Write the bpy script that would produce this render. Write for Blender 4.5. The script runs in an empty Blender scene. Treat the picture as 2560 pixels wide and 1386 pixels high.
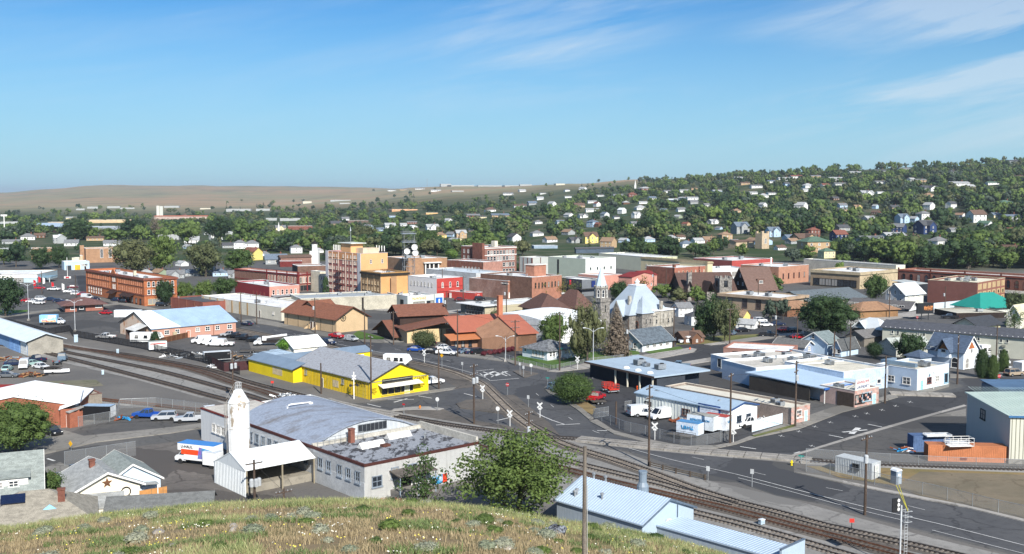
import bpy,bmesh,math,random
import numpy as np
from mathutils import Vector,Matrix,noise as mnoise
from mathutils.geometry import tessellate_polygon
R=math.radians
random.seed(7);np.random.seed(7)
SC=bpy.context.scene
COL=SC.collection
# camera
F,H,CX,CY,HORIZON=2600.0,42.0,1280.0,693.0,490.0
PITCH=math.atan((CY-HORIZON)/F)
CP,SP=math.cos(PITCH),math.sin(PITCH)
cam=bpy.data.cameras.new('camera');camo=bpy.data.objects.new('camera',cam);COL.objects.link(camo)
cam.sensor_width=36.0;cam.lens=36.0*F/2560.0;cam.clip_start=0.5;cam.clip_end=60000
camo.location=(0,0,H);camo.rotation_euler=(math.pi/2-PITCH,0,0)
SC.camera=camo
# light
SUN_EL,SUN_DX,SUN_DY=R(36),0.36,-0.93            # the sun stands behind the camera, to the right
sl=bpy.data.lights.new('sun','SUN');so=bpy.data.objects.new('sun',sl);COL.objects.link(so)
sl.energy=4.6;sl.angle=R(0.53);sl.color=(1.0,0.955,0.89)
sv=Vector((SUN_DX,SUN_DY,0)).normalized()*math.cos(SUN_EL)+Vector((0,0,math.sin(SUN_EL)))
so.rotation_euler=sv.to_track_quat('Z','Y').to_euler()
W=bpy.data.worlds.new('World');SC.world=W;W.use_nodes=True
nt=W.node_tree;nt.nodes.clear();N=nt.nodes.new;L=nt.links.new
out=N('ShaderNodeOutputWorld');bg=N('ShaderNodeBackground');bg.inputs['Strength'].default_value=0.115
sky=N('ShaderNodeTexSky');sky.sky_type='NISHITA';sky.sun_disc=False
sky.sun_elevation=SUN_EL;sky.sun_rotation=math.atan2(sv.x,sv.y)
sky.altitude=300;sky.air_density=1.0;sky.dust_density=0.35;sky.ozone_density=2.0
tc=N('ShaderNodeTexCoord')
# thin cirrus: noise over the sky directions, stretched into long streaks
sep=N('ShaderNodeSeparateXYZ');L(tc.outputs['Generated'],sep.inputs[0])
def cloud_layer(rot,sx,sy,scale,lo,hi,dist,loc=(0,0,0),detail=8):
 mp=N('ShaderNodeMapping');mp.vector_type='TEXTURE';mp.inputs['Rotation'].default_value=(0,R(-rot),0);mp.inputs['Location'].default_value=loc
 mp.inputs['Scale'].default_value=(1/sx,1/sx,1/sy);L(tc.outputs['Generated'],mp.inputs[0])
 no=N('ShaderNodeTexNoise');no.inputs['Scale'].default_value=scale;no.inputs['Detail'].default_value=detail
 no.inputs['Roughness'].default_value=0.62;no.inputs['Distortion'].default_value=dist;L(mp.outputs[0],no.inputs['Vector'])
 mr=N('ShaderNodeMapRange');mr.inputs['From Min'].default_value=lo;mr.inputs['From Max'].default_value=hi
 L(no.outputs['Fac'],mr.inputs['Value']);return mr.outputs[0]
def wmath(op,a,b):
 m=N('ShaderNodeMath');m.operation=op
 for i,x in enumerate((a,b)):
  if isinstance(x,(int,float)):m.inputs[i].default_value=x
  else:L(x,m.inputs[i])
 return m.outputs[0]
# streaks run from lower left to upper right; the field thickens towards the upper right
c1=cloud_layer(10,1.0,9.0,2.1,0.42,0.66,0.7,(1.3,0.4,0.2))
c2=cloud_layer(19,2.2,20.0,2.6,0.34,0.66,0.9,(4.0,1.0,0.7))
m1=cloud_layer(6,0.9,3.2,1.8,0.34,0.50,0.2,(2.2,5.1,0.4),2)
side=N('ShaderNodeMapRange');side.inputs['From Min'].default_value=-0.10;side.inputs['From Max'].default_value=0.30
L(sep.outputs['X'],side.inputs['Value'])
hz=N('ShaderNodeMapRange');hz.inputs['From Min'].default_value=0.02;hz.inputs['From Max'].default_value=0.14
L(sep.outputs['Z'],hz.inputs['Value'])
cc=wmath('MULTIPLY',wmath('MULTIPLY',c1,wmath('ADD',wmath('MULTIPLY',c2,0.6),0.4)),m1)
cc=wmath('MULTIPLY',cc,wmath('ADD',wmath('MULTIPLY',side.outputs[0],0.9),0.1))
cc=wmath('MULTIPLY',cc,hz.outputs[0])
cc=wmath('MINIMUM',wmath('MULTIPLY',cc,1.9),0.5)
hs=N('ShaderNodeHueSaturation');hs.inputs['Saturation'].default_value=1.05;hs.inputs['Value'].default_value=1.0
tint=N('ShaderNodeMix');tint.data_type='RGBA';tint.blend_type='MULTIPLY';tint.inputs['Factor'].default_value=1
L(sky.outputs[0],tint.inputs['A']);tint.inputs['B'].default_value=(0.265,0.47,0.64,1)
hz2=N('ShaderNodeMapRange');hz2.inputs['From Min'].default_value=0.0;hz2.inputs['From Max'].default_value=0.17
hz2.inputs['To Min'].default_value=0.85;hz2.inputs['To Max'].default_value=0.0;L(sep.outputs['Z'],hz2.inputs['Value'])
pale=N('ShaderNodeMix');pale.data_type='RGBA';L(hz2.outputs[0],pale.inputs['Factor']);L(tint.outputs['Result'],pale.inputs['A'])
pale.inputs['B'].default_value=(2.6,4.0,4.85,1)
L(pale.outputs['Result'],hs.inputs['Color'])
mx=N('ShaderNodeMix');mx.data_type='RGBA';L(cc,mx.inputs['Factor']);L(hs.outputs[0],mx.inputs['A'])
mx.inputs['B'].default_value=(4.2,4.7,5.1,1)
L(mx.outputs['Result'],bg.inputs['Color']);L(bg.outputs[0],out.inputs['Surface'])
SC.view_settings.view_transform='Standard';SC.view_settings.look='None'
SC.view_settings.exposure=0.63;SC.view_settings.gamma=1.0;SC.view_settings.use_curve_mapping=False
SC.cycles.max_bounces=4;SC.cycles.diffuse_bounces=2;SC.cycles.glossy_bounces=2;SC.cycles.transparent_max_bounces=12
SC.cycles.volume_bounces=0
# projection helpers
def z_at(Y,v):                     # height that a point at forward distance Y has when it shows on photo row v
 w=(CY-v)/F
 return H+Y*(w*CP-SP)/(CP+w*SP)
def ray(u,v):
 dx,dy=(u-CX)/F,(CY-v)/F
 return Vector((dx,CP+dy*SP,-SP+dy*CP))
def G(u,v,z=0.0):
 d=ray(u,v);t=(z-H)/d.z
 return Vector((d.x*t,d.y*t,z))
def proj(p):
 dep=p[1]*CP+(H-p[2])*SP
 return CX+F*p[0]/dep,CY-F*(p[1]*SP+(p[2]-H)*CP)/dep
def T(P,d,u,z=0.0):              # length along d from P until photo column u
 k=(u-CX)/F
 return (k*(P.y*CP+(H-z)*SP)-P.x)/(d.x-k*d.y*CP)
# terrain
PROF=[(-3000,[(2600,532),(4000,518),(7500,486)]),
(-300,[(2600,532),(4000,518),(7500,485)]),
(0,[(2600,532),(4000,514),(7500,482)]),
(120,[(2600,531),(4000,511),(7500,474)]),
(240,[(2600,530),(4000,508),(7500,464.5)]),
(450,[(2600,529),(4000,508),(7500,465)]),
(700,[(1500,563),(2600,526),(4000,506),(7500,467)]),
(900,[(1300,574),(2500,520),(4000,494),(7500,469)]),
(1040,[(1200,581),(2200,520),(3400,486),(4600,471),(7500,475)]),
(1140,[(1150,585),(2000,521),(3200,480),(4300,466),(7500,475)]),
(1280,[(1000,598),(1600,534),(2500,493),(3600,466),(7500,476)]),
(1440,[(850,616),(1200,564),(1700,514),(2600,473),(3600,459),(7500,478)]),
(1600,[(760,633),(1100,568),(1600,506),(2400,466),(3200,449),(7500,480)]),
(1750,[(720,640),(1000,582),(1500,505),(2200,458),(3000,443),(7500,480)]),
(1900,[(690,646),(1000,575),(1500,492),(2000,449),(2600,437),(7500,470)]),
(2080,[(680,649),(950,582),(1400,496),(1900,446),(2200,431),(7500,470)]),
(2300,[(670,651),(900,590),(1300,502),(1800,438),(2100,416),(7500,470)]),
(2560,[(660,653),(900,584),(1300,490),(1800,426),(2200,407),(7500,470)]),
(3000,[(660,653),(900,580),(1300,482),(1800,415),(2200,396),(7500,470)]),
(6000,[(660,653),(900,580),(1300,482),(1800,415),(2200,396),(7500,470)])]
_PZ=[(u,[(0,0.0)]+[(Y,max(0.0,z_at(Y,v)) if i else 0.0) for i,(Y,v) in enumerate(pts)]+[(30000,max(0.0,z_at(pts[-1][0],pts[-1][1]))*.5)]) for u,pts in PROF]
def _pl(tab,x):
 if x <= tab[0][0]:return tab[0][1]
 for (a,za),(b,zb) in zip(tab,tab[1:]):
  if x <= b:
   return za+(zb-za)*(x-a)/(b-a)
 return tab[-1][1]
CREST=[(-2000,1330),(0,1322),(100,1306),(200,1293),(350,1278),(500,1264),(700,1254),(900,1252),(1100,1262),(1200,1272),(1300,1288),
  (1400,1305),(1500,1318),(1600,1335),(1700,1356),(1800,1382),(1900,1412),(2300,1500),(2700,1580),(5000,1650)]
def far_z(x,Y):
 u=CX+F*x/max(Y,1)
 for (ua,ta),(ub,tb) in zip(_PZ,_PZ[1:]):
  if u <= ub or ub==6000:
   k=min(1,max(0,(u-ua)/(ub-ua)));k=k*k*(3-2*k)
   return _pl(ta,Y)*(1-k)+_pl(tb,Y)*k
YC=60.0
def hill_z(x,Y):
 u=CX+F*x/max(Y,12);uc=CX+F*x/YC if Y>YC else u
 vc=_pl(CREST,uc);zc=z_at(YC,vc)
 if Y <= YC:
  t=Y/YC;n=0.25*mnoise.noise(Vector((x*.15,Y*.15,0)))*min(1,(YC-Y)/8) 
  return (H-3.5)+(zc-(H-3.5))*t+n*.6
 return zc-0.35*(Y-YC)-0.02*(Y-YC) **2
def ground_z(x,Y):
 z=far_z(x,Y)
 if Y<125:z=max(z,hill_z(x,Y))
 if Y>900:
  z += mnoise.noise(Vector((x*.004,Y*.004,0)))*min(1,(Y-900)/1500)*z*.10
 return z
def GT(u,v,vis=True):             # point of the terrain seen at photo pixel u, v
 d=ray(u,v);t=130.0;st=4.0
 while t<12000:
  p=d*t;z=ground_z(p.x,p.y)
  if H+p.z <= z:
   a,b=t-st,t
   for _ in range(14):
    m=(a+b)/2;q=d*m
    if H+q.z <= ground_z(q.x,q.y):b=m
    else:a=m
   q=d*b
   return Vector((q.x,q.y,ground_z(q.x,q.y)))
  st=4+t*.012;t += st
 q=d*(7000/d.y);return Vector((q.x,q.y,ground_z(q.x,q.y)))
# materials
MATS={}
def _mat(name):
 m=bpy.data.materials.new(name);m.use_nodes=True
 n=m.node_tree;b=n.nodes['Principled BSDF'];return m,n,b
def mat(name,col,rough=0.85,metal=0.0,var=0.18,scale=1.0,spec=0.3,dirt=0.0,stretch=None,bump=0.0,col2=None,lo=.4,hi=.62,objvar=0.0):
 """plain weathered surface: base colour broken up by two noises (large wear, fine grain)"""
 key=name
 if key in MATS:return MATS[key]
 m,n,b=_mat(name)
 b.inputs['Roughness'].default_value=rough;b.inputs['Metallic'].default_value=metal
 b.inputs['Specular IOR Level'].default_value=spec
 g=n.nodes.new('ShaderNodeNewGeometry');vec=g.outputs['Position']
 if stretch:
  mp=n.nodes.new('ShaderNodeMapping');mp.inputs['Scale'].default_value=stretch
  n.links.new(vec,mp.inputs[0]);vec=mp.outputs[0]
 n1=n.nodes.new('ShaderNodeTexNoise');n1.inputs['Scale'].default_value=0.35*scale;n1.inputs['Detail'].default_value=7;n1.inputs['Roughness'].default_value=.68
 n.links.new(vec,n1.inputs['Vector'])
 mr=n.nodes.new('ShaderNodeMapRange');mr.inputs['From Min'].default_value=lo;mr.inputs['From Max'].default_value=hi
 n.links.new(n1.outputs['Fac'],mr.inputs['Value'])
 mix=n.nodes.new('ShaderNodeMix');mix.data_type='RGBA'
 c2=col2 if col2 else tuple(c*(1-var)*(1-dirt*k) for c,k in zip(col,(.25,.35,.5)))
 c1=col if col2 else tuple(min(1,c*(1+var*.4)) for c in col)
 mix.inputs['A'].default_value=(*c1,1);mix.inputs['B'].default_value=(*c2,1)
 n.links.new(mr.outputs[0],mix.inputs['Factor'])
 n2=n.nodes.new('ShaderNodeTexNoise');n2.inputs['Scale'].default_value=3.1*scale;n2.inputs['Detail'].default_value=5
 n.links.new(g.outputs['Position'],n2.inputs['Vector'])
 hsv=n.nodes.new('ShaderNodeHueSaturation')
 mr2=n.nodes.new('ShaderNodeMapRange');mr2.inputs['From Min'].default_value=.3;mr2.inputs['From Max'].default_value=.7
 mr2.inputs['To Min'].default_value=1-var*.8;mr2.inputs['To Max'].default_value=1+var*.8
 n.links.new(n2.outputs['Fac'],mr2.inputs['Value'])
 val=mr2.outputs[0]
 if objvar:
  oi=n.nodes.new('ShaderNodeObjectInfo');mo=n.nodes.new('ShaderNodeMapRange')
  mo.inputs['To Min'].default_value=1-objvar;mo.inputs['To Max'].default_value=1+objvar
  n.links.new(oi.outputs['Random'],mo.inputs['Value'])
  mm=n.nodes.new('ShaderNodeMath');mm.operation='MULTIPLY';n.links.new(val,mm.inputs[0]);n.links.new(mo.outputs[0],mm.inputs[1]);val=mm.outputs[0]
 n.links.new(val,hsv.inputs['Value']);n.links.new(mix.outputs['Result'],hsv.inputs['Color'])
 n.links.new(hsv.outputs[0],b.inputs['Base Color'])
 if bump:
  bp=n.nodes.new('ShaderNodeBump');bp.inputs['Strength'].default_value=bump;bp.inputs['Distance'].default_value=.05
  n.links.new(n2.outputs['Fac'],bp.inputs['Height']);n.links.new(bp.outputs[0],b.inputs['Normal'])
 MATS[key]=m;return m
def hexc(h):
 h=h.lstrip('#');r=[int(h[i:i+2],16)/255 for i in (0,2,4)]
 return tuple(((c+.055)/1.055) **2.4 if c>.04045 else c/12.92 for c in r)
_pc={}
def P(h,**k):                      # paint by real-world colour (hex, sRGB)
 key=h+str(sorted(k.items()))
 if key not in _pc:_pc[key]=mat('paint_'+h+('_%d' % len(_pc)),hexc(h),**k)
 return _pc[key]
def streaky(name,col,col2,amount=.5,sc=1.0,rough=.7,metal=0,ribs=0,ax='x'):
 """sheet with vertical weather streaks and, if ribs, a corrugated relief"""
 if name in MATS:return MATS[name]
 m,n,b=_mat(name);b.inputs['Roughness'].default_value=rough;b.inputs['Metallic'].default_value=metal
 tcn=n.nodes.new('ShaderNodeTexCoord');mp=n.nodes.new('ShaderNodeMapping')
 mp.inputs['Scale'].default_value=(1.6*sc,1.6*sc,.16*sc);n.links.new(tcn.outputs['Object'],mp.inputs[0])
 n1=n.nodes.new('ShaderNodeTexNoise');n1.inputs['Scale'].default_value=1.0;n1.inputs['Detail'].default_value=8;n1.inputs['Roughness'].default_value=.7
 n.links.new(mp.outputs[0],n1.inputs['Vector'])
 mr=n.nodes.new('ShaderNodeMapRange');mr.inputs['From Min'].default_value=.62-amount*.3;mr.inputs['From Max'].default_value=.72
 n.links.new(n1.outputs['Fac'],mr.inputs['Value'])
 mix=n.nodes.new('ShaderNodeMix');mix.data_type='RGBA';mix.inputs['A'].default_value=(*col,1);mix.inputs['B'].default_value=(*col2,1)
 n.links.new(mr.outputs[0],mix.inputs['Factor']);n.links.new(mix.outputs['Result'],b.inputs['Base Color'])
 MATS[name]=m;return m
GLASS=mat('window_glass',(.025,.032,.042),rough=.12,var=.3,spec=.9,objvar=.5)
_n=GLASS.node_tree;_b=_n.nodes['Principled BSDF'];_l=_b.inputs['Base Color'].links[0];_s=_l.from_socket;_x=_n.nodes.new('ShaderNodeMix');_x.data_type='RGBA';_x.inputs['B'].default_value=(.30,.29,.27,1)
_o=_n.nodes.new('ShaderNodeObjectInfo');_m=_n.nodes.new('ShaderNodeMath');_m.operation='GREATER_THAN';_m.inputs[1].default_value=.74;_n.links.new(_o.outputs['Random'],_m.inputs[0]);_n.links.new(_m.outputs[0],_x.inputs['Factor']);_n.links.new(_s,_x.inputs['A']);_n.links.new(_x.outputs['Result'],_b.inputs['Base Color'])
WHITE=P('e4e2dc',var=.08);DARK=P('23211f');STEEL=mat('galvanised',(.42,.44,.45),rough=.45,metal=.6,var=.2)
WOOD=mat('pole_wood',(.085,.060,.045),var=.35,scale=2,stretch=(3,3,.4))
BLACK=mat('black_metal',(.02,.02,.022),rough=.5)
RUBBER=mat('tyre_rubber',(.02,.02,.02),rough=.9)
WIRE=mat('wire_black',(.03,.03,.03),rough=.7)
# mesh builder
class MB:
 def __init__(s):s.v,s.f,s.m=[],[],[]
 def add(s,vs,fs,mi=0):
  o=len(s.v);s.v += [tuple(v) for v in vs];s.f += [tuple(i+o for i in f) for f in fs];s.m += [mi]*len(fs);return s
 def box(s,x0,x1,y0,y1,z0,z1,mi=0,top=True,bot=True):
  vs=[(x0,y0,z0),(x1,y0,z0),(x1,y1,z0),(x0,y1,z0),(x0,y0,z1),(x1,y0,z1),(x1,y1,z1),(x0,y1,z1)]
  fs=[(0,1,5,4),(1,2,6,5),(2,3,7,6),(3,0,4,7)]
  if top:fs.append((4,5,6,7))
  if bot:fs.append((3,2,1,0))
  return s.add(vs,fs,mi)
 def prism(s,poly,z0,z1,mi=0):   # poly ccw list of (x,y); z1 may be a list
  n=len(poly);zt=z1 if isinstance(z1,(list,tuple)) else [z1]*n
  zb=z0 if isinstance(z0,(list,tuple)) else [z0]*n
  vs=[(p[0],p[1],zb[i]) for i,p in enumerate(poly)]+[(p[0],p[1],zt[i]) for i,p in enumerate(poly)]
  fs=[(i,(i+1) % n,n+(i+1) % n,n+i) for i in range(n)]+[tuple(range(n,2*n)),tuple(reversed(range(n)))]
  return s.add(vs,fs,mi)
 def extr(s,prof,axis,a,b,mi=0):# profile polygon in (h, z), extruded along 'x' or 'y' from a to b
  n=len(prof)
  if axis=='x':vs=[(a,p[0],p[1]) for p in prof]+[(b,p[0],p[1]) for p in prof]
  else:vs=[(p[0],a,p[1]) for p in prof]+[(p[0],b,p[1]) for p in prof]
  fs=[(i,(i+1) % n,n+(i+1) % n,n+i) for i in range(n)]+[tuple(range(n,2*n)),tuple(reversed(range(n)))]
  return s.add(vs,fs,mi)
 def tube(s,pts,r,n=6,mi=0,r2=None,cap=True):
  pts=[Vector(p) for p in pts];rings=[]
  for i,p in enumerate(pts):
   d=(pts[min(i+1,len(pts)-1)]-pts[max(i-1,0)]).normalized()
   a=d.cross(Vector((0,0,1)) if abs(d.z)<.9 else Vector((1,0,0))).normalized();bb=d.cross(a)
   rr=r if r2 is None else r+(r2-r)*i/max(1,len(pts)-1)
   rings.append([p+(a*math.cos(t*2*math.pi/n)+bb*math.sin(t*2*math.pi/n))*rr for t in range(n)])
  vs=[v for rg in rings for v in rg];fs=[]
  for i in range(len(pts)-1):
   for j in range(n):
    fs.append((i*n+j,i*n+(j+1) % n,(i+1)*n+(j+1) % n,(i+1)*n+j))
  if cap:fs += [tuple(reversed(range(n))),tuple(range((len(pts)-1)*n,len(pts)*n))]
  return s.add(vs,fs,mi)
 def lathe(s,prof,n=16,c=(0,0),mi=0):  # prof list of (r, z)
  vs=[(c[0]+r*math.cos(2*math.pi*j/n),c[1]+r*math.sin(2*math.pi*j/n),z) for r,z in prof for j in range(n)]
  fs=[(i*n+j,i*n+(j+1) % n,(i+1)*n+(j+1) % n,(i+1)*n+j) for i in range(len(prof)-1) for j in range(n)]
  fs += [tuple(reversed(range(n))),tuple(range((len(prof)-1)*n,len(prof)*n))]
  return s.add(vs,fs,mi)
 def mesh(s,name,mats):
  me=bpy.data.meshes.new(name);me.from_pydata(s.v,[],s.f)
  for m in (mats if isinstance(mats,(list,tuple)) else [mats]):me.materials.append(m)
  if any(s.m):me.polygons.foreach_set('material_index',s.m)
  bm=bmesh.new();bm.from_mesh(me);bmesh.ops.recalc_face_normals(bm,faces=bm.faces);bm.to_mesh(me);bm.free()
  me.update();return me
 def build(s,name,mats,parent=None,loc=(0,0,0),rz=0.0,smooth=False,**tags):
  me=s.mesh(name,mats)
  if smooth:me.polygons.foreach_set('use_smooth',[True]*len(me.polygons))
  return link(name,me,parent,loc,rz,**tags)
def link(name,me,parent=None,loc=(0,0,0),rz=0.0,rot=None,scale=None,**tags):
 o=bpy.data.objects.new(name,me);COL.objects.link(o);o.parent=parent;o.location=loc
 o.rotation_euler=rot if rot else (0,0,rz)
 if scale:o.scale=scale
 for k,v in tags.items():
  if v is not None:o[k]=v
 return o
def thing(name,label,cat,loc=(0,0,0),rz=0.0,group=None):
 o=link(name,None,None,loc,rz,label=label,category=cat,group=group);o.empty_display_size=.5
 return o

# terrain meshes
def terrain(name,ys,s0,s1,ns,material,fn=ground_z,dz=0.0,kind='structure'):
 ss=[s0+(s1-s0)*i/ns for i in range(ns+1)]
 vs=[(s*max(Y,14),Y,fn(s*max(Y,14),Y)+dz) for Y in ys for s in ss];n=ns+1
 fs=[(j*n+i,j*n+i+1,(j+1)*n+i+1,(j+1)*n+i) for j in range(len(ys)-1) for i in range(ns)]
 me=bpy.data.meshes.new(name);me.from_pydata(vs,[],fs);me.materials.append(material)
 me.polygons.foreach_set('use_smooth',[True]*len(me.polygons));me.update()
 return link(name,me,kind=kind)
def ground_mat():
 m,n,b=_mat('town_ground');b.inputs['Roughness'].default_value=.95;b.inputs['Specular IOR Level'].default_value=.15
 g=n.nodes.new('ShaderNodeNewGeometry')
 def noise(sc,d=8,ro=.6):
  x=n.nodes.new('ShaderNodeTexNoise');x.inputs['Scale'].default_value=sc;x.inputs['Detail'].default_value=d;x.inputs['Roughness'].default_value=ro
  n.links.new(g.outputs['Position'],x.inputs['Vector']);return x.outputs['Fac']
 def mixc(f,a,bb,lo,hi):
  mr=n.nodes.new('ShaderNodeMapRange');mr.inputs['From Min'].default_value=lo;mr.inputs['From Max'].default_value=hi;n.links.new(f,mr.inputs['Value'])
  mx=n.nodes.new('ShaderNodeMix');mx.data_type='RGBA';n.links.new(mr.outputs[0],mx.inputs['Factor'])
  for s,c in (('A',a),('B',bb)):
   if isinstance(c,tuple):mx.inputs[s].default_value=(*c,1)
   else:n.links.new(c,mx.inputs[s])
  return mx.outputs['Result']
 return m,n,b,g,noise,mixc
def make_town():
 m,n,b,g,noise,mixc=ground_mat()
 a=mixc(noise(.045),(.125,.119,.112),(.17,.16,.145),.38,.62)
 a=mixc(noise(1.8,6,.8),a,(.058,.054,.050),.52,.8)
 # lawns and gardens where the houses begin
 sepp=n.nodes.new('ShaderNodeSeparateXYZ');n.links.new(g.outputs['Position'],sepp.inputs[0])
 lawn=mixc(noise(.03,4),(.035,.058,.02),(.10,.10,.06),.45,.62)
 fy=n.nodes.new('ShaderNodeMapRange');fy.inputs['From Min'].default_value=560;fy.inputs['From Max'].default_value=640;n.links.new(sepp.outputs['Y'],fy.inputs['Value'])
 mx=n.nodes.new('ShaderNodeMix');mx.data_type='RGBA';n.links.new(fy.outputs[0],mx.inputs['Factor']);n.links.new(a,mx.inputs['A']);n.links.new(lawn,mx.inputs['B'])
 n.links.new(mx.outputs['Result'],b.inputs['Base Color']);return m
def make_hills():
 m,n,b,g,noise,mixc=ground_mat();m.name='dry_hill_grass'
 dry=mixc(noise(.0012,9,.62),(.34,.235,.14),(.235,.225,.13),.42,.58)
 dry=mixc(noise(.0045,9,.72),dry,(.14,.14,.09),.50,.66)
 dry=mixc(noise(.02,5,.7),dry,(.29,.205,.11),.56,.8)
 grn=mixc(noise(.012,8,.6),(.035,.058,.022),(.12,.115,.06),.45,.66)
 sepp=n.nodes.new('ShaderNodeSeparateXYZ');n.links.new(g.outputs['Position'],sepp.inputs[0])
 fy=n.nodes.new('ShaderNodeMapRange');fy.inputs['From Min'].default_value=2300;fy.inputs['From Max'].default_value=3300;n.links.new(sepp.outputs['Y'],fy.inputs['Value'])
 mx=n.nodes.new('ShaderNodeMix');mx.data_type='RGBA';n.links.new(fy.outputs[0],mx.inputs['Factor']);n.links.new(grn,mx.inputs['A']);n.links.new(dry,mx.inputs['B'])
 n.links.new(mx.outputs['Result'],b.inputs['Base Color']);return m
def make_bank():
 m,n,b,g,noise,mixc=ground_mat();m.name='bank_soil_and_thatch'
 a=mixc(noise(.22,7,.6),(.26,.19,.11),(.13,.14,.05),.44,.60)
 a=mixc(noise(2.5,6,.8),a,(.34,.27,.14),.5,.75)
 a=mixc(noise(7.,5,.8),a,(.09,.075,.04),.55,.8)
 n.links.new(a,b.inputs['Base Color']);return m
M_TOWN,M_HILL,M_BANK=make_town(),make_hills(),make_bank()
ys=[-60,0,8,16]+[20+2*i for i in range(16)]+[53+i for i in range(12)]+[66,69,73,78,84,90,96]
hillg=terrain('grass_slope',ys,-1.0,1.0,160,M_BANK,lambda x,Y:max(hill_z(x,max(Y,0)),-.5))
yt=[90,100,110,125,150,200,300,400,500,600,640]+[660+20*i for i in range(33)]
terrain('ground',yt,-1.0,1.0,140,M_TOWN,lambda x,Y:far_z(x,Y) if Y<900 else ground_z(x,Y))
yf=[1300*(9000/1300) **(i/70) for i in range(71)]+[12000,20000]
terrain('hills',yf,-1.1,1.1,200,M_HILL)
def asphalt(name,base,spot,crack=.5):
 m,n,b,g,noise,mixc=ground_mat();m.name=name;b.inputs['Roughness'].default_value=.88
 a=mixc(noise(.10,7,.65),base,spot,.40,.64)
 a=mixc(noise(.9,6,.7),a,tuple(c*.72 for c in base),.50,.74)
 a=mixc(noise(6,4,.8),a,tuple(c*1.35 for c in spot),.58,.85)
 def vor(sc,feat,rnd=1.0):
  x=n.nodes.new('ShaderNodeTexVoronoi');x.feature=feat;x.inputs['Scale'].default_value=sc;mp=n.nodes.new('ShaderNodeVectorMath');mp.operation='MULTIPLY_ADD';n.links.new(cn_,mp.inputs[0]);mp.inputs[1].default_value=(3,3,0);n.links.new(g.outputs['Position'],mp.inputs[2]);n.links.new(mp.outputs[0],x.inputs['Vector']);return x
 cx_=n.nodes.new('ShaderNodeTexNoise');cx_.inputs['Scale'].default_value=.5;cx_.inputs['Detail'].default_value=6;n.links.new(g.outputs['Position'],cx_.inputs['Vector']);cn_=cx_.outputs['Color']
 a=mixc(vor(.085,'DISTANCE_TO_EDGE').outputs['Distance'],tuple(c*.62 for c in base),a,0,.016)
 sp_=n.nodes.new('ShaderNodeSeparateColor');n.links.new(vor(.05,'F1').outputs['Color'],sp_.inputs[0]);a=mixc(sp_.outputs[0],a,tuple(c*.80 for c in base),.78,.82)
 n.links.new(a,b.inputs['Base Color']);return m
A_DARK=asphalt('asphalt_dark',(.050,.051,.055),(.062,.063,.066))
A_MID=asphalt('asphalt_worn',(.098,.097,.095),(.125,.121,.114))
A_LOT=asphalt('asphalt_lot',(.086,.084,.082),(.112,.107,.100))
A_OLD=asphalt('asphalt_old_pale',(.105,.102,.098),(.14,.132,.12))
GRAVEL=asphalt('track_ballast',(.215,.207,.193),(.28,.27,.25))
DIRT=asphalt('packed_dirt',(.10,.09,.08),(.145,.128,.11))
SAND=asphalt('bare_sandy_dirt',(.20,.165,.115),(.135,.12,.085))
CONC=asphalt('concrete_pavement',(.30,.285,.26),(.38,.36,.33))
CONC_D=asphalt('concrete_old',(.20,.19,.17),(.26,.245,.22))
LAWN=asphalt('lawn_grass',(.055,.12,.022),(.10,.15,.04))
DRYG=asphalt('dry_verge_grass',(.25,.18,.09),(.16,.14,.06))
LINE=mat('road_paint',(.62,.62,.60),var=.25,scale=3,col2=(.30,.30,.29),lo=.5,hi=.75)
PIDX=0
def patch(name,pts,m,layer=1,h=0.0,kind='structure',px=True):
 P3=[G(*p) for p in pts] if px else [Vector((p[0],p[1],0)) for p in pts]
 global PIDX;PIDX += 1
 z=.002*layer+.0009*PIDX+h;n=len(P3);tri=tessellate_polygon([[Vector((p.x,p.y,0)) for p in P3]])
 ar=sum(P3[i].x*P3[(i+1) % n].y-P3[(i+1) % n].x*P3[i].y for i in range(n));vs=[(p.x,p.y,z) for p in P3];fs=[]
 for t in tri:
  q=[P3[i] for i in t];c=(q[1]-q[0]).cross(q[2]-q[0]).z;fs.append(tuple(t) if c>0 else tuple(reversed(t)))
 if h:
  vs += [(p.x,p.y,0) for p in P3]
  for i in range(n):j=(i+1) % n;fs.append((i,i+n,j+n,j) if ar>0 else (j,j+n,i+n,i))
 me=bpy.data.meshes.new(name);me.from_pydata(vs,[],fs);me.materials.append(m)
 return link(name,me,kind=kind)
def smooth_line(pts,step=4.0,px=True):
 P3=[G(*p) for p in pts] if px else [Vector((p[0],p[1],0)) for p in pts]
 o=[]
 for i in range(len(P3)-1):
  p0,p1,p2,p3=P3[max(i-1,0)],P3[i],P3[i+1],P3[min(i+2,len(P3)-1)]
  k=max(1,int((p2-p1).length/step))
  for j in range(k):
   t=j/k
   o.append(.5*((2*p1)+(p2-p0)*t+(2*p0-5*p1+4*p2-p3)*t*t+(3*p1-p0-3*p2+p3)*t **3))
 o.append(P3[-1]);return o
def side(line,off):
 r=[]
 for i,p in enumerate(line):
  d=line[min(i+1,len(line)-1)]-line[max(i-1,0)];d.z=0;d.normalize();r.append(p+Vector((d.y,-d.x,0))*off)
 return r
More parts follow.
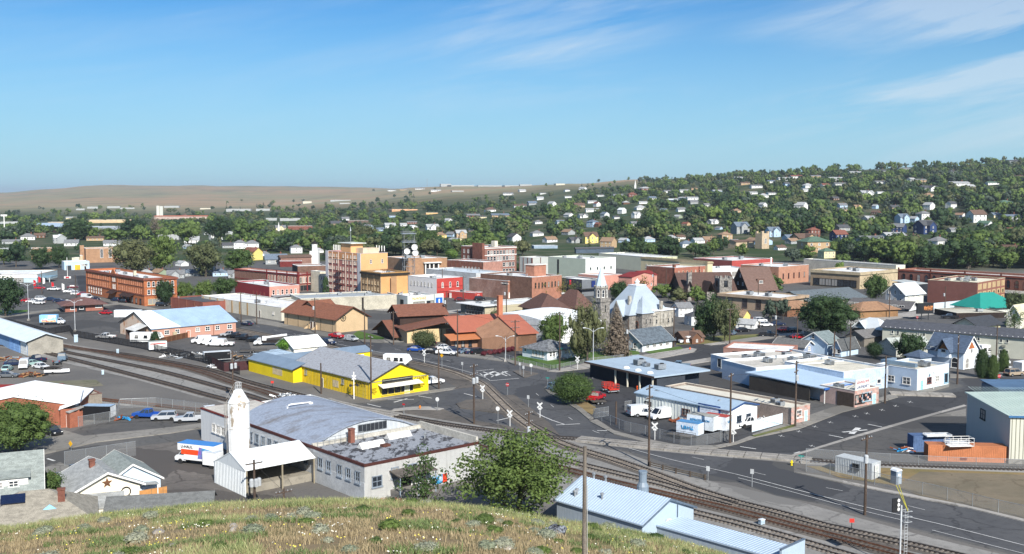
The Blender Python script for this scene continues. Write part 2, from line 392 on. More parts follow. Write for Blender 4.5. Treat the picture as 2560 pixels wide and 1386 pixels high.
def strip_mb(mb,line,w,z0,z1=None,off=0.0,mi=0):
 a,b=side(line,off-w/2),side(line,off+w/2);n=len(line)
 if z1 is None:
  vs=[(p.x,p.y,z0) for p in a]+[(p.x,p.y,z0) for p in b]
  fs=[(i,n+i,n+i+1,i+1) for i in range(n-1)]
 else:
  vs=[(p.x,p.y,z1) for p in a]+[(p.x,p.y,z1) for p in b]+[(p.x,p.y,z0) for p in a]+[(p.x,p.y,z0) for p in b]
  fs=[]
  for i in range(n-1):
   fs += [(i,n+i,n+i+1,i+1),(2*n+i,i,i+1,2*n+i+1),(n+i,3*n+i,3*n+i+1,n+i+1)]
  fs += [(0,2*n,3*n,n),(n-1,2*n-1,4*n-1,3*n-1)]
 mb.add(vs,fs,mi);return mb
def strip(name,pts,w,m,layer=3,h=None,off=0.0,kind='structure',step=4.0,px=True):
 ln=smooth_line(pts,step,px);mb=MB()
 strip_mb(mb,ln,w,.004*layer if h is None else 0.0,h,off);return mb.build(name,m,kind=kind)
def dashes(mb,ln,w,dash,gap,z,off=0.0):
 acc=0;seg=[];on=True
 full=[]
 for a,b in zip(ln,ln[1:]):
  k=max(1,int((b-a).length/.5))
  full += [a+(b-a)*(j/k) for j in range(k)]
 step_d=0;cur=[]
 for a,b in zip(full,full[1:]):
  ph=acc % (dash+gap)
  if ph<dash:cur.append(a)
  elif len(cur)>1:strip_mb(mb,cur,w,z,None,off);cur=[]
  acc += (b-a).length
# streets, lots, pavements (all on the flat valley floor)
patch('street',[(-700,812),(-300,812),(22,812),(180,838),(420,885),(590,925),(640,915),(560,822),(590,824),(708,847),(823,868),(932,882),(1019,900),
(1110,925),(1190,948),(1222,962),(1175,972),(1131,978),(1010,995),(925,1006),(840,1012),(900,1022),(977,1032),(1068,1023),(1110,1026),(1145,1042),
(1198,1056),(1268,1067),(1320,1081),(1356,1094),(1400,1100),(1470,1112),(1572,1130),(1590,1141),(1625,1152),(1640,1166),(1700,1180),(1771,1202),(1843,1207),(1941,1240),
(2060,1262),(2143,1287),(2325,1335),(2560,1395),(3000,1500),(3000,1360),(2560,1303),(2409,1267),(2270,1241),(2165,1220),(2051,1196),(1985,1180),(1985,1140),(2010,1156),(2216,1166),
(2560,1176),(3200,1195),(3200,705),(2560,686),(2244,668),(2050,655),(-700,652)],A_MID,1)
patch('parking_lot',[(30,811),(110,794),(330,770),(560,760),(592,808),(610,830),(640,900),(585,920),(420,882),(180,835)],A_LOT,2)
patch('road',[(700,838),(590,814),(640,806),(673,815),(800,841),(892,855),(939,858),(1023,866),(1092,880),(1143,892),(1254,905),(1379,930),(1391,932),(1500,920),(1627,902),(1740,881),
(1777,866),(1890,853),(2000,839),(2110,822),(2160,830),(2060,850),(1900,880),(1798,899),(1627,926),(1480,948),(1380,962),(1356,971),(1372,985),(1400,998),(1444,1027),(1474,1052),(1535,1084),(1608,1103),(1682,1118),
(1719,1122),(1792,1120),(1841,1110),(1890,1093),(2000,1071),(2106,1030),(2194,1008),(2245,994),(2325,985),(2372,975),(2410,966),(2372,947),(2471,948),(2500,942),(2620,930),(2620,990),(2415,1013),(2280,1050),(2140,1090),(1982,1136),
(1935,1150),(1930,1162),(1947,1172),(1960,1174),(2051,1198),(2165,1222),(2270,1243),(2409,1269),(2560,1305),(3000,1362),(3000,1490),(2560,1388),(2325,1331),(2143,1283),(2060,1257),(1941,1237),(1843,1203),(1700,1172),(1640,1150),(1572,1127),
(1400,1098),(1356,1090),(1300,1012),(1286,988),(1250,989),(1237,996),(1166,1001),(1140,1010),(1150,1022),(1198,1029),(1250,1036),(1303,1046),(1338,1072),(1268,1063),(1198,1052),(1145,1038),(1110,1023),(1068,1020),(977,1026),(900,1014),(1010,993),(1131,976),(1185,962),(1228,962),
(1224,952),(1110,921),(1019,896),(932,878),(823,864)],asphalt('asphalt_main',(.074,.076,.081),(.098,.099,.102)),2)
patch('road',[(1719,1123),(1792,1121),(1841,1111),(1890,1094),(2000,1072),(2106,1031),(2194,1009),(2245,995),(2325,986),(2400,980),(2620,940),(2620,985),(2415,1012),(2280,1049),(2140,1089),(1982,1134),(1850,1128)],A_DARK,3)
patch('road',[(1391,933),(1500,921),(1627,903),(1740,882),(1777,867),(1890,854),(2000,840),(2110,823),(2150,830),(2060,849),(1900,879),(1798,898),(1627,925),(1480,946),(1400,958)],A_DARK,3)
patch('road',[(1700,842),(1745,838),(1800,862),(1777,868),(1740,880),(1706,870),(1675,856)],A_DARK,4)
patch('lot_asphalt',[(1372,968),(1470,950),(1627,928),(1798,901),(2000,905),(2000,1062),(1890,1088),(1841,1105),(1792,1114),(1719,1116),(1608,1097),(1535,1078),(1480,1048),(1490,1010),(1450,990)],A_DARK,3)
patch('lot_asphalt',[(1620,930),(1798,902),(1900,925),(1870,975),(1700,960)],A_LOT,4)
patch('lot_asphalt',[(1990,1140),(2140,1094),(2280,1053),(2415,1017),(2540,1050),(2560,1170),(2216,1162),(2015,1150)],A_LOT,3)
patch('concrete_apron',[(2325,1042),(2415,1022),(2415,1041)],CONC_D,4)
patch('concrete_gutter',[(1978,1138),(1990,1139),(2140,1094),(2283,1053),(2417,1015),(2410,1012),(2276,1049),(2136,1089)],CONC,5)
# downtown streets seen between the blocks
patch('road',[(-300,811),(-300,799),(0,796),(110,783),(330,765),(400,772),(330,772),(110,789),(0,805)],A_DARK,3)
patch('road',[(190,690),(222,690),(222,742),(330,766),(440,788),(560,802),(640,806),(590,822),(480,795),(380,778),(300,770),(205,752)],A_DARK,3)
patch('parking_lot',[(1110,868),(1290,858),(1300,890),(1250,900),(1143,890)],A_DARK,4)
patch('parking_lot',[(1790,815),(1960,790),(2060,800),(2000,838),(1890,850),(1800,840)],A_DARK,3)
# pavements with a real kerb height
def pave(pts,m=CONC,name='pavement',h=.13):return patch(name,pts,m,1,h)
pave([(1368,929),(1391,931),(1500,919),(1627,901),(1735,881),(1742,874),(1725,871),(1600,890),(1480,905),(1420,920)])
pave([(1627,928),(1798,901),(1812,893),(1795,892),(1627,920),(1480,941),(1480,946)])
pave([(1777,864),(1890,852),(2010,835),(2010,829),(1880,845),(1760,862)])
pave([(1085,875),(1143,890),(1254,904),(1368,928),(1375,924),(1262,897),(1180,880),(1100,872)],CONC_D)
pave([(590,803),(673,814),(800,840),(892,854),(939,857),(1000,856),(1078,846),(1150,838),(1150,834),(1000,850),(900,850),(690,806),(640,797)],CONC_D)
pave([(222,745),(245,752),(440,790),(560,800),(560,795),(440,782),(235,742)],CONC_D)
pave([(858,760),(870,757),(960,770),(1120,778),(1160,773),(1160,781),(1080,786),(940,776)],CONC)
pave([(-300,792),(0,788),(120,776),(320,756),(320,760),(110,781),(0,795),(-300,799)],CONC_D)
pave([(925,1003),(1010,993),(1131,975),(1140,970),(1090,975),(930,999)],CONC_D)
pave([(977,1029),(985,1024),(1030,1019),(1068,1018),(1110,1023),(1100,1027),(1040,1026)],CONC,'kerb_return')
pave([(1474,1055),(1535,1087),(1608,1106),(1682,1120),(1719,1124),(1792,1122),(1841,1112),(1890,1095),(1875,1092),(1841,1106),(1792,1115),(1719,1117),(1682,1112),(1608,1098),(1535,1078),(1492,1050)],CONC_D)
pave([(1890,1095),(2000,1073),(2106,1032),(2194,1010),(2245,994),(2230,986),(2190,1000),(2080,1020),(1960,1062),(1880,1088)],CONC_D)
pave([(2245,990),(2325,981),(2372,968),(2375,958),(2350,962),(2290,976)],CONC_D)
pave([(2375,945),(2471,946),(2500,940),(2620,928),(2620,922),(2500,934),(2471,941),(2375,937)],CONC_D)
pave([(1985,1182),(2051,1197),(2165,1221),(2270,1243),(2409,1269),(2560,1306),(2560,1300),(2409,1264),(2270,1237),(2165,1216),(2051,1191)],CONC,'kerb',.12)
pave([(1360,972),(1372,985),(1400,998),(1444,1027),(1474,1052),(1484,1047),(1455,1022),(1410,994),(1380,980),(1366,966)],CONC_D,'kerb')
pave([(2105,800),(2330,775),(2430,770),(2440,776),(2300,790),(2120,812)],CONC)
# lower left street
patch('road',[(60,1150),(240,1108),(430,1085),(560,1062),(600,1062),(560,1090),(430,1105),(300,1122),(175,1170),(60,1175),(-300,1230),(-300,1190)],A_MID,3)
patch('lot_asphalt',[(175,1082),(260,1045),(400,1030),(540,1040),(560,1060),(430,1082),(210,1092)],A_LOT,2)
pave([(60,1148),(60,1110),(150,1075),(210,1092),(430,1070),(560,1052),(560,1062),(430,1084),(240,1107)],CONC_D)
pave([(60,1190),(150,1158),(185,1172),(170,1250),(100,1260)],CONC_D)
patch('yard_asphalt',[(180,1165),(300,1125),(430,1108),(560,1092),(640,1150),(760,1260),(300,1300),(260,1240)],asphalt('asphalt_yard',(.11,.10,.092),(.16,.145,.13)),1)
# greens and dry patches
patch('lawn',[(1272,901),(1307,887),(1440,884),(1500,880),(1590,872),(1600,886),(1469,903),(1381,923)],LAWN,3,.05)
patch('lawn',[(1612,880),(1699,867),(1708,872),(1629,886)],LAWN,3,.05)
patch('verge',[(1690,862),(1700,845),(1900,836),(1890,847),(1760,860)],asphalt('grass_dry',(.14,.15,.05),(.20,.17,.08)),3,.05)
patch('lawn',[(865,850),(895,828),(960,845),(955,855),(892,854)],LAWN,3,.05)
patch('lawn',[(1156,812),(1170,808),(1180,822),(1157,828)],LAWN,3,.05)
patch('lawn',[(-300,792),(-300,780),(70,776),(65,783),(0,788)],asphalt('lawn_bright',(.10,.20,.03),(.13,.21,.05)),3,.05)
patch('verge',[(1408,994),(1450,1022),(1480,1038),(1490,1020),(1455,1000)],DRYG,4,.06)
patch('verge',[(1880,1092),(1990,1062),(1985,1070),(1890,1094)],asphalt('verge_green',(.09,.13,.03),(.17,.15,.07)),5,.14)
patch('weeds',[(80,955),(240,950),(260,965),(150,975),(90,970)],asphalt('weeds_pale',(.14,.14,.09),(.20,.18,.13)),2)
patch('dirt_lot',[(2160,1190),(2250,1172),(2560,1180),(3000,1195),(3000,1355),(2560,1298),(2409,1262),(2300,1240)],SAND,2)
patch('verge',[(2015,1166),(2150,1170),(2560,1176),(2560,1188),(2300,1180),(2240,1215),(2100,1195)],DRYG,3)
patch('gravel_bed',[(60,842),(75,845),(323,885),(520,925),(607,955),(835,1002),(900,1015),(1000,1030),(1201,1062),(1400,1098),(1560,1132),(1740,1195),(1960,1245),(2325,1345),(2560,1400),(2700,1500),(1800,1480),(1400,1260),(1201,1180),(900,1090),(692,1050),(404,965),(60,885)],GRAVEL,2)
patch('packed_dirt',[(590,826),(708,849),(823,870),(932,884),(1019,902),(1110,927),(1190,950),(1218,962),(1170,970),(1100,976),(1050,930),(930,898),(750,868),(650,850)],DIRT,2)
patch('traffic_island',[(1140,1011),(1166,1002),(1215,999),(1240,996),(1252,990),(1286,989),(1296,996),(1338,1031),(1373,1059),(1400,1092),(1360,1072),(1303,1045),(1250,1035),(1198,1028),(1150,1021)],DIRT,3,.10)
patch('traffic_island',[(985,1030),(1068,1022),(1110,1025),(1145,1041),(1198,1055),(1268,1066),(1320,1080),(1200,1065),(1080,1046)],DIRT,3,.05)
patch('traffic_island',[(1282,930),(1300,926),(1345,935),(1310,946)],DIRT,4,.10)
patch('packed_dirt',[(1100,975),(1140,968),(1100,945),(1060,930),(1075,975)],asphalt('asphalt_patch',(.09,.088,.085),(.12,.115,.105)),3)
# painted markings
mk=MB()
def ln(pts,w=.12,off=0):strip_mb(mk,smooth_line(pts,3),w,.085,None,off)
def dl(pts,dash=3.0,gap=9.0,w=.11):dashes(mk,smooth_line(pts,2),w,dash,gap,.085)
ln([(1296,1003),(1340,1033),(1380,1052),(1413,1063)],.25);ln([(1390,1064),(1450,1061)],.3);ln([(1493,1078),(1530,1078)],.35)
ln([(1572,1122),(1680,1151),(1840,1187),(1960,1218),(2150,1266),(2350,1312),(2560,1365)],.16)
ln([(1845,1196),(1960,1226),(2150,1277),(2260,1303)],.12);ln([(2330,1327),(2560,1386)],.12)
dl([(1340,985),(1400,1030),(1470,1073),(1550,1100),(1650,1125),(1790,1158),(1960,1200),(2160,1240),(2400,1298),(2560,1335)])
ln([(700,834),(823,857),(950,882),(1044,899),(1185,935),(1226,953)],.16);ln([(1226,953),(1298,947)],.3);ln([(1190,929),(1234,924)],.3)
dl([(640,816),(800,848),(950,868),(1080,893),(1180,920)],3,9)
ln([(700,846),(760,836)],.25);ln([(800,851),(840,846)],.2);ln([(1060,888),(1090,880)],.25)
dl([(2090,824),(1980,846)],3,6)
for a,b in (((1850,1118),(1890,1124)),((2072,1089),(2108,1096)),((2170,1062),(2205,1069)),((918,1011),(952,1019)),((1046,991),(1080,997)),((1160,985),(1192,993)),((1985,1135),(2000,1131))):ln([a,b],.3)
for x,y in ((1990,1079),(2030,1067),(2068,1056),(2131,1041),(2160,1034),(2198,1025),(2232,1015),(2268,1005),(1946,1090),(2022,1115)):
 ln([(x,y),(x+15,y+3)],.12);ln([(x+5,y+3),(x+9,y-1)],.12)
# painted rail crossing marks: crosses and bars
ln([(2106,1082),(2168,1076)],.5);ln([(2128,1086),(2146,1071)],1.0)
for cx in (1222,1252):
 ln([(cx-15,941),(cx+14,930)],.9);ln([(cx-14,931),(cx+16,941)],.4)
ln([(1200,935),(1214,944)],.3);ln([(1228,944),(1246,934)],.3);ln([(1256,930),(1276,940)],.3)
ln([(970,1001),(1035,1000)],.25);ln([(985,1007),(1018,998)],.45)
ln([(1242,1053),(1272,1046)],.3);ln([(30,1158),(60,1150)],.3);ln([(118,1148),(137,1154)],.4)
ln([(215,836),(300,830),(560,800)],.12)
for k in range(4):ln([(245+30*k,785+k),(252+30*k,788+k)],.2)
mk.build('road_markings',LINE,kind='structure')
# railway
RAILM=mat('rail_rusty',(.13,.060,.035),rough=.6,var=.3);RAILG=mat('rail_dark',(.045,.040,.038),rough=.45,var=.3)
TIEM=mat('tie_wood',(.075,.060,.050),var=.4,scale=3);TIEP=mat('tie_weathered',(.19,.165,.14),var=.4,scale=3)
_tb=MB();_tb.box(-1.3,1.3,-.12,.12,0,.17);TIE_ME=_tb.mesh('tie',TIEM)
_tb=MB();_tb.box(-1.3,1.3,-.12,.12,0,.19);TIE_PE=_tb.mesh('tie',TIEP)
def resample(line,st):
 o=[];acc=0;nxt=0
 for a,b in zip(line,line[1:]):
  l=(b-a).length
  while nxt <= acc+l:
   t=(nxt-acc)/max(l,1e-6);o.append((a+(b-a)*t,(b-a).normalized()));nxt += st
  acc += l
 return o
def track(label,pts,railm=RAILG,tie_me=None,near_v=None,group='railway tracks through the yard',ballast=True,ties=True,tiem=TIEM,dark=False):
 line=smooth_line(pts,4);o=line[0].copy()
 root=thing('railway_track',label,'railway track',o,0,group)
 loc=[p-o for p in line]
 if ballast:
  mb=MB();a=side(loc,-2.1);b=side(loc,2.1);a2=side(loc,-1.4);b2=side(loc,1.4);n=len(loc)
  vs=[(p.x,p.y,z) for q,z in ((a,.012),(a2,.14),(b2,.14),(b,.012)) for p in q]
  fs=[(r*n+i,(r+1)*n+i,(r+1)*n+i+1,r*n+i+1) for r in range(3) for i in range(n-1)]
  mb.add(vs,fs);mb.build('ballast',DIRT if dark else GRAVEL,root,kind='stuff')
 for s in (-.75,.75):
  mb=MB();strip_mb(mb,loc,.085,.14,.37,s);mb.build('rail',railm,root)
 if ties:
  rest=MB();cnt=0
  for p,d in resample(loc,.62):
   w=p+o;u,v=proj(w);rz=math.atan2(d.y,d.x)-math.pi/2
   vis=0<u<2560 and v<1386
   if tie_me and vis and cnt<290 and near_v and v>near_v:
    link('tie',tie_me,root,(p.x,p.y,.06),rz);cnt += 1
   elif-100<u<2660 and v<1450:
    c,s_=math.cos(rz),math.sin(rz)
    q=[(p.x+c*a-s_*b,p.y+s_*a+c*b) for a,b in ((-1.3,-.12),(1.3,-.12),(1.3,.12),(-1.3,.12))]
    rest.prism(q,.06,.23)
  if rest.v:rest.build('ties',tiem,root,kind='stuff')
 return root
TR={}
TR['main']=[(-60,836),(77,851),(162,867),(254,882),(323,896),(416,912),(459,920),(520,937),(576,957),(654,980),(719,1002),(850,1032),(1000,1068),(1201,1121),(1400,1173),(1529,1208),(1684,1244),(1838,1280),(2060,1339),(2216,1380),(2500,1460)]
track('brown rusty railway track running the whole length of the yard',TR['main'],RAILM,TIE_ME,1150,tiem=TIEM,dark=True)
track('railway track behind the yellow carpet store, uppermost of the yard tracks at left',[(219,876),(323,889),(392,901),(520,926),(607,953),(680,973),(758,992),(835,1010),(905,1026),(1040,1051),(1145,1068),(1250,1082),(1356,1095),(1460,1101),(1621,1118),(1768,1132),(1940,1146),(2015,1153),(2216,1163),(2560,1175),(2800,1182)],RAILG)
track('railway track just in front of the brown rusty main track at left',[(-60,845),(79,863),(173,884),(300,909),(404,931),(520,962),(600,985),(700,1016),(850,1056),(1000,1095),(1201,1146)],RAILG)
track('lowest of the long yard tracks at left, beside the parked junk cars',[(-60,856),(77,875),(162,896),(254,919),(346,943),(430,965),(520,990),(628,1018),(700,1038),(850,1078),(1000,1118)],RAILG)
track('single spur track crossing the dirt yard left of the white silo',[(-60,970),(0,977),(101,987),(202,996),(302,1007),(403,1017),(520,1030),(600,1038),(692,1046),(760,1056)],RAILM)
track('spur track beside the long street that cuts across the road junction',[(560,818),(601,826),(698,844),(814,864),(934,894),(1000,903),(1060,912),(1115,926),(1160,941),(1203,962),(1233,990),(1286,1040),(1356,1088),(1430,1121),(1529,1151),(1632,1187),(1735,1226),(1838,1259),(1941,1285),(2060,1318),(2124,1332),(2325,1377),(2500,1420)],RAILG,TIE_PE,1096,tiem=TIEP,dark=True)
track('railway track between the guard rail and the brown rusty track',[(1300,1124),(1421,1157),(1555,1190),(1658,1215),(1750,1243),(1838,1265)],RAILG,tiem=TIEP)
track('railway track nearest the pale blue metal sheds at the lower right',[(1500,1215),(1735,1285),(1838,1311),(1967,1347),(2060,1375),(2300,1445)],RAILG,TIE_PE,1225,tiem=TIEP)
# crossing panels
PANEL=mat('crossing_panel',(.30,.28,.25),var=.25,scale=2);_pm={}
def crossing(label,pts,L=2.6):
 line=smooth_line(pts,1.0);o=line[0].copy();root=thing('level_crossing',label,'level crossing',o,0)
 loc=[p-o for p in line];mb=MB();mb.box(-.56,.56,-L/2+.06,L/2-.06,.012,.39);me=mb.mesh('crossing_panel',PANEL)
 mb=MB();mb.box(-.42,.42,-L/2+.06,L/2-.06,.012,.37);me2=mb.mesh('crossing_panel',PANEL)
 for p,d in resample(loc,L):
  rz=math.atan2(d.y,d.x)-math.pi/2;nx=Vector((d.y,-d.x,0))
  for off,m_ in ((0,me),(1.25,me2),(-1.25,me2)):q=p+nx*off;link('crossing_panel',m_,root,(q.x,q.y,random.uniform(-.01,.01)),rz)
crossing('concrete panelled track crossing the road beside the yellow carpet store',[(815,1004),(835,1010),(905,1026),(985,1041)])
crossing('long concrete panelled crossing on the road below the fenced trailer yard',[(1462,1102),(1621,1118),(1768,1132),(1940,1146),(2010,1153)])
crossing('concrete panelled crossing in the street beside the pale blue corner building',[(2240,986),(2300,988),(2400,991)])
# building kit
_wc={}
def win_mesh(w,h,style='sash',fm=None):
 fm=fm or WHITE;key=(round(w,2),round(h,2),style,fm.name)
 if key in _wc:return _wc[key]
 mb=MB();t=min(.12,w*.12);a,b=-w/2,w/2
 arch=style.startswith('arch');hh=h-(w/2 if arch else 0)
 if arch:
  pts=[(a,0),(b,0)]+[(w/2*math.cos(k*math.pi/6),hh+w/2*math.sin(k*math.pi/6)) for k in range(7)]
  mb.add([(x,-.02,z) for x,z in pts],[tuple(range(len(pts)))],1)
  inn=[((w/2-t)*math.cos(k*math.pi/6),hh+(w/2-t)*math.sin(k*math.pi/6)) for k in range(7)]
  oo=pts[2:]
  for k in range(6):
   q=[oo[k],oo[k+1],inn[k+1],inn[k]]
   mb.add([(x,-.02,z) for x,z in q]+[(x,-.12,z) for x,z in q],[(4,5,6,7),(0,1,5,4),(2,3,7,6)],0)
 else:
  mb.box(a,b,-.03,-.02,0,h,1);mb.box(a,b,-.12,-.032,h-t,h,0)
 mb.box(a,a+t,-.12,-.032,0,hh,0);mb.box(b-t,b,-.12,-.032,0,hh,0)
 mb.box(a-.08,b+.08,-.2,-.032,-.1,t*.8,0)
 if style in ('sash','arch'):mb.box(a+t,b-t,-.09,-.035,h*.5-.04,h*.5+.04,0)
 if style in ('cross','shop','archx'):
  n=2 if style != 'shop' else max(2,int(w/1.6))
  for k in range(1,n):mb.box(a+w*k/n-.04,a+w*k/n+.04,-.09,-.035,t,hh-(0 if arch else t),0)
  if style=='cross':mb.box(a+t,b-t,-.085,-.036,h*.5-.04,h*.5+.04,0)
 if style=='grid':
  n=max(2,int(round(w/.55)));m_=max(2,int(round(h/.6)))
  for k in range(1,n):mb.box(a+w*k/n-.025,a+w*k/n+.025,-.08,-.035,t,h-t,0)
  for k in range(1,m_):mb.box(a+t,b-t,-.075,-.036,h*k/m_-.025,h*k/m_+.025,0)
 me=mb.mesh('window',[fm,GLASS]);_wc[key]=me;return me
def door_mesh(w,h,m):
 key=('d',round(w,2),round(h,2),m.name)
 if key in _wc:return _wc[key]
 mb=MB();mb.box(-w/2,w/2,-.06,-.02,0,h,0);mb.box(-w/2-.1,-w/2,-.1,-.02,0,h+.1,1);mb.box(w/2,w/2+.1,-.1,-.02,0,h+.1,1);mb.box(-w/2,w/2,-.1,-.02,h,h+.1,1)
 mb.box(w*.32,w*.4,-.12,-.06,h*.45,h*.5,2);me=mb.mesh('door',[m,WHITE,BLACK]);_wc[key]=me;return me
def gdoor_mesh(w,h,m):
 key=('g',round(w,2),round(h,2),m.name)
 if key in _wc:return _wc[key]
 mb=MB();n=max(3,int(h/.6))
 for k in range(n):mb.box(-w/2,w/2,-.09,-.02,h*k/n+.02,h*(k+1)/n-.02,0)
 mb.box(-w/2,w/2,-.03,-.021,0,h,1);me=mb.mesh('garage_door',[m,DARK]);_wc[key]=me;return me
def marks(root,loc,w,h,m,n,face='R'):      # lettering too blurred in the photo to read: short strokes of its size
 mb=MB();rr=random.Random(n*7)
 for i in range(n):
  x=-w/2+w*(i+.5)/n;s=h*rr.uniform(.35,.5);t=rr.uniform(-.3,.3)*w/n
  mb.tube([(x-t,0,-s),(x+t,0,s)],h*.07,4);mb.tube([(x,0,rr.uniform(-s,s)),(x+w/n*.6,0,rr.uniform(-s,s))],h*.07,4)
 return mb.build('lettering',m,root,loc,{'R':0,'L':-math.pi/2,'B':math.pi}[face],kind='stuff')
UNIT=None
def rooftop_mesh():
 global UNIT
 if UNIT:return UNIT
 mb=MB();mb.box(-1,1,-.7,.7,.15,1.1,0);mb.box(-.9,.9,-.6,.6,0,.15,1);mb.lathe([(.42,1.1),(.42,1.22),(.36,1.22),(.36,1.14)],10,(.45,0),1)
 for k in range(5):mb.box(-1.03,-1.0,-.6,.6,.25+k*.16,.33+k*.16,1)
 mb.box(-.6,-.1,.7,.95,.3,.8,0);UNIT=mb.mesh('rooftop_unit',[STEEL,DARK]);return UNIT
VENT=None
def vent_mesh():
 global VENT
 if VENT:return VENT
 mb=MB();mb.lathe([(.14,0),(.14,.7),(.26,.72),(.26,.9),(.05,1.0)],8);VENT=mb.mesh('vent_pipe',STEEL);return VENT
ROOFW=mat('roof_white_membrane',(.72,.73,.73),var=.16,scale=.6,dirt=.3);ROOFG=mat('roof_grey_gravel',(.30,.29,.275),var=.3,scale=.8)
ROOFP=mat('roof_pale_tan',(.52,.49,.43),var=.18,scale=.7);ROOFD=mat('roof_dark_tar',(.085,.088,.095),var=.35,scale=.9)
ROOFB=mat('roof_pale_blue',(.42,.50,.58),var=.14,scale=.6)
def shingle(name,c,c2=None):return mat('shingle_'+name,c,col2=c2 or tuple(x*.72 for x in c),scale=3.2,var=.3,stretch=(1,1,3),lo=.42,hi=.6)
class Bld:
 def __init__(s,name,label,cat,P0,a,Wd,Dp,h,wall,roof=None,kind='flat',par=.6,cap=None,rise=2.0,ridge='r',over=.5,wallR=None,group=None,roofname='roof',trim=None,soff=None,basez=0):
  s.root=thing(name,label,cat,P0,R(a),group);s.W,s.D,s.h=Wd,Dp,h;s.P0,s.a=P0,a;s.dR=Vector((math.cos(R(a)),math.sin(R(a)),0));s.dL=Vector((-s.dR.y,s.dR.x,0))
  b=basez
  mb=MB();W_,D_=Wd,Dp
  wm=[wall,wallR or wall]
  if kind in ('flat','hip','none','shed'):
   mb.add([(0,0,b),(0,D_,b),(0,D_,h),(0,0,h),(W_,D_,b),(W_,D_,h),(W_,0,b),(W_,0,h)],[(0,1,2,3),(1,4,5,2),(4,6,7,5)],0)
   mb.add([(0,0,b),(0,0,h),(W_,0,h),(W_,0,b)],[(0,1,2,3)],1)
  if kind=='flat':
   t=.28;zi=h-par
   mb.add([(t,t,zi),(t,D_-t,zi),(t,D_-t,h),(t,t,h),(W_-t,D_-t,zi),(W_-t,D_-t,h),(W_-t,t,zi),(W_-t,t,h)],[(0,3,2,1),(1,2,5,4),(4,5,7,6),(6,7,3,0)],0)
   mb.build('wall',wm,s.root)
   r=MB();r.box(t*.5,W_-t*.5,t*.5,D_-t*.5,zi-.2,zi);r.build(roofname,roof or ROOFW,s.root)
   c=MB();e=.06;z0,z1=h,h+.1
   for q in ((-e,W_+e,-e,t+.04),(-e,W_+e,D_-t-.04,D_+e),(-e,t+.04,t+.04,D_-t-.04),(W_-t-.04,W_+e,t+.04,D_-t-.04)):c.box(*q,z0,z1)
   c.build('parapet_cap',cap or ROOFW,s.root);s.rz=zi
  elif kind=='gable':
   if ridge=='r':
    mb.add([(0,0,b),(0,D_,b),(0,D_,h),(0,D_/2,h+rise),(0,0,h)],[(0,1,2,3,4)],0);mb.add([(W_,0,b),(W_,D_,b),(W_,D_,h),(W_,D_/2,h+rise),(W_,0,h)],[(4,3,2,1,0)],0)
    mb.add([(0,D_,b),(W_,D_,b),(W_,D_,h),(0,D_,h)],[(0,1,2,3)],0);mb.add([(0,0,b),(0,0,h),(W_,0,h),(W_,0,b)],[(0,1,2,3)],1)
   else:
    mb.add([(0,0,b),(0,0,h),(W_/2,0,h+rise),(W_,0,h),(W_,0,b)],[(0,1,2,3,4)],1);mb.add([(0,D_,b),(0,D_,h),(W_/2,D_,h+rise),(W_,D_,h),(W_,D_,b)],[(4,3,2,1,0)],0)
    mb.add([(0,0,b),(0,D_,b),(0,D_,h),(0,0,h)],[(0,1,2,3)],0);mb.add([(W_,0,b),(W_,0,h),(W_,D_,h),(W_,D_,b)],[(0,1,2,3)],0)
   mb.build('wall',wm,s.root)
   s.gable(0,W_,0,D_,h,rise,ridge,over,roof,roofname,trim);s.rz=h
  elif kind=='hip':
   mb.build('wall',wm,s.root);s.hip(0,W_,0,D_,h,rise,over,roof,roofname,soff or trim);s.rz=h
  elif kind=='shed':                                   # single slope: low on the r=0..W side given by ridge: rise along l
   mb.build('wall',wm,s.root)
   r=MB();o=over
   if ridge=='r':zz=lambda x,y:h+.02+rise*y/D_
   else:zz=lambda x,y:h+.02+rise*x/W_
   q=[(-o,-o),(W_+o,-o),(W_+o,D_+o),(-o,D_+o)]
   r.prism(q,[zz(*p) for p in q],[zz(*p)+.18 for p in q]);r.build(roofname,[roof],s.root);s.rz=h
  else:mb.build('wall',wm,s.root) if mb.v else None
 def gable(s,x0,x1,y0,y1,h,rise,ridge='r',over=.5,roof=None,name='roof',trim=None,t=.16):
  o=over
  if ridge=='r':
   m=(y0+y1)/2;k=rise/((y1-y0)/2);za=h-o*k
   pr=[(y0-o,za),(m,h+rise),(y1+o,za),(y1+o,za+t),(m,h+rise+t),(y0-o,za+t)];ax,A,B='x',x0-o,x1+o
  else:
   m=(x0+x1)/2;k=rise/((x1-x0)/2);za=h-o*k
   pr=[(x0-o,za),(m,h+rise),(x1+o,za),(x1+o,za+t),(m,h+rise+t),(x0-o,za+t)];ax,A,B='y',y0-o,y1+o
  n=6;mb=MB()
  # two slabs
  for half in ([0,1,4,5],[1,2,3,4]):
   mb.extr([pr[i] for i in half],ax,A,B)
  o_=mb.build(name,roof,s.root)
  if trim:
   e=.05
   tb=MB()
   for (A_,B_) in ((A-e,A),(B,B+e)):
    tb=MB()
    for half in ([0,1,4,5],[1,2,3,4]):tb.extr([(pr[i][0],pr[i][1]+(-.10 if j<2 else .02)) for j,i in enumerate(half)],ax,A_,B_)
    tb.build('trim',trim,s.root)
  return o_
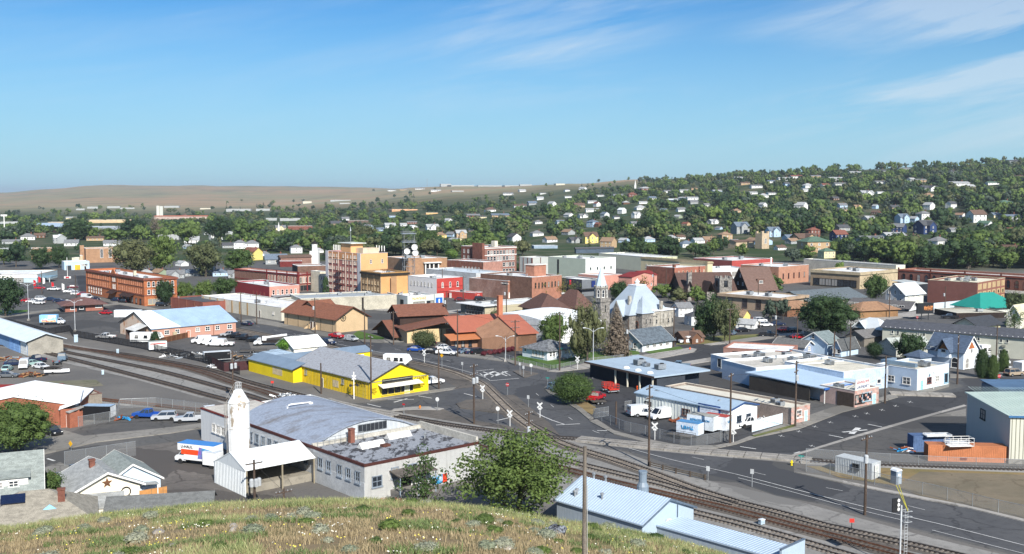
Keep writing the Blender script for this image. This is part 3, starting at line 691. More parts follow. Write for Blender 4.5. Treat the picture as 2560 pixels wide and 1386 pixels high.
 def hip(s,x0,x1,y0,y1,h,rise,over=.5,roof=None,name='roof',trim=None):
  o=over;X0,X1,Y0,Y1=x0-o,x1+o,y0-o,y1+o;w,d=X1-X0,Y1-Y0;i=min(w,d)/2
  z0,z1=h,h+.14
  if w >= d:rg=[(X0+i,(Y0+Y1)/2,h+rise),(X1-i,(Y0+Y1)/2,h+rise)]
  else:rg=[((X0+X1)/2,Y0+i,h+rise),((X0+X1)/2,Y1-i,h+rise)]
  v=[(X0,Y0,z0),(X1,Y0,z0),(X1,Y1,z0),(X0,Y1,z0),(X0,Y0,z1),(X1,Y0,z1),(X1,Y1,z1),(X0,Y1,z1)]+rg
  f=[(3,2,1,0),(0,1,5,4),(1,2,6,5),(2,3,7,6),(3,0,4,7)]
  f += [(4,5,9,8),(5,6,9),(6,7,8,9),(7,4,8)] if w >= d else [(4,5,8),(5,6,9,8),(6,7,9),(7,4,8,9)]
  return MB().add(v,f).build(name,roof,s.root)
 def put(s,face,sx,z,me,name=None,off=0.0):
  nm=name or me.name.split('.')[0]
  if face=='R':return link(nm,me,s.root,(sx,-off,z),0)
  if face=='L':return link(nm,me,s.root,(-off,sx,z),-math.pi/2)
  return link(nm,me,s.root,(s.W+off,sx,z),math.pi/2)
 def wins(s,face,n,zs,w,h,style='sash',s0=None,s1=None,fm=None,off=0.0,skip=()):
  Ln=s.W if face=='R' else s.D;s0=Ln*.06 if s0 is None else s0;s1=Ln*.94 if s1 is None else s1
  me=win_mesh(w,h,style,fm)
  for j,z in enumerate(zs):
   for i in range(n):
    if (i,j) in skip:continue
    s.put(face,s0+(s1-s0)*(i+.5)/n,z,me,'window',off)
 def door(s,face,sx,w=1.0,h=2.1,m=None,z=0.0,off=0.0):s.put(face,sx,z,door_mesh(w,h,m or DARK),'door',off)
 def gdoor(s,face,sx,w=3.0,h=2.6,m=None,z=0.0,off=0.0):s.put(face,sx,z,gdoor_mesh(w,h,m or WHITE),'garage_door',off)
 def box(s,name,x0,x1,y0,y1,z0,z1,m):return MB().box(x0,x1,y0,y1,z0,z1).build(name,m,s.root)
 def band(s,z0,z1,e,m,name='cornice',faces='LR'):
  if 'R' in faces:s.box(name,-e,s.W+e,-e,-.01,z0,z1,m)
  if 'L' in faces:s.box(name,-e,-.01,-.005,s.D,z0,z1,m)
 def unit(s,fx,fy,sc=1.0,n=1):
  o=link('rooftop_unit',rooftop_mesh(),s.root,(s.W*fx,s.D*fy,s.rz),random.choice((0,math.pi/2)));o.scale=(sc,sc,sc)
 def vents(s,n):
  for _ in range(n):link('vent_pipe',vent_mesh(),s.root,(s.W*random.uniform(.1,.9),s.D*random.uniform(.1,.9),s.rz))
 def chimney(s,x,y,z0,z1,w=.6,m=None,cap=True):
  mb=MB();mb.box(x-w/2,x+w/2,y-w/2,y+w/2,z0,z1,0)
  if cap:mb.box(x-w/2-.08,x+w/2+.08,y-w/2-.08,y+w/2+.08,z1,z1+.15,0)
  mb.build('chimney',m or BRICKR,s.root)
 def pil(s,face,n,w,z0,z1,m,e=.18,s0=0,s1=None,name='pilaster'):
  Ln=s.W if face=='R' else s.D;s1=Ln if s1 is None else s1
  for i in range(n):
   c=s0+(s1-s0)*i/max(1,n-1);c=min(max(c,w/2),Ln-w/2)
   if face=='R':s.box(name,c-w/2,c+w/2,-e,-.012,z0,z1,m)
   else:s.box(name,-e,-.012,c-w/2,c+w/2,z0,z1,m)
BRICKR=mat('brick_red',(.20,.080,.055),var=.28,scale=2.2);BRICKB=mat('brick_brown',(.17,.095,.068),var=.28,scale=2.2)
BRICKO=mat('brick_orange',(.42,.155,.065),var=.15,scale=2);BRICKT=mat('brick_tan',(.36,.21,.12),var=.18,scale=2);BRICKP=mat('brick_pink',(.40,.21,.16),var=.2,scale=2)
STONE=mat('grey_stone',(.29,.27,.24),var=.5,scale=3.5,col2=(.13,.12,.11),lo=.42,hi=.6)
def near(u0,v0,z=0.0):return G(u0,v0,z)
def bld(name,label,cat,u0,vt,uL,uR,v0=None,h=None,a=43,**k):
 """near corner on photo column u0, its wall top on row vt; ends of the two seen walls on columns uL and uR"""
 if v0 is not None:
  P0=G(u0,v0);
  if h is None:h=z_at(P0.y,vt)
 else:
  q=G(u0,vt,h);P0=Vector((q.x,q.y,0))
 dR=Vector((math.cos(R(a)),math.sin(R(a)),0));dL=Vector((-dR.y,dR.x,0))
 Wd=T(P0,dR,uR);Dp=T(P0,dL,uL)
 Wd=k.pop('Wd',Wd);Dp=k.pop('Dp',Dp)
 if not (0<Wd<200) or not (0<Dp<200):print('BLD SIZE',label,round(Wd,1),round(Dp,1));Wd=min(max(Wd,3),60) if Wd>0 else 40;Dp=min(max(Dp,3),60) if Dp>0 else 40
 BL.append((label,Wd,Dp,h))
 return Bld(name,label,cat,P0,a,Wd,Dp,h,**k)
BL=[]
def text3d(body,name,root,loc,size,m,face='R',ext=.02,font_scale=1.0,tilt=0.0,align='CENTER'):
 cu=bpy.data.curves.new(name,'FONT');cu.body=body;cu.size=size;cu.extrude=ext;cu.align_x=align;cu.align_y='CENTER';cu.space_line=.9
 cu.materials.append(m);cu.resolution_u=3;t_=bpy.data.objects.new(name,cu);me=bpy.data.meshes.new_from_object(t_);bpy.data.objects.remove(t_);me.name=name
 o=bpy.data.objects.new(name,me);COL.objects.link(o);o.parent=root;o.location=loc
 rz={'R':0,'L':-math.pi/2,'E':math.pi/2,'B':math.pi}[face];o.rotation_euler=(math.pi/2,tilt,rz);o.scale=(font_scale,1,1)
 return o
# FACTORY with vaulted roof
FW=streaky('factory_white',(.84,.84,.80),(.62,.61,.57),.45);FWL=P('e0e2e2',var=.12,scale=.8)
CONCW=P('b9b5aa',var=.2);REDTRIM=P('6b2b22',var=.2)
b=bld('factory','long white factory with grey vaulted roof beside the white silo','factory',912,1162,520,1198,v0=1255,a=41,wall=FWL,wallR=FW,kind='none')
F1,W_,D_=b,b.W,b.D
# flat roofed front range and the rest of the shell
hF=b.h;Lf=D_*.30
pf=mat('roof_patched_membrane',(.27,.285,.31),col2=(.05,.05,.055),scale=2.6,var=.3,stretch=(1.0,.4,1),lo=.49,hi=.55)
vt_=mat('roof_vault_sheet',(.26,.30,.37),col2=(.17,.17,.18),scale=.8,var=.2,stretch=(.45,1.3,1),lo=.5,hi=.66)
mb=MB();Ls=D_*.80
mb.box(0,W_,0,Ls,0,hF-.35,0,top=False);mb.build('wall',[FWL,FW],b.root)
MB().box(.02,W_-.02,.02,Ls-.02,hF-.35,hF-.3).build('flat_roof',pf,b.root)
mb=MB();mb.box(-.06,.25,-.06,Ls,hF-.35,hF+.02);mb.box(.25,W_+.06,-.06,.25,hF-.35,hF+.02);mb.build('parapet',P('4e2c26',var=.2),b.root)
mb=MB();mb.box(W_-.4,W_,.25,Lf,hF-.3,hF+.75);mb.build('side_parapet',CONCW,b.root)
# vault
y0,y1=Lf,D_*.80;rise=2.7;n=14;arc=[]
x0v,x1v=.8,W_-.3
for i in range(n+1):
 t=i/n;arc.append((x0v+(x1v-x0v)*t,hF-.3+rise*(1-(2*t-1) **2)))
mb=MB();mb.extr([(x0v,hF-.3)]+arc[1:-1]+[(x1v,hF-.3)],'y',y0+.02,y0+.25);mb.build('arch_gable',streaky('gable_tin',(.50,.53,.55),(.33,.35,.37),.6,1.6),b.root)
vs=[(x,y,z+.05) for y in (y0-.25,y1) for x,z in arc];fs=[(i,i+1,n+2+i,n+1+i) for i in range(n)]
vs += [(x,y,z-.12) for y in (y0-.25,y1) for x,z in arc];m2=2*(n+1)
fs += [(m2+i,m2+n+1+i,m2+n+2+i,m2+i+1) for i in range(n)]+[(i,m2+i,m2+i+1,i+1) for i in range(n)]
MB().add(vs,fs).build('vaulted_roof',vt_,b.root)
mb=MB();k=7
for i in range(k):mb.box(W_*.42+i*.75,W_*.42+i*.75+.68,y0-.06,y0+.0,hF+.6,hF+1.7,1)
mb.box(W_*.42-.1,W_*.42+k*.75,y0-.035,y0+.01,hF+.5,hF+1.8,0);mb.build('gable_window',[STEEL,P('2a2e33')],b.root)
mb=MB()
for i in range(9):x=.9+i*1.0;mb.tube([(x,y0-.9,hF-.3),(x,y0-.9,hF+.9)],.03,4)
mb.tube([(.9,y0-.9,hF+.9),(8.9,y0-.9,hF+.9)],.035,4);mb.tube([(.9,y0-.9,hF+.4),(8.9,y0-.9,hF+.4)],.03,4);mb.build('handrail',STEEL,b.root)
b.box('upstand',.3,W_-.4,y0-.5,y0-.1,hF-.3,hF+.25,CONCW)
b.rz=hF-.3
b.chimney(W_*.31,y0-1.6,hF-.3,hF+1.7,.75)
def skylight(x,y,l=4.2):
 mb=MB();mb.extr([(y-.8,hF-.3),(y,hF+.5),(y+.8,hF-.3)],'x',x,x+l);mb.build('skylight',WHITE,b.root)
skylight(W_*.25,y0*.62);skylight(W_*.57,y0*.78)
MB().box(W_*.40,W_*.40+1.3,y0*.5,y0*.5+.9,hF-.3,hF+.05).build('roof_hatch',P('5b3a30'),b.root)
b.vents(5)
# left wall: lower plinth and boarded windows
b.box('plinth',-.08,-.01,0,Lf*.98,0,hF*.5,P('b7babb',var=.15))
for i,s_ in enumerate((1.6,4.0,6.3,9.3,11.6,15.8,18.2)):
 if s_<Lf+6:b.put('L',s_,hF-3.0,win_mesh(1.25,1.75,'cross',P('8a95a0')),'window',.02)
for s_,w in ((2.0,1.7),(5.0,1.3),(8.0,1.7)):b.put('R',s_,hF-3.1+(.3 if s_>3 else-.4),win_mesh(w,1.6,'cross',P('8a95a0')),'window')
for k_ in range(12):b.put('L',Lf+8+k_*2.1,hF-2.7,win_mesh(1.2,1.5,'cross',P('8a95a0')),'window') if Lf+8+k_*2.1<Ls-1 else None
# porch on the right wall
px=W_*.20
MB().prism([(px,-2.6),(px+6.5,-2.6),(px+6.5,0),(px,0)],[3.1,3.1,3.5,3.5],[3.25,3.25,3.65,3.65]).build('porch_roof',mat('roof_mossy',(.12,.105,.09),var=.4,scale=3),b.root)
[MB().box(px+x_,px+x_+.14,-2.5,-2.36,0,3.1).build('porch_post',P('8d9aa5'),b.root) for x_ in (.1,3.2,6.2)]
b.door('R',px+2.6,2.2,2.5,DARK)
b.box('loading_dock',px+.2,px+6.3,-2.4,-.02,0,.9,CONC_D)
mur=MB();mur.box(W_*.56,W_*.66,-.05,-.01,.2,1.5);mur.build('mural_panel',mat('mural_blue',(.02,.22,.42),col2=(.5,.6,.7),scale=3,lo=.5,hi=.6),b.root)
mur=MB();mur.box(W_*.66,W_*.70,-.05,-.01,.2,1.5);mur.build('mural_panel',P('c23a1f',var=.3,scale=3),b.root)
# tall left block and the loading canopy
mb=MB();mb.box(-1.2,W_*.45,Ls+.02,D_,0,hF+.2);mb.build('office_wall',streaky('siding_white',(.68,.69,.68),(.5,.5,.5),.3),b.root)
MB().box(-1.28,W_*.45+.08,Ls-.06,D_+.08,hF+.2,hF+.42).build('office_parapet',REDTRIM,b.root)
MB().box(-.9,W_*.45-.3,Ls+.3,D_-.3,hF+.42,hF+.46).build('office_roof',ROOFP,b.root)
for s_ in (1.2,3.0,4.8):link('window',win_mesh(1.3,1.5,'cross'),b.root,(-1.2,Ls+s_,2.2),-math.pi/2) if Ls+s_<D_ else None
# canopy: P on the left wall
cw,cd,ch=7.5,8.6,5.3;c0=G(729,1218);lc=Matrix.Rotation(-R(41),3,'Z') @ (c0-b.P0);cy=lc.y
CT=streaky('canopy_tin',(.74,.77,.76),(.60,.64,.64),.2,2)
RIB=mat('white_rib_sheet',(.74,.77,.77),var=.06)
cx0=-11.5;cyA,cyB=cy-.6,cy+9.5
can=thing('loading_canopy','white ribbed metal canopy over the loading dock, open towards the right','canopy',(b.P0.x,b.P0.y,0),R(41))
mb=MB();pr=[(cyA,3.9),(cyA+4.7,5.6),(cyB,3.2),(cyB,3.05),(cyA+4.7,5.45),(cyA,3.75)]
mb.extr([pr[0],pr[1],pr[4],pr[5]],'x',cx0,-.35);mb.extr([pr[1],pr[2],pr[3],pr[4]],'x',cx0,-.35);mb.build('roof',CT,can)
rb=MB();rb.box(-.03,.03,0,1,0,.06);
sl_=math.hypot(4.7,1.7);rme=MB().box(-.035,.035,0,sl_,.0,.05).mesh('roof_rib',RIB)
for i in range(38):link('roof_rib',rme,can,(cx0+.15+i*.29,cyA,3.9),rot=(math.atan2(1.7,4.7),0,0))
MB().prism([(cx0+.05,cyA+.1),(cx0+.15,cyA+.1),(cx0+.15,cyB-.1),(cx0+.05,cyB-.1)],[0]*4,[3.7,3.7,3.1,3.1]).build('end_wall',CT,can)
mb=MB();mb.extr([(cyA+.1,3.6),(cyA+4.7,5.4),(cyB-.2,3.1)],'x',cx0+.05,cx0+.2);mb.build('gable_panel',CT,can)
rme=MB().box(0,.05,-.035,.035,0,3.4).mesh('wall_rib',RIB)
for i in range(20):link('wall_rib',rme,can,(cx0-.0,cyA+.3+i*.48,.1),0)
mb=MB();mb.box(cx0+.2,cx0+.4,cyA+.1,cyA+.3,0,3.7);mb.box(-.6,-.4,cyA+.1,cyA+.3,0,3.7);mb.box(cx0/2,cx0/2+.2,cyA+.1,cyA+.3,0,3.7);mb.build('post',P('8f8672'),can)
MB().box(cx0+.5,-.1,cyA+1.5,cyB-.5,0,1.15).build('dock_slab',asphalt('dock_concrete',(.24,.22,.18),(.34,.31,.25)),can)
MB().box(cx0+.6,-.2,cyB-.8,cyB-.5,1.15,3.0).build('back_wall',P('6d6658'),can)
# silo
SILO=mat('silo_white_worn',(.76,.76,.74),col2=(.34,.28,.21),scale=2.2,var=.12,stretch=(1,1,.45),lo=.555,hi=.60)
s0=G(600,1172);sr=1.62
root=thing('storage_silo','tall white rusting storage silo with conical top and caged ladder','silo',s0)
hs_=z_at(s0.y,1006);ht=z_at(s0.y,974)
MB().lathe([(sr,2.6),(sr,hs_)],24).build('barrel',SILO,root,smooth=False)
MB().lathe([(sr*.98,0),(sr*.98,2.55)],12).build('skirt',P('d5d7d6',var=.1),root)
MB().lathe([(sr,hs_),(sr+.03,hs_+.05),(.55,ht),(.02,ht+.05)],24).build('cone_top',SILO,root)
for zz in (2.6,hs_*.62,hs_-.05):MB().lathe([(sr,zz-.05),(sr+.05,zz-.04),(sr+.05,zz+.04),(sr,zz+.05)],24).build('hoop',P('b8b4ac'),root)
mb=MB();r_=.45
for z_ in (ht+.1,ht+.6,ht+1.1):mb.tube([(r_*math.cos(t),r_*math.sin(t),z_) for t in [k*math.pi/4 for k in range(9)]],.03,4)
for k in range(8):t=k*math.pi/4;mb.tube([(r_*math.cos(t),r_*math.sin(t),ht),(r_*math.cos(t),r_*math.sin(t),ht+1.1)],.03,4)
mb.build('top_railing',P('c9cac8'),root)
mb=MB();lx=-sr-.25
for dy in (-.2,.2):mb.tube([(lx,dy,.5),(lx,dy,hs_+.2)],.035,4)
for k in range(int(hs_/.45)):mb.tube([(lx,-.2,.6+k*.45),(lx,.2,.6+k*.45)],.02,4)
for k in range(int((hs_-4)/.9)):
 z_=4.2+k*.9;mb.tube([(lx-.38*math.sin(t),.38*math.cos(t),z_) for t in [j*math.pi/4 for j in range(5)]],.02,4)
for j in (1,2,3):t=j*math.pi/4;mb.tube([(lx-.38*math.sin(t),.38*math.cos(t),4.2),(lx-.38*math.sin(t),.38*math.cos(t),hs_)],.02,4)
mb.tube([(lx,.2,hs_+.1),(-.45,.2,ht+.8)],.03,4);mb.tube([(lx,-.2,hs_+.6),(-.45,-.2,ht+1.1)],.03,4)
mb.build('caged_ladder',P('a8a39a'),root)
MB().tube([(-sr*.75,-sr*.85,0),(-sr*.75,-sr*.85,hs_-.2),(-.5,-.5,ht)],.07,6).build('filler_pipe',P('d8d8d6'),root)
# cyclone pipes beyond the vault
q=G(745,1000,8.2)
for nm,uu,vv,du in (('left',708,1035,60),('right',719,1038,55)):
 p0=G(uu,vv,6.0);root=thing('dust_pipe','white bent dust pipe with a cone, '+nm+' one above the vaulted roof','dust pipe',(p0.x,p0.y,0))
 z1=z_at(p0.y,1012 if nm=='right' else 1018);L_=3.2 if nm=='right' else 1.5;L_=L_ if nm=='left' else 3.6
 MB().tube([(0,0,4.8),(0,0,z1-.5),(.18,.06,z1-.12),(.55,.2,z1),(L_,L_*.35,z1+.15)],.13,8).build('pipe',P('dddedd'),root)
 MB().lathe([(.08,z1-1.5),(.38,z1-.3),(.38,z1+.15),(.1,z1+.2)],10,(L_,L_*.35)).build('cyclone_cone',P('e2e2e0'),root)
 MB().tube([(L_,L_*.35,4.8),(L_,L_*.35,z1-1.4)],.06,6).build('stand',STEEL,root)
# YELLOW CARPET STORE
YEL=streaky('yellow_tin',(.72,.50,.012),(.60,.47,.16),.42,1.5,.6);YELF=mat('yellow_paint',(.78,.58,.012),var=.06,rough=.6)
TINR=streaky('old_tin_roof',(.33,.345,.37),(.15,.13,.12),.5,1.4);BLUEROOF=mat('blue_grey_roof',(.19,.25,.32),var=.1,rough=.5)
b=bld('carpet_store','yellow carpet store with grey corrugated gable roof and front awning','store',925,955,734,1071,v0=1000,a=41,wall=YEL,wallR=YELF,kind='gable',ridge='l',rise=3.0,roof=TINR,over=.35,trim=P('3c3a34'))
Y1=b
rme=MB().box(-.05,.05,-.06,0,0,b.h-.1).mesh('wall_batten',mat('yellow_batten',(.52,.36,.01),var=.2))
for i in range(int(b.D/.62)):b.put('L',.3+i*.62,0,rme,'wall_batten')
rr=MB();sl_=math.hypot(b.W/2+.35,3.0+.3);rme=MB().box(0,sl_,-.03,.03,0,.05).mesh('roof_rib',TINR);ang=math.atan2(3.0,b.W/2)
for i in range(int(b.D/.55)):
 link('roof_rib',rme,b.root,(-.33,.1+i*.55,b.h-.05),rot=(0,-ang,0))
for s_ in (b.D*.94,b.D*.82,b.D*.33):b.put('L',s_,b.h-1.9,win_mesh(.95,1.2,'grid',P('9a9a90')),'window')
b.gdoor('L',2.9,3.4,2.9,YEL);b.put('L',b.D*.60,0,door_mesh(.9,2.0,DARK))
b.put('R',b.W*.46,.55,win_mesh(b.W*.55,1.7,'shop',P('d9c24a')),'shop_window');b.door('R',b.W*.62,1.1,2.1,P('cfc8a0'),off=.05)
b.put('R',b.W*.46,3.05,win_mesh(b.W*.52,.85,'shop',P('4a4436')),'transom_window')
MB().prism([(b.W*.13,-1.9),(b.W*.82,-1.9),(b.W*.82,-.03),(b.W*.13,-.03)],[2.35,2.35,2.85,2.85],[2.45,2.45,2.95,2.95]).build('awning',P('dcd9cc'),b.root)
b.box('eave_strip',.05,b.W-.05,-.1,-.012,b.h*.93,b.h*.97,P('8a8c80'))
INK=P('1d1a14')
text3d('CARPET','sign_lettering',b.root,(b.W*.86,-.03,3.0),.95,INK);text3d('VINYL\nCERAMIC\nTILE','sign_lettering',b.root,(b.W*.88,-.03,1.6),.42,INK)
text3d('CARPET\nVINYL\nCERAMIC\nTILE','sign_lettering',b.root,(b.W*.065,-.03,1.6),.38,INK)
text3d('CARPETS','sign_lettering',b.root,(-.09,3.8,b.h-1.05),1.1,INK,'L')
fad=mat('faded_patch',(.62,.50,.30),var=.25,scale=3)
for s_,z_,w,h_ in ((b.D*.42,.8,2.4,1.5),(b.D*.93,.9,.5,1.0)):MB().box(-.075,-.062,s_-w/2,s_+w/2,z_,z_+h_).build('faded_paint_patch',fad,b.root)
# the low yellow sheds behind
s1=bld('yellow_shed','low yellow shed with blue-grey roof reaching left from the carpet store','shed',733,946,622,780,v0=958,h=3.0,a=41,wall=YELF,kind='gable',ridge='l',rise=1.2,roof=BLUEROOF,over=.3,trim=P('2c2c2c'),Wd=7.0)
MB().box(-.03,-.012,5.0,9.5,.9,2.6).build('faded_paint_patch',fad,s1.root)
q=G(684,906,2.75);q.z=0
s2=Bld('yellow_shed','long yellow storage shed with white doors and blue-grey roof behind the carpet store','shed',q,41,T(q,Vector((math.cos(R(41)),math.sin(R(41)),0)),929),6.5,2.75,YELF,BLUEROOF,'gable',ridge='r',rise=1.0,over=.3,trim=P('2c2c2c'))
for k in range(int(s2.W/3.6)):s2.gdoor('R',2.2+k*3.6,2.7,2.2,WHITE)
# white storage shed and lockers
b=bld('storage_shed','white metal shed with ivy climbing over its roof','shed',735,871,690,813,h=2.8,a=38,wall=P('e6e2d2'),kind='gable',ridge='r',rise=2.2,roof=P('f0f1ec',var=.05),over=.4,Dp=10)
SHEDW=b
for k,(u_,v_) in enumerate(((668,895),(690,890),(710,886))):
 q=G(u_,v_,2.6);r_=Bld('storage_container',('first','second','third')[k]+' from the left of the three pale blue storage containers by the ivy shed','container',Vector((q.x,q.y,0)),41,2.5,7.5,2.6,P('9fb2c0'),P('a9bccb'),'shed',rise=.05,over=0,group='pale blue storage containers')
 r_.gdoor('R',1.25,2.1,2.1)
# LONG PINK METAL SHED (left)
PINKW=streaky('pink_tin',(.50,.27,.20),(.42,.23,.17),.3);PEEL=mat('peeling_gable',(.66,.52,.40),col2=(.48,.22,.10),scale=2.2,stretch=(1,1,.4),lo=.52,hi=.6)
b=bld('metal_shed','long salmon-pink metal shed with pale blue roof and peeling gable','shed',380,823,301,590,v0=853,a=43,wall=PEEL,wallR=PINKW,kind='gable',ridge='r',rise=4.0,roof=mat('roof_sky_blue',(.33,.45,.60),var=.12,rough=.5),over=.4,trim=P('3a3836'))
PK=b
lw=b.W*.33;k_=4.0/(b.D/2);mb=MB()
for yy0,zz0,yy1,zz1 in ((-.42,b.h-.4*k_+.18,b.D/2,b.h+4.0+.19),):mb.add([(-.42,yy0,zz0+.02),(lw,yy0,zz0+.02),(lw*.55,yy1,zz1+.02),(-.42,yy1,zz1+.02)],[(0,1,2,3)])
mb.build('white_roof_section',P('eef1f2',var=.05),b.root)
for s_,w in ((.17,1.5),(.29,1.4),(.53,1.4),(.65,1.5),(.77,1.4),(.92,1.6)):b.put('R',b.W*s_,1.5,win_mesh(w,1.3,'cross'),'window')
b.door('R',b.W*.42,1.0,2.1,P('c98a70'));b.box('downpipe',b.W*.72,b.W*.72+.1,-.12,-.012,0,b.h,P('6a3a2c'))
b.box('wall_ac_unit',b.W*.235,b.W*.235+1.1,-.6,-.02,1.2,2.1,P('b9a98c'))
MB().prism([(-4.2,2),(-.02,2),(-.02,9),(-4.2,9)],[3.0,4.4,4.4,3.0],[3.12,4.52,4.52,3.12]).build('lean_to_roof',P('c8c8c4'),b.root)
MB().box(-4.0,-.05,8.6,8.8,0,3.2).build('lean_to_wall',P('54433d'),b.root)
# blue shed at the far left edge
b=bld('track_shed','blue and white shed with pale roof at the left edge beside the tracks','shed',70,853,-120,76,v0=890,a=41,wall=P('7d9fc4',var=.1),kind='gable',ridge='l',rise=1.6,roof=P('c9d4dc',var=.08),over=.8,wallR=P('9a958a'),Wd=9)
b.gdoor('L',3.2,5.4,3.2,P('d9dbd8'));b.gdoor('L',9.2,4.5,3.3,P('86aede'));b.gdoor('L',14.2,4.5,3.3,P('7ea6d8'))
b.box('dark_fascia',-.05,-.015,0,6.3,b.h-1.2,b.h-.1,P('2f3440'))
# brick shop with white roof (lower left)
b=bld('brick_shop','red brick shop with white hipped roof behind the big tree at left','shop',152,1024,-260,175,v0=1070,a=20,wall=mat('brick_shop_red',(.30,.105,.06),var=.2,scale=2),kind='shed',ridge='l',rise=1.0,roof=P('e9eaea',var=.06),over=.2,Dp=14,Wd=3.2)
b2=bld('brick_shop','low red brick wing with a cream double door at left of the black trailer','shop',175,1033,152,184,v0=1071,a=50,wall=mat('brick_shop_red',(.3,.1,.06)),kind='shed',ridge='l',rise=.6,roof=ROOFG,over=.15,Dp=6,Wd=2.5)
b2.door('L',2.0,1.6,2.2,P('e8dcb8'))
Bld('brick_shop','white roofed brick hall at the left edge under the tree','shop',G(-120,1075),12,21,16,3.6,mat('brick_shop_red',(.3,.1,.06)),P('eceded',var=.05),'gable',ridge='l',rise=2.0,over=.3)
b=bld('tool_shed','small grey flat-roofed shed with a red door side by the brick shop','shed',211,976,188,256,v0=1030,h=3.2,a=40,wall=P('8f3a28'),wallR=P('8d8478',var=.15),kind='flat',par=.1,roof=P('a39a8c'),cap=P('7a5a50'))
b.put('L',1.2,0,door_mesh(.9,2.2,P('1f2b20')));b.put('L',2.6,0,door_mesh(.9,2.2,P('1f2b20')))
b=bld('wood_shed','open-fronted wooden shed with a pale roof beside the small grey shed','shed',178,1008,148,190,v0=1028,a=25,wall=P('8a4a26',var=.3),kind='shed',ridge='r',rise=.5,roof=P('c9c2b2'),over=.3,Dp=3,Wd=3.5)
Bld('barn','long dark red roofed shed at the left edge behind the white-roofed brick hall','barn',G(-90,1013),5,18,7,2.2,P('5a4038'),P('7c2a28',var=.12),'gable',ridge='r',rise=1.1,over=.3)
# houses at the lower left
SG=shingle('grey_green',(.27,.30,.28));ST=shingle('tan',(.30,.275,.225));SLG=shingle('light_grey',(.36,.37,.36))
q=G(75,1300);b=Bld('house','grey-shingled two storey house with white dormer at the left edge','house',G(-60,1330),24,7.5,9.5,3.9,P('b8bab2'),SG,'gable',ridge='r',rise=4.6,over=.5,trim=WHITE)
d=MB();d.box(1.6,6.1,1.1,3.2,4.6,6.1);d.build('dormer',WHITE,b.root);MB().prism([(1.3,.8),(6.4,.8),(6.4,3.8),(1.3,3.8)],[6.1,6.1,6.9,6.9],[6.22,6.22,7.02,7.02]).build('dormer_roof',SG,b.root)
for x_ in (2.6,4.4):link('window',win_mesh(1.2,.9,'cross'),b.root,(x_,1.1,4.9))
b=Bld('house','low house with tan shingle roof and a solar panel at the lower left','house',G(-70,1400),22,13.2,10,3.0,P('c9c2ae'),ST,'hip',rise=3.2,over=.5,basez=-.5)
MB().box(0,2.7,0,1.5,0,.1).build('solar_panel',mat('solar_blue',(.010,.018,.05),rough=.15,spec=.8,var=.1),b.root,(2.9,3.0,5.3)).rotation_euler=(R(30),0,0)
b.chimney(9.6,3.2,3.5,6.4,.8)
MB().extr([(8.3,0),(10.3,0),(9.3,.75)],'y',0,.1).build('blue_gable',P('8fc3e4'),b.root,(-1.0,1.9,4.3))
b=bld('house','cream house with star and wheel ornaments on its gable wall','house',185,1261,152,351,v0=1285,h=2.9,a=35,wall=P('efe6cf',var=.05),kind='gable',ridge='l',rise=2.0,roof=SLG,over=.6,trim=WHITE,Dp=9.5)
CH1=b
star=MB();pts=[((.75 if i % 2==0 else .32)*math.sin(i*math.pi/5),(.75 if i % 2==0 else .32)*math.cos(i*math.pi/5)) for i in range(10)]
star.add([(x,-.06,z) for x,z in pts]+[(0,-.16,0)],[(i,(i+1) % 10,10) for i in range(10)]);star.build('star_ornament',P('6b4a34'),b.root,(b.W*.5,0,3.5))
wh=MB();wh.tube([(.62*math.cos(t),-.08,.62*math.sin(t)) for t in [k*math.pi/8 for k in range(17)]],.09,5);wh.build('wheel_ornament',BLACK,b.root,(b.W*.78,0,1.9));
b.put('R',b.W*.52,.9,win_mesh(1.3,.8,'plain'),'window');b.chimney(b.W*.42,5.2,4.0,5.6,.7)
MB().prism([(b.W+.1,-.6),(b.W+2.4,-.6),(b.W+2.4,5),(b.W+.1,5)],[2.6,2.4,2.4,2.6],[2.72,2.52,2.52,2.72]).build('porch_roof',SLG,b.root);MB().box(b.W+2.2,b.W+2.32,-.5,-.38,0,2.4).build('porch_post',WHITE,b.root)
b2=Bld('house','pale blue gabled house behind the cream house with the star','house',G(262,1268),35,7.5,9,3.0,P('c9dbe8',var=.05),SG,'gable',ridge='l',rise=2.3,over=.4,trim=WHITE)
b2.put('R',3.8,2.2,win_mesh(.9,.7,'plain'),'window')
b=Bld('shed','low grey shingle-roofed outbuilding just above the grass slope at left','shed',G(262,1322),12,13,7,1.5,P('8a8378'),shingle('dull_grey',(.16,.165,.16)),'gable',ridge='r',rise=1.5,over=.3)
b=Bld('shed','small grey lean-to with striped roof below the cream house','shed',G(205,1300),20,5.0,3.2,1.3,P('d9d4c4'),SLG,'shed',rise=.9,over=.2)
# PALE BLUE METAL SHEDS at the lower right
PB=mat('pale_blue_sheet',(.37,.46,.56),var=.05,rough=.45);PBW=P('a9bac8',var=.05);PBT=P('5b6a7a')
def ribbed_roof(b,rise,over,st=.42,m=PB):
 k=math.hypot(b.W/2+over,rise*(b.W/2+over)/(b.W/2));a_=math.atan2(rise,b.W/2)
 me=MB().box(0,k,-.025,.025,0,.05).mesh('roof_rib',mat('pale_blue_rib',(.50,.60,.70),var=.04))
 for i in range(int((b.D+over*1.6)/st)):link('roof_rib',me,b.root,(-over,-over*.8+i*st,b.h-over*rise/(b.W/2)+.17),rot=(0,-a_,0))
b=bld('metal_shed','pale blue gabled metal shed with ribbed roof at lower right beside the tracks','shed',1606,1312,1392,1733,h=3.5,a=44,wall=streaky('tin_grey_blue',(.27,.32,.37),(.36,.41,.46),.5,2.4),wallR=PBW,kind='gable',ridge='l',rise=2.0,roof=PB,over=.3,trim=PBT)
BS=b;ribbed_roof(b,2.0,.3)
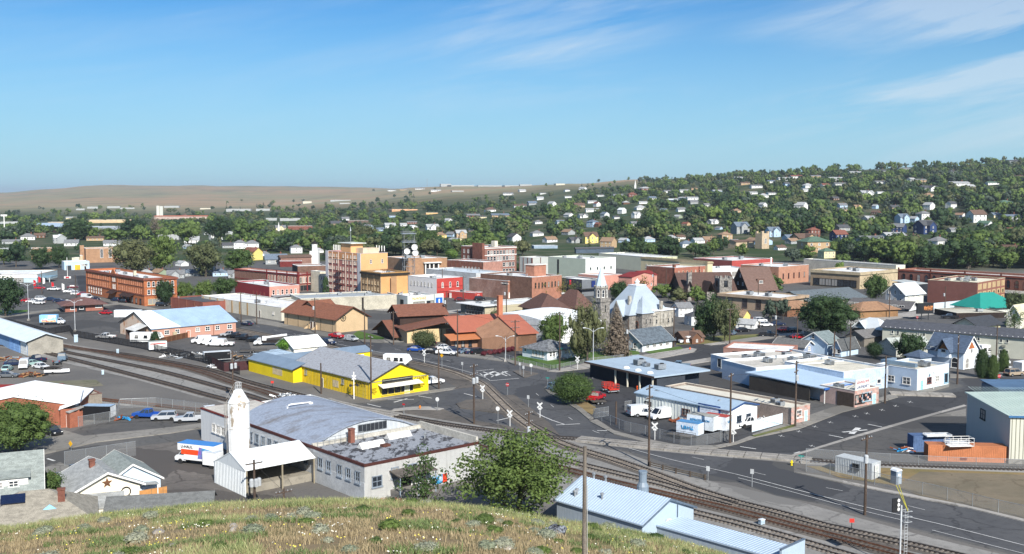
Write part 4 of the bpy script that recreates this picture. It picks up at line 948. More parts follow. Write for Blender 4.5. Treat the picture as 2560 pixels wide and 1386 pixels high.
b.put('R',b.W*.49,1.5,win_mesh(1.0,1.6,'grid'),'louvre');b.box('downpipe',b.W*.66,b.W*.66+.1,-.12,-.012,.2,4.5,PBT);b.box('meter_box',b.W*.36,b.W*.36+.5,-.25,-.012,1.9,2.7,P('5d6064'))
b.box('oil_tank',b.W*.15,b.W*.15+.9,-.9,-.02,0,1.9,P('3c4a40'))
mb=MB();mb.lathe([(.55,4.8),(.75,4.9),(.75,5.9),(.5,6.4),(.5,7.5),(.56,7.55),(.56,7.8),(.45,7.8)],12,(b.W*.62,5.0));mb.build('roof_ventilator',mat('vent_blue_grey',(.20,.25,.30),var=.1,rough=.4),b.root)
for x_,y_ in ((1.2,14),(1.6,17),(2.0,8)):link('vent_pipe',vent_mesh(),b.root,(x_,min(y_,b.D-2),b.h+2.0*x_/(b.W/2)))
for y_ in (10.5,12.5):link('vent_pipe',vent_mesh(),b.root,(b.W*.55,y_,b.h+1.8))
b=bld('metal_shed','low pale blue metal shed with ribbed roof at the bottom edge of the photo','shed',1945,1400,1640,1996,h=2.7,a=45,wall=streaky('tin_grey_blue',(.27,.32,.37),(.36,.41,.46),.5,2.4),wallR=P('2f5590'),kind='shed',ridge='l',rise=.0,roof=PB,over=.2)
me=MB().box(0,b.W+.3,-.025,.025,0,.05).mesh('roof_rib',mat('pale_blue_rib',(.5,.6,.7)))
for i in range(int(b.D/.42)):link('roof_rib',me,b.root,(-.15,.1+i*.42,b.h+.19))
MB().box(-.1,b.W+.4,-.5,-.25,.2,b.h+1.2).build('false_front',PBW,b.root);MB().box(-.15,b.W+.45,-.52,-.23,b.h+1.2,b.h+1.32).build('false_front_cap',PBT,b.root)
# BIG SHED at right and containers
GR=streaky('shed_grey',(.43,.44,.42),(.36,.37,.36),.25,1.2);CRM=streaky('shed_cream',(.55,.54,.45),(.47,.46,.39),.25,1.2)
P0=G(2522,1160);b=Bld('warehouse','large grey metal warehouse with pale green roof at the right edge','warehouse',P0,-5,40,T(P0,Vector((math.sin(R(5)),math.cos(R(5)),0)),2415),z_at(P0.y,1042),GR,P('bac9bf',var=.06),'shed',ridge='l',rise=.9,over=.35,wallR=CRM)
BW=b;b.put('L',b.D*.60,4.6,win_mesh(2.2,1.7,'cross',P('2b2b2b')),'window');b.box('concrete_base',-.06,b.W,-.06,-.01,0,.75,CONC_D)
me=MB().box(-.04,.04,-.06,-.005,.78,b.h-.05).mesh('wall_rib',P('8f8f7c'))
for i in range(28):b.put('R',.3+i*.6,0,me,'wall_rib')
me=MB().box(-.03,.03,0,b.D+.6,0,.05).mesh('roof_rib',P('c4d4ca'))
for i in range(30):link('roof_rib',me,b.root,(.2+i*.6,-.3,b.h+.19),rot=(math.atan2(.9,b.D),0,0))
b.box('fascia',-.38,b.W,-.42,-.36,b.h-.1,b.h+.22,P('3d6a94'))
P0=G(2497,1004);Bld('warehouse','dark blue roofed building behind the big grey warehouse','warehouse',P0,0,20,8,2.5,P('4a5f78'),P('4f6a86'),'shed',rise=.4,over=.3)
def container(label,u0,v0,a,L_,W_,m,doorface='L',h=2.6,ext=None):
 P0=G(u0,v0);r=thing('shipping_container',label,'shipping container',P0,R(a))
 MB().box(.05,L_-.05,.05,W_-.05,.12,h-.02).build('body',m,r)
 fr=MB()
 for x in (0,L_-.12):
  for y in (0,W_-.12):fr.box(x,x+.12,y,y+.12,0,h)
 for z in (0,h-.12):
  fr.box(.12,L_-.12,0,.1,z,z+.12);fr.box(.12,L_-.12,W_-.1,W_,z,z+.12);fr.box(0,.1,.12,W_-.12,z,z+.12);fr.box(L_-.1,L_,.12,W_-.12,z,z+.12)
 fr.build('frame',m,r)
 rib=MB().box(-.055,.055,-.045,0,.14,h-.14).mesh('side_rib',m)
 n=int((L_-.4)/.27)
 for i in range(n):link('side_rib',rib,r,(.25+(L_-.5)*i/(n-1),.05,0))
 rib2=MB().box(-.05,0,-.055,.055,.14,h-.14).mesh('side_rib',m);n=int((W_-.4)/.27)
 for i in range(n):link('side_rib',rib2,r,(.05,.22+(W_-.44)*i/(n-1),0))
 rr_=MB().box(-.05,.05,.12,W_-.12,h-.02,h+.02).mesh('roof_rib',m);n=int((L_-.4)/.4)
 for i in range(n):link('roof_rib',rr_,r,(.3+(L_-.6)*i/(n-1),0,0))
 return r
ORG=mat('container_orange',(.50,.19,.085),var=.14,scale=1.5);BLC=mat('container_blue',(.09,.15,.28),var=.2,scale=1.5);GRC=mat('container_grey_white',(.46,.49,.50),var=.1)
c_=container('long orange-brown shipping container lying beside the grey warehouse',2320,1153,-6,12.19,2.44,ORG)
MB().box(4.9,5.9,-.06,-.01,.3,.7).build('faded_mark',P('6b2a12'),c_)
container('blue shipping container behind the orange-brown one',2283,1130,2,6.06,2.44,BLC)
c2=container('white ribbed office container with a window inside the fenced verge',2179,1201,41,2.5,6.1,GRC,h=2.5)
link('window',win_mesh(1.1,.9,'cross',P('3a3d40')),c2,(-.06,2.6,1.1),-math.pi/2);link('door',door_mesh(.8,1.9,P('b9bdb8')),c2,(1.2,-.06,.15))
# boom-lift baskets and frames stacked on the containers
def frame_rack(label,u,v,z,a,L_,W_,H_,m):
 P0=G(u,v,z);r=thing('equipment_rack',label,'equipment rack',P0,R(a));mb=MB()
 for x in np.linspace(0,L_,max(3,int(L_/.9))):
  for y in (0,W_):mb.tube([(x,y,0),(x,y,H_)],.04,4)
 for zz in (0.05,H_*.5,H_):
  for y in (0,W_):mb.tube([(0,y,zz),(L_,y,zz)],.04,4)
  for x in (0,L_):mb.tube([(x,0,zz),(x,W_,zz)],.04,4)
 mb.build('railing',m,r);MB().box(0,L_,0,W_,0,.06).build('deck',m,r);return r
frame_rack('white railed platform standing behind the orange-brown container',2375,1118,2.62,4,3.9,1.6,1.3,WHITE)
frame_rack('low white steel frame stacked in front of the railed platform',2368,1110,2.66,2,3.6,1.2,.5,P('c9cdd0'))
frame_rack('white roof-rack frames lying on the blue container',2318,1093,2.66,4,4.2,1.6,.3,P('d4d6d6'))
# downtown and middle ground
# --- orange brick hotel
ORB=mat('brick_hotel_orange',(.40,.135,.055),var=.16,scale=2);ORT=mat('cornice_red_brown',(.22,.075,.05),var=.15)
b=bld('brick_hotel','long three storey orange brick hotel with dark cornice and rows of arched windows','hotel',362,697,217,443,v0=766,a=40,wall=ORB,kind='flat',par=.9,cap=ORT)
OH=b;h3=b.h/3.4;b.band(b.h-.75,b.h-.1,.5,ORT);b.band(h3*1.25,h3*1.25+.3,.2,ORT,'string_course');b.band(h3*2.28,h3*2.28+.15,.1,ORT,'string_course')
fmO=P('c98a6a')
for s0,s1,n in ((.03,.42,13),(.56,.97,13)):
 b.wins('L',n,[h3*2.4],.72,h3*.62,'arch',b.D*s0,b.D*s1,fmO);b.wins('L',n,[h3*1.45],.72,h3*.62,'arch',b.D*s0,b.D*s1,fmO)
b.wins('L',2,[h3*2.4,h3*1.45],.8,h3*.6,'sash',b.D*.46,b.D*.52,WHITE);b.wins('L',6,[h3*.35,h3*.8],.9,1.0,'sash',b.D*.70,b.D*.97)
b.wins('R',6,[h3*2.35],1.2,h3*.66,'arch',fm=WHITE);b.wins('R',6,[h3*1.4],1.2,h3*.6,'sash');b.put('R',b.W*.5,.5,win_mesh(b.W*.8,2.2,'shop',P('c9b58a')),'shop_window')
b.pil('L',2,.5,h3*1.3,b.h+.8,ORB,.22,b.D*.43,b.D*.56);b.pil('L',2,.4,0,b.h-.8,ORB,.14,.2,b.D-.2);b.pil('R',2,.4,0,b.h-.8,ORB,.14,.2,b.W-.2)
MB().extr([(b.D*.455,b.h),(b.D*.535,b.h),(b.D*.52,b.h+1.1),(b.D*.495,b.h+1.9),(b.D*.47,b.h+1.1)],'x',-.25,.1).build('pediment',ORB,b.root)
for s_,w in ((.44,7.5),(.16,12)):MB().prism([(-2.2,b.D*s_),(-.02,b.D*s_),(-.02,b.D*s_+w),(-2.2,b.D*s_+w)],[2.7,3.6,3.6,2.7],[2.8,3.8,3.8,2.8]).build('awning',P('3a2a26'),b.root)
b.wins('L',6,[.5],1.8,2.1,'plain',b.D*.03,b.D*.42,P('3a2a26'));[b.unit(random.random()*.6+.2,random.random()*.7+.15,.9) for _ in range(5)];b.chimney(b.W*.3,b.D*.3,b.h-1,b.h+1.6,1.0,P('c9b9a0'))
# --- info centre with hipped brown roof
b=bld('visitor_centre','low brick visitor centre with wide brown hipped roof in the parking area','building',163,765,143,258,v0=781,a=30,wall=mat('brick_low',(.30,.12,.085),var=.15),kind='hip',rise=2.4,over=1.6,roof=shingle('brown_red',(.16,.085,.075)),Dp=11)
b.wins('R',2,[.8],1.4,1.0,'plain',1,7);b.put('R',b.W*.42,.1,win_mesh(3.0,2.2,'shop',DARK));b.put('R',b.W*.88,1.1,win_mesh(2.2,.9,'cross'));b.wins('L',3,[.5],1.6,1.8,'plain')
# --- left store
b=bld('auto_store','wide pale blue-grey store with white roof at the left edge by the car lot','store',-140,689,-200,93,v0=709,a=7,wall=P('aebfc4',var=.08),kind='flat',par=.5,Dp=32,cap=P('c8a888'))
b.put('R',b.W*.80,.1,win_mesh(4.5,3.0,'shop',P('2b2e33')),'shop_window');b.band(b.h-1.5,b.h-.3,.25,P('e6e4da'),'fascia','R');b.box('canopy',b.W,b.W+6,1,12,b.h-1.6,b.h-1.2,P('7d99a8'));b.unit(.4,.2,1.4);b.unit(.5,.2,1.4)
b.box('canopy_post',b.W+5.2,b.W+5.5,1.2,1.5,0,b.h-1.6,P('cfd0cc'))
b=bld('fuel_station','small pale blue fuel station with flat roof behind the car lot','station',161,655,144,224,v0=676,a=32,wall=P('b4cbdc',var=.06),kind='flat',par=.4,Dp=9)
b.gdoor('R',2.4,2.6,2.6,P('3d4248'));b.gdoor('R',7,3,2.8,P('e0b23a'));b.wins('R',4,[2.0],.8,1.4,'plain',9,b.W-1);b.door('R',b.W*.83,1.0,2.1)
b=bld('brick_hall','big tan-brown brick hall with tower pier behind the dark round trees','hall',214,622,182,330,h=9,a=28,wall=BRICKT,kind='flat',par=.5,Dp=16)
b.wins('R',3,[3.0],1.8,5.5,'grid',b.W*.25,b.W*.8);b.box('tower_pier',-2.4,-.02,9,14.2,0,b.h+1.6,BRICKT)
b=bld('brick_hall','low tan brick building with white roof far left behind the conical tree','hall',78,622,62,134,h=7,a=25,wall=BRICKT,kind='flat',par=.4,Dp=14)
b=bld('shed','cream sided lean-to building beside the big tan brick hall','shed',200,640,165,207,h=5,a=25,wall=P('c9b998'),kind='flat',par=.2,Dp=8)
b=bld('grandstand','long grandstand with sloping pale blue roof at far left','grandstand',148,568,60,232,h=7,a=40,wall=P('4b3b33'),kind='shed',ridge='r',rise=1.2,roof=P('a9bccb',var=.08),over=1.5)
# --- red / pink block
RED=mat('painted_dark_red',(.27,.035,.04),var=.12);PNK=mat('painted_salmon',(.55,.27,.21),var=.12)
b=bld('store_block','two storey block with a dark red side wall and salmon pink rear wall','store',674,717,588,749,v0=761,a=38,wall=RED,wallR=PNK,kind='flat',par=.5)
RP=b;b.wins('R',6,[b.h*.52],1.0,1.9,'sash',fm=P('e9d9cf'));b.wins('L',4,[b.h*.42],.9,1.4,'arch',3,b.D*.5,P('8a4a44'));b.unit(.5,.5);b.vents(6)
MB().prism([(.5,-3),(b.W*.8,-3),(b.W*.8,-.03),(.5,-.03)],[3.0,3.0,3.3,3.3],[3.15,3.15,3.45,3.45]).build('canopy',P('8c8f92'),b.root)
for z_ in (1.5,3.2,4.4):b.box('step',-.8,-.02,b.D-2.5*z_,b.D+.0,b.h,b.h+.12*z_,RED) if z_<2 else None
# --- ornate Victorian block
BURG=mat('burgundy_trim',(.17,.022,.022),var=.1)
b=bld('ornate_block','two storey pink brick block trimmed with burgundy pillars and cornice','building',746,687,587,788,v0=730,a=46,wall=BRICKP,kind='flat',par=.7,cap=BURG)
OB=b;b.pil('L',4,.55,0,b.h+1.1,BURG,.3,.3,b.D*.47);b.pil('R',3,.55,0,b.h+1.1,BURG,.3,.3);b.band(b.h-.45,b.h-.05,.35,BURG);b.band(b.h*.42,b.h*.42+.4,.15,BURG,'string_course')
b.wins('L',9,[b.h*.5],1.0,b.h*.34,'arch',1,b.D*.47,P('d8c4b4'));b.wins('R',5,[b.h*.5],1.1,b.h*.36,'archx',fm=P('e6dccd'));b.put('R',b.W*.5,.2,win_mesh(b.W*.8,2.6,'shop',P('8a7a70')),'shop_window')
b.box('side_wall',-.04,-.012,b.D*.48,b.D,0,b.h+.1,mat('brick_side',(.21,.11,.08),var=.2,scale=2));b.pil('L',7,.4,0,b.h+.2,BRICKB,.16,b.D*.5,b.D-.3)
b=bld('stone_office','cream stone corner building beside the tall pink hotel behind the ornate block','building',800,680,788,818,h=9,a=40,wall=P('cfc5ae'),kind='flat',Dp=8);b.wins('R',3,[2,5.5],.9,1.6)
b=bld('brick_store','flat-roofed brown brick store with white roof left of the tall pink hotel','store',744,666,729,816,h=9.5,a=22,wall=BRICKB,kind='flat',par=.4,cap=ROOFW,Dp=14)
# --- tall hotel
PKB=mat('brick_hotel_pink',(.40,.155,.125),var=.14,scale=1.5);QUO=P('c2bfc0',var=.12);ORP=mat('painted_orange',(.68,.37,.17),var=.06)
b=bld('tall_hotel','tall seven storey pink brick hotel with pale corner stones and orange end wall','hotel',903,635,816,970,v0=753,a=38,wall=PKB,wallR=ORP,kind='flat',par=.8,cap=P('b9b4b2'))
TH=b;fl=b.h/7.1;b.box('corner_stones',-.2,-.01,0,b.D*.085,0,b.h+.2,QUO);b.box('corner_stones',-.2,-.01,b.D*.92,b.D,0,b.h+.2,QUO)
b.box('top_storey_wall',-.05,-.012,b.D*.086,b.D*.919,fl*6.0,b.h-.1,mat('painted_orange_storey',(.60,.28,.12),var=.1));b.band(fl*6.0-.2,fl*6.0,.14,P('d8c9bb'),'string_course','L');b.band(fl*2.0,fl*2.0+.2,.14,P('b06a5a'),'string_course','L')
for f_ in (.22,.42,.62,.80):b.box('pilaster',-.2,-.06,b.D*f_-.2,b.D*f_+.2,fl*.4,b.h,P('dcc7b6'))
for i in range(5):
 for s_ in (.13,.17,.27,.36,.48,.56,.67,.75,.84,.89):
  if not (i==4 and s_==.56):b.put('L',b.D*s_,fl*(1.35+i),win_mesh(.85,fl*.52,'arch' if i==0 else 'sash',P('ead9c8')),'window',.07)
for s_ in (.13,.17,.27,.36,.48,.67,.75,.84,.89):b.put('L',b.D*s_,fl*6.28,win_mesh(.85,fl*.5,'sash',P('ead9c8')),'window',.07)
b.wins('L',4,[.3],1.6,fl*.95,'arch',b.D*.1,b.D*.9,P('c98a6a'));b.wins('R',2,[fl*5.6],.8,1.6,'sash',2,b.W*1.0)
b.box('penthouse',b.W*.1,b.W*.55,b.D*.35,b.D*.62,b.h-.8,b.h+3.6,ORP);b.box('penthouse_roof',b.W*.05,b.W*.62,b.D*.30,b.D*.68,b.h+3.6,b.h+3.9,P('c9cdc4'))
b.box('penthouse_side',b.W*.3,b.W*.9,b.D*.16,b.D*.34,b.h-.8,b.h+1.9,P('c9b49a'));MB().lathe([(.12,b.h+3.9),(.08,b.h+8.5),(.35,b.h+8.6),(.05,b.h+10.5)],8,(b.W*.3,b.D*.5)).build('roof_mast',STEEL,b.root)
for k in range(9):x_,y_=(.6,b.D*(.62+.045*k)) if k<5 else (b.W*.95,b.D*(.05+.07*(k-5)));MB().box(-.14,.14,-.1,.1,1.0,3.2).build('panel_antenna',WHITE,b.root,(x_,y_,b.h-.4));MB().tube([(0,0,0),(0,0,3.0)],.05,5).build('antenna_mast',STEEL,b.root,(x_+.12,y_+.12,b.h-.4))
fe=MB()
for k in range(4):
 z_=fl*(1.2+k);fe.box(-1.3,-.25,b.D*.50,b.D*.66,z_,z_+.06);fe.tube([(-1.3,b.D*.50,z_+.9),(-1.3,b.D*.66,z_+.9)],.04,4)
 for q in (.50,.58,.66):fe.tube([(-1.3,b.D*q,z_),(-1.3,b.D*q,z_+.9)],.03,4)
 if k:fe.tube([(-1.1,b.D*.51,z_-fl),(-1.1,b.D*.64,z_)],.06,4)
fe.build('fire_escape',P('5a2f28'),b.root)
# --- tan five storey building
TAN=mat('painted_brown_tan',(.25,.155,.08),var=.1);TANR=mat('painted_ochre',(.56,.30,.12),var=.08)
b=bld('tan_building','five storey brown building with dark cornice and blank ochre side wall','building',953,683,903,1020,v0=766,a=37,wall=TAN,wallR=TANR,kind='flat',par=.6,cap=P('b08a58'))
TB=b;fl=b.h/5.1;b.band(b.h-1.1,b.h-.3,.6,P('2e2a26')) ;b.band(b.h-.28,b.h+.05,.15,P('a8814f'),'upper_fascia');b.pil('L',4,.3,0,b.h-1.1,P('c9a983'),.12)
b.wins('L',6,[fl*1.3,fl*2.25,fl*3.2],.85,fl*.55,'sash',fm=P('d9bf9a'));b.wins('L',5,[.3],1.2,fl*.85,'arch',fm=P('c9955a'))
b.box('recessed_panel',b.W*.36,b.W*.58,-.05,-.01,fl*.9,b.h-.1,mat('panel_brown',(.34,.20,.10),var=.1));b.box('downpipe',b.W*.33,b.W*.36,-.2,-.012,fl*.6,fl*4.2,P('4a3226'));b.box('platform',b.W*.35,b.W*.6,-1.2,-.02,fl*1.15,fl*1.25,P('4a3226'))
rs=MB();[rs.tube([(b.W*.3+k*.8,b.D*.4,b.h-.6),(b.W*.3+k*.8,b.D*.4,b.h+.9)],.05,4) for k in range(8)];rs.tube([(b.W*.3,b.D*.4,b.h+.9),(b.W*.3+5.6,b.D*.4,b.h+.9)],.08,4);rs.build('rusty_roof_railing',P('6a3a2e'),b.root)
MB().lathe([(.1,0),(1.5,.55),(1.45,.65),(.1,.15)],12).build('satellite_dish',WHITE,b.root,(b.W*.15,b.D*.3,b.h-.2));b.unit(.5,.3,.8)
q=bld('entrance_canopy','dark green-black entrance canopy between the tall pink hotel and tan building','canopy',905,745,893,918,h=4.6,a=38,wall=P('2c2825'),kind='flat',par=.1,roof=P('2c2825'),cap=P('201d1b'),Dp=4.0)
# --- tan civic building behind
b=bld('civic_building','long low tan brick civic building with dark columned recess','building',1016,648,968,1118,h=9.5,a=33,wall=BRICKT,kind='flat',par=.5,Dp=24)
b.box('recess',b.W*.42,b.W*.80,-.06,-.012,1.5,b.h-3.0,P('241f1d'));[b.box('column',b.W*f_-.3,b.W*f_+.3,-.8,-.3,1.2,b.h-2.6,WHITE) for f_ in (.45,.55,.65,.77)];b.box('canopy_slab',b.W*.40,b.W*.83,-1.6,-.02,b.h-2.6,b.h-2.0,P('d9d8d2'));b.unit(.3,.5,1.5);b.unit(.7,.6,1.2)
b.box('tower_block',.5,b.W*.34,-1.2,-.02,0,b.h+.5,BRICKT)
# --- white / red block
b=bld('store_block','white painted block with red brick rear wall right of the tan building','store',1092,697,1021,1158,v0=746,a=40,wall=P('e6e6e6',var=.08),wallR=mat('painted_bright_red',(.42,.055,.045),var=.12),kind='flat',par=.7)
WR=b;b.wins('R',3,[b.h*.52],1.0,2.3,'arch',1,b.W-1,WHITE);b.wins('L',7,[b.h*.55],.8,1.8,'arch',2,b.D-1,P('d0d0cc'));b.unit(.3,.4);b.vents(5)
for z_ in (2.5,4.5):b.box('pipe_run',.5,b.W-.5,-.15,-.012,z_,z_+.1,P('7a1a18'))
b=bld('store_block','long pale grey-roofed block behind the white and red block','store',1190,684,1093,1260,h=8,a=40,wall=P('b9bcbc'),kind='flat',par=.4,roof=P('bcc6cc',var=.08),Dp=38)
b.vents(6)
# --- grey-green stores
b=bld('furniture_store','pale grey store with yellow lettering over its entrance near the blue sign','store',1019,741,953,1086,v0=773,a=36,wall=P('a7b0b2',var=.06),wallR=P('c3c8c0',var=.05),kind='flat',par=.5)
b.wins('L',3,[.6],2.2,2.6,'plain',1,b.D*.95,DARK);b.put('R',b.W*.42,.1,win_mesh(b.W*.42,2.4,'shop',P('6a5a40')),'shop_window');b.wins('R',2,[.6],1.5,2.0,'plain',b.W*.7,b.W*.98,DARK)
YL=P('e2b21c');marks(b.root,(b.W*.42,-.1,3.7),6,1.1,YL,9);[b.unit(random.uniform(.15,.9),random.uniform(.2,.8),.8) for _ in range(5)];b.vents(5)
sg=thing('shop_sign','white framed sign board with a blue panel and white figure beside the grey store','sign',G(1097,778),R(36));MB().box(-1.9,1.9,-.25,.25,0,6.4).build('board',P('c9cdc4'),sg);MB().box(-1.45,1.45,-.3,-.26,1.2,5.0).build('blue_panel',P('1f5fae'),sg);MB().extr([(-.6,2.4),(.6,2.4),(.25,3.0),(.3,4.2),(0,4.6),(-.3,4.2),(-.25,3.0)],'y',-.36,-.31).build('figure',WHITE,sg);MB().box(-1.1,1.1,-.36,-.31,1.6,2.1).build('lettering_bar',WHITE,sg)
b=bld('red_store','low bright red store with white roof in front of the brown brick block','store',1187,733,1122,1206,v0=750,a=52,wall=mat('painted_bright_red',(.42,.055,.045)),kind='flat',par=.3)
b.door('R',2.2,.9,2,P('c9443c'));b.door('L',b.D*.93,.9,2,WHITE);b.unit(.5,.6,1.0)
# --- brown brick hotel block with arches
b=bld('oak_hotel','long brown brick block with arched windows and small black wall sign','hotel',1270,703,1173,1327,v0=748,a=45,wall=mat('brick_faded',(.22,.125,.095),col2=(.33,.22,.18),scale=.5,var=.2),wallR=mat('brick_front_orange',(.37,.17,.11),var=.18,scale=2),kind='flat',par=.6)
OK=b;b.wins('R',8,[b.h*.48],.9,2.1,'arch',fm=P('8a6a50'),skip=((3,0),));b.box('shopfront',.3,b.W*.45,-.1,-.012,.3,b.h*.36,P('e8e6de'));b.box('shopfront',b.W*.5,b.W*.95,-.1,-.012,.3,b.h*.36,P('e8e6de'));b.wins('R',4,[.4],1.8,1.2,'plain',off=.1);b.band(b.h-.5,b.h-.1,.3,mat('brick_front_orange',(.3,.15,.1)),faces='R')
MB().box(-.08,-.01,.4,b.D*.14,b.h-1.7,b.h-.5).build('sign_board',BLACK,b.root);text3d('OAK HOTEL','sign_lettering',b.root,(-.1,b.D*.075,b.h-1.1),.85,WHITE,'L')
b=bld('brick_block','two storey orange brick block with flat pale roof behind the yellowing trees','building',1330,694,1275,1404,h=9.5,a=45,wall=BRICKB,wallR=mat('brick_front_orange',(.37,.17,.11)),kind='flat',par=.6,Dp=30)
b.wins('R',8,[b.h*.52],1.0,2.4,'arch',fm=P('8a6a50'));b.box('tower',b.W*.55,b.W*.95,8,13,b.h-1,b.h+4,mat('brick_front_orange',(.37,.17,.11)));b.box('tower_cap',b.W*.53,b.W*.97,7.6,13.4,b.h+4,b.h+4.3,P('d9d4cc'));b.unit(.3,.6);b.vents(4)
b=bld('brick_block','long red-brown brick block with white roof left of the big brick school','building',1208,656,1118,1256,h=9,a=46,wall=BRICKR,wallR=BRICKP,kind='flat',par=.5)
b.wins('L',6,[b.h*.5],.9,1.8,'sash',2,b.D*.6);b.wins('R',5,[.6],1.2,2.2,'arch');b.pil('L',9,.3,0,b.h,BRICKB,.12);b.vents(4)
# --- big brick school / hospital
b=bld('brick_tower_block','four storey red brick institutional block with rows of white windows above downtown','building',1212,619,1153,1291,h=15,a=38,wall=BRICKR,wallR=mat('brick_red_grey',(.26,.13,.10),var=.2),kind='flat',par=.6)
fl=b.h/4.2;b.wins('R',9,[fl*3.1],1.5,fl*.6,'sash',fm=WHITE);b.wins('R',9,[fl*.3,fl*1.25,fl*2.2],1.6,fl*.62,'sash',fm=WHITE);b.band(fl*2.95,fl*3.05,.12,WHITE,'string_course','R');b.band(fl*4.0,fl*4.1,.2,WHITE,'string_course','R')
b.wins('L',2,[fl*1.3,fl*2.3,fl*3.2],1.2,fl*.55,'sash',b.D*.6,b.D*.95);b.box('stair_tower',-1.5,-.02,.2,b.D*.42,0,b.h+2.2,BRICKR);b.unit(.5,.4,1.2);b.unit(.25,.6);b.box('roof_cabin',b.W*.45,b.W*.55,4,7,b.h,b.h+3,P('c9c2b0'))
# --- white clinic complex
b=bld('white_office','three storey pale green and white office block near the church spire','building',1464,648,1370,1539,h=12.5,a=42,wall=P('aab3a3',var=.05),wallR=P('dedfdc',var=.05),kind='flat',par=.7,cap=WHITE)
b.wins('R',4,[2.2,7.2],1.0,1.3,'plain',1,b.W*.95,P('9aa59a'));b.box('stair_slot',-.05,-.01,b.D*.70,b.D*.75,1,b.h-1,P('2d302e'));[b.unit(x,y,.9) for x,y in ((.2,.3),(.4,.5),(.6,.3),(.3,.8),(.7,.7))]
b=bld('white_office','pale grey flat building with dark pilasters left of the three storey office','building',1330,645,1298,1372,h=10,a=40,wall=P('b3b6b0',var=.05),kind='flat',par=.4);b.pil('L',4,.4,0,b.h,P('6a4a42'));b.pil('R',3,.4,0,b.h,P('6a4a42'))
b=bld('long_store','long pale green and cream store with white roof under the hillside trees','store',1626,644,1468,1693,h=8,a=30,wall=P('cfcdb4',var=.05),wallR=P('c6c49f',var=.05),kind='flat',par=.4,Dp=50);b.pil('R',6,.5,0,b.h,P('9aa08a'));b.vents(6)
b=bld('cream_hall','two storey cream stone hall with arched windows behind the red brick block','hall',1769,655,1628,1781,h=10,a=35,wall=P('c9bd9a',var=.08),kind='flat',par=.7,cap=P('8a7a5c'),Dp=48);b.band(b.h-.9,b.h-.2,.35,P('a8987a'));b.wins('L',14,[b.h*.45],1.0,2.2,'arch');b.wins('L',14,[1.0],1.0,2.0,'sash')
b=bld('long_red_store','very long bright red single storey store with white roof right of centre','store',1830,652,1733,1931,h=8,a=36,wall=mat('brick_dark_red',(.25,.07,.06),var=.15),wallR=mat('painted_store_red',(.40,.07,.06),var=.1),kind='flat',par=.5);b.wins('R',12,[b.h*.3],1.0,1.3,'sash',fm=P('e0c8c0'));b.unit(.3,.5,1.2);b.unit(.6,.4);b.unit(.8,.6,1.2)
b=bld('brick_store','red brick block with pale roof and stepped parapet behind the brown church','store',1686,670,1642,1769,v0=712,a=40,wall=BRICKR,wallR=mat('brick_warm',(.34,.135,.09),var=.18,scale=2),kind='flat',par=.7,Dp=18);b.wins('R',7,[b.h*.55],.9,2.0,'arch',fm=P('d9c4a8'));b.chimney(.6,.8,0,b.h+1.5,1.2);b.box('pipe',b.W*.72,b.W*.74,-.2,-.01,0,b.h,P('5a1f18'))
b=bld('glass_store','low store with a strip of blue windows under a white fascia','store',1772,672,1765,1862,h=5.5,a=18,wall=P('d8dcdc'),kind='flat',par=.5,Dp=14);b.put('R',b.W*.3,1.2,win_mesh(b.W*.5,2.6,'shop'));b.put('R',b.W*.8,1.2,win_mesh(b.W*.34,2.6,'shop'));b.unit(.4,.4)
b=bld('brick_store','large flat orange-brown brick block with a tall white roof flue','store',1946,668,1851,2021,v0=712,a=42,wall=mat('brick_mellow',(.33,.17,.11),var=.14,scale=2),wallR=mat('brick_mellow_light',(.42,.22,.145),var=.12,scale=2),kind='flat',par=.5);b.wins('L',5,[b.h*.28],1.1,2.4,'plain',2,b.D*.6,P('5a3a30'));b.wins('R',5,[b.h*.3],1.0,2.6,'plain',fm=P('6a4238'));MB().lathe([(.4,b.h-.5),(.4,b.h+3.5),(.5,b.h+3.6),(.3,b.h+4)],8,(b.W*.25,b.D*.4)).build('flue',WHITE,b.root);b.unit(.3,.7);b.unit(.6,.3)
b=bld('salmon_store','salmon pink store with dark red gabled roof behind the stone church tree','store',1580,694,1546,1640,h=6.5,a=45,wall=PNK,kind='gable',ridge='l',rise=1.6,roof=P('7a2a2a'),over=.3);b.wins('R',3,[2.2],.9,1.1)
b=bld('salmon_store','second salmon pink building joining the one with the dark red roof','store',1612,690,1590,1642,h=6.5,a=45,wall=PNK,kind='gable',ridge='r',rise=1.8,roof=P('7c2b2b'),over=.3,Dp=9)
b=bld('grey_store','dark grey storefront with a red and a blue hanging sign left of the spire','store',1455,700,1403,1500,h=7,a=35,wall=P('4a4d52',var=.1),wallR=P('6f7377',var=.1),kind='flat',par=.4,Dp=16);b.wins('L',2,[.4],3,2.4,'shop',fm=DARK);b.band(3.0,3.25,1.6,P('3c3c3c'),'awning');b.box('red_sign',-.9,-.1,b.D*.45,b.D*.45+.1,4.5,6.5,P('b81e3a'));b.box('blue_sign',b.W*.5,b.W*.5+2,-.4,-.3,3.8,6.4,P('1e2f6a'))
b=bld('salmon_store','low salmon brick store with white roof just left of the church spire','store',1500,690,1455,1555,h=6.5,a=40,wall=PNK,wallR=PNK,kind='flat',par=.4,Dp=14)
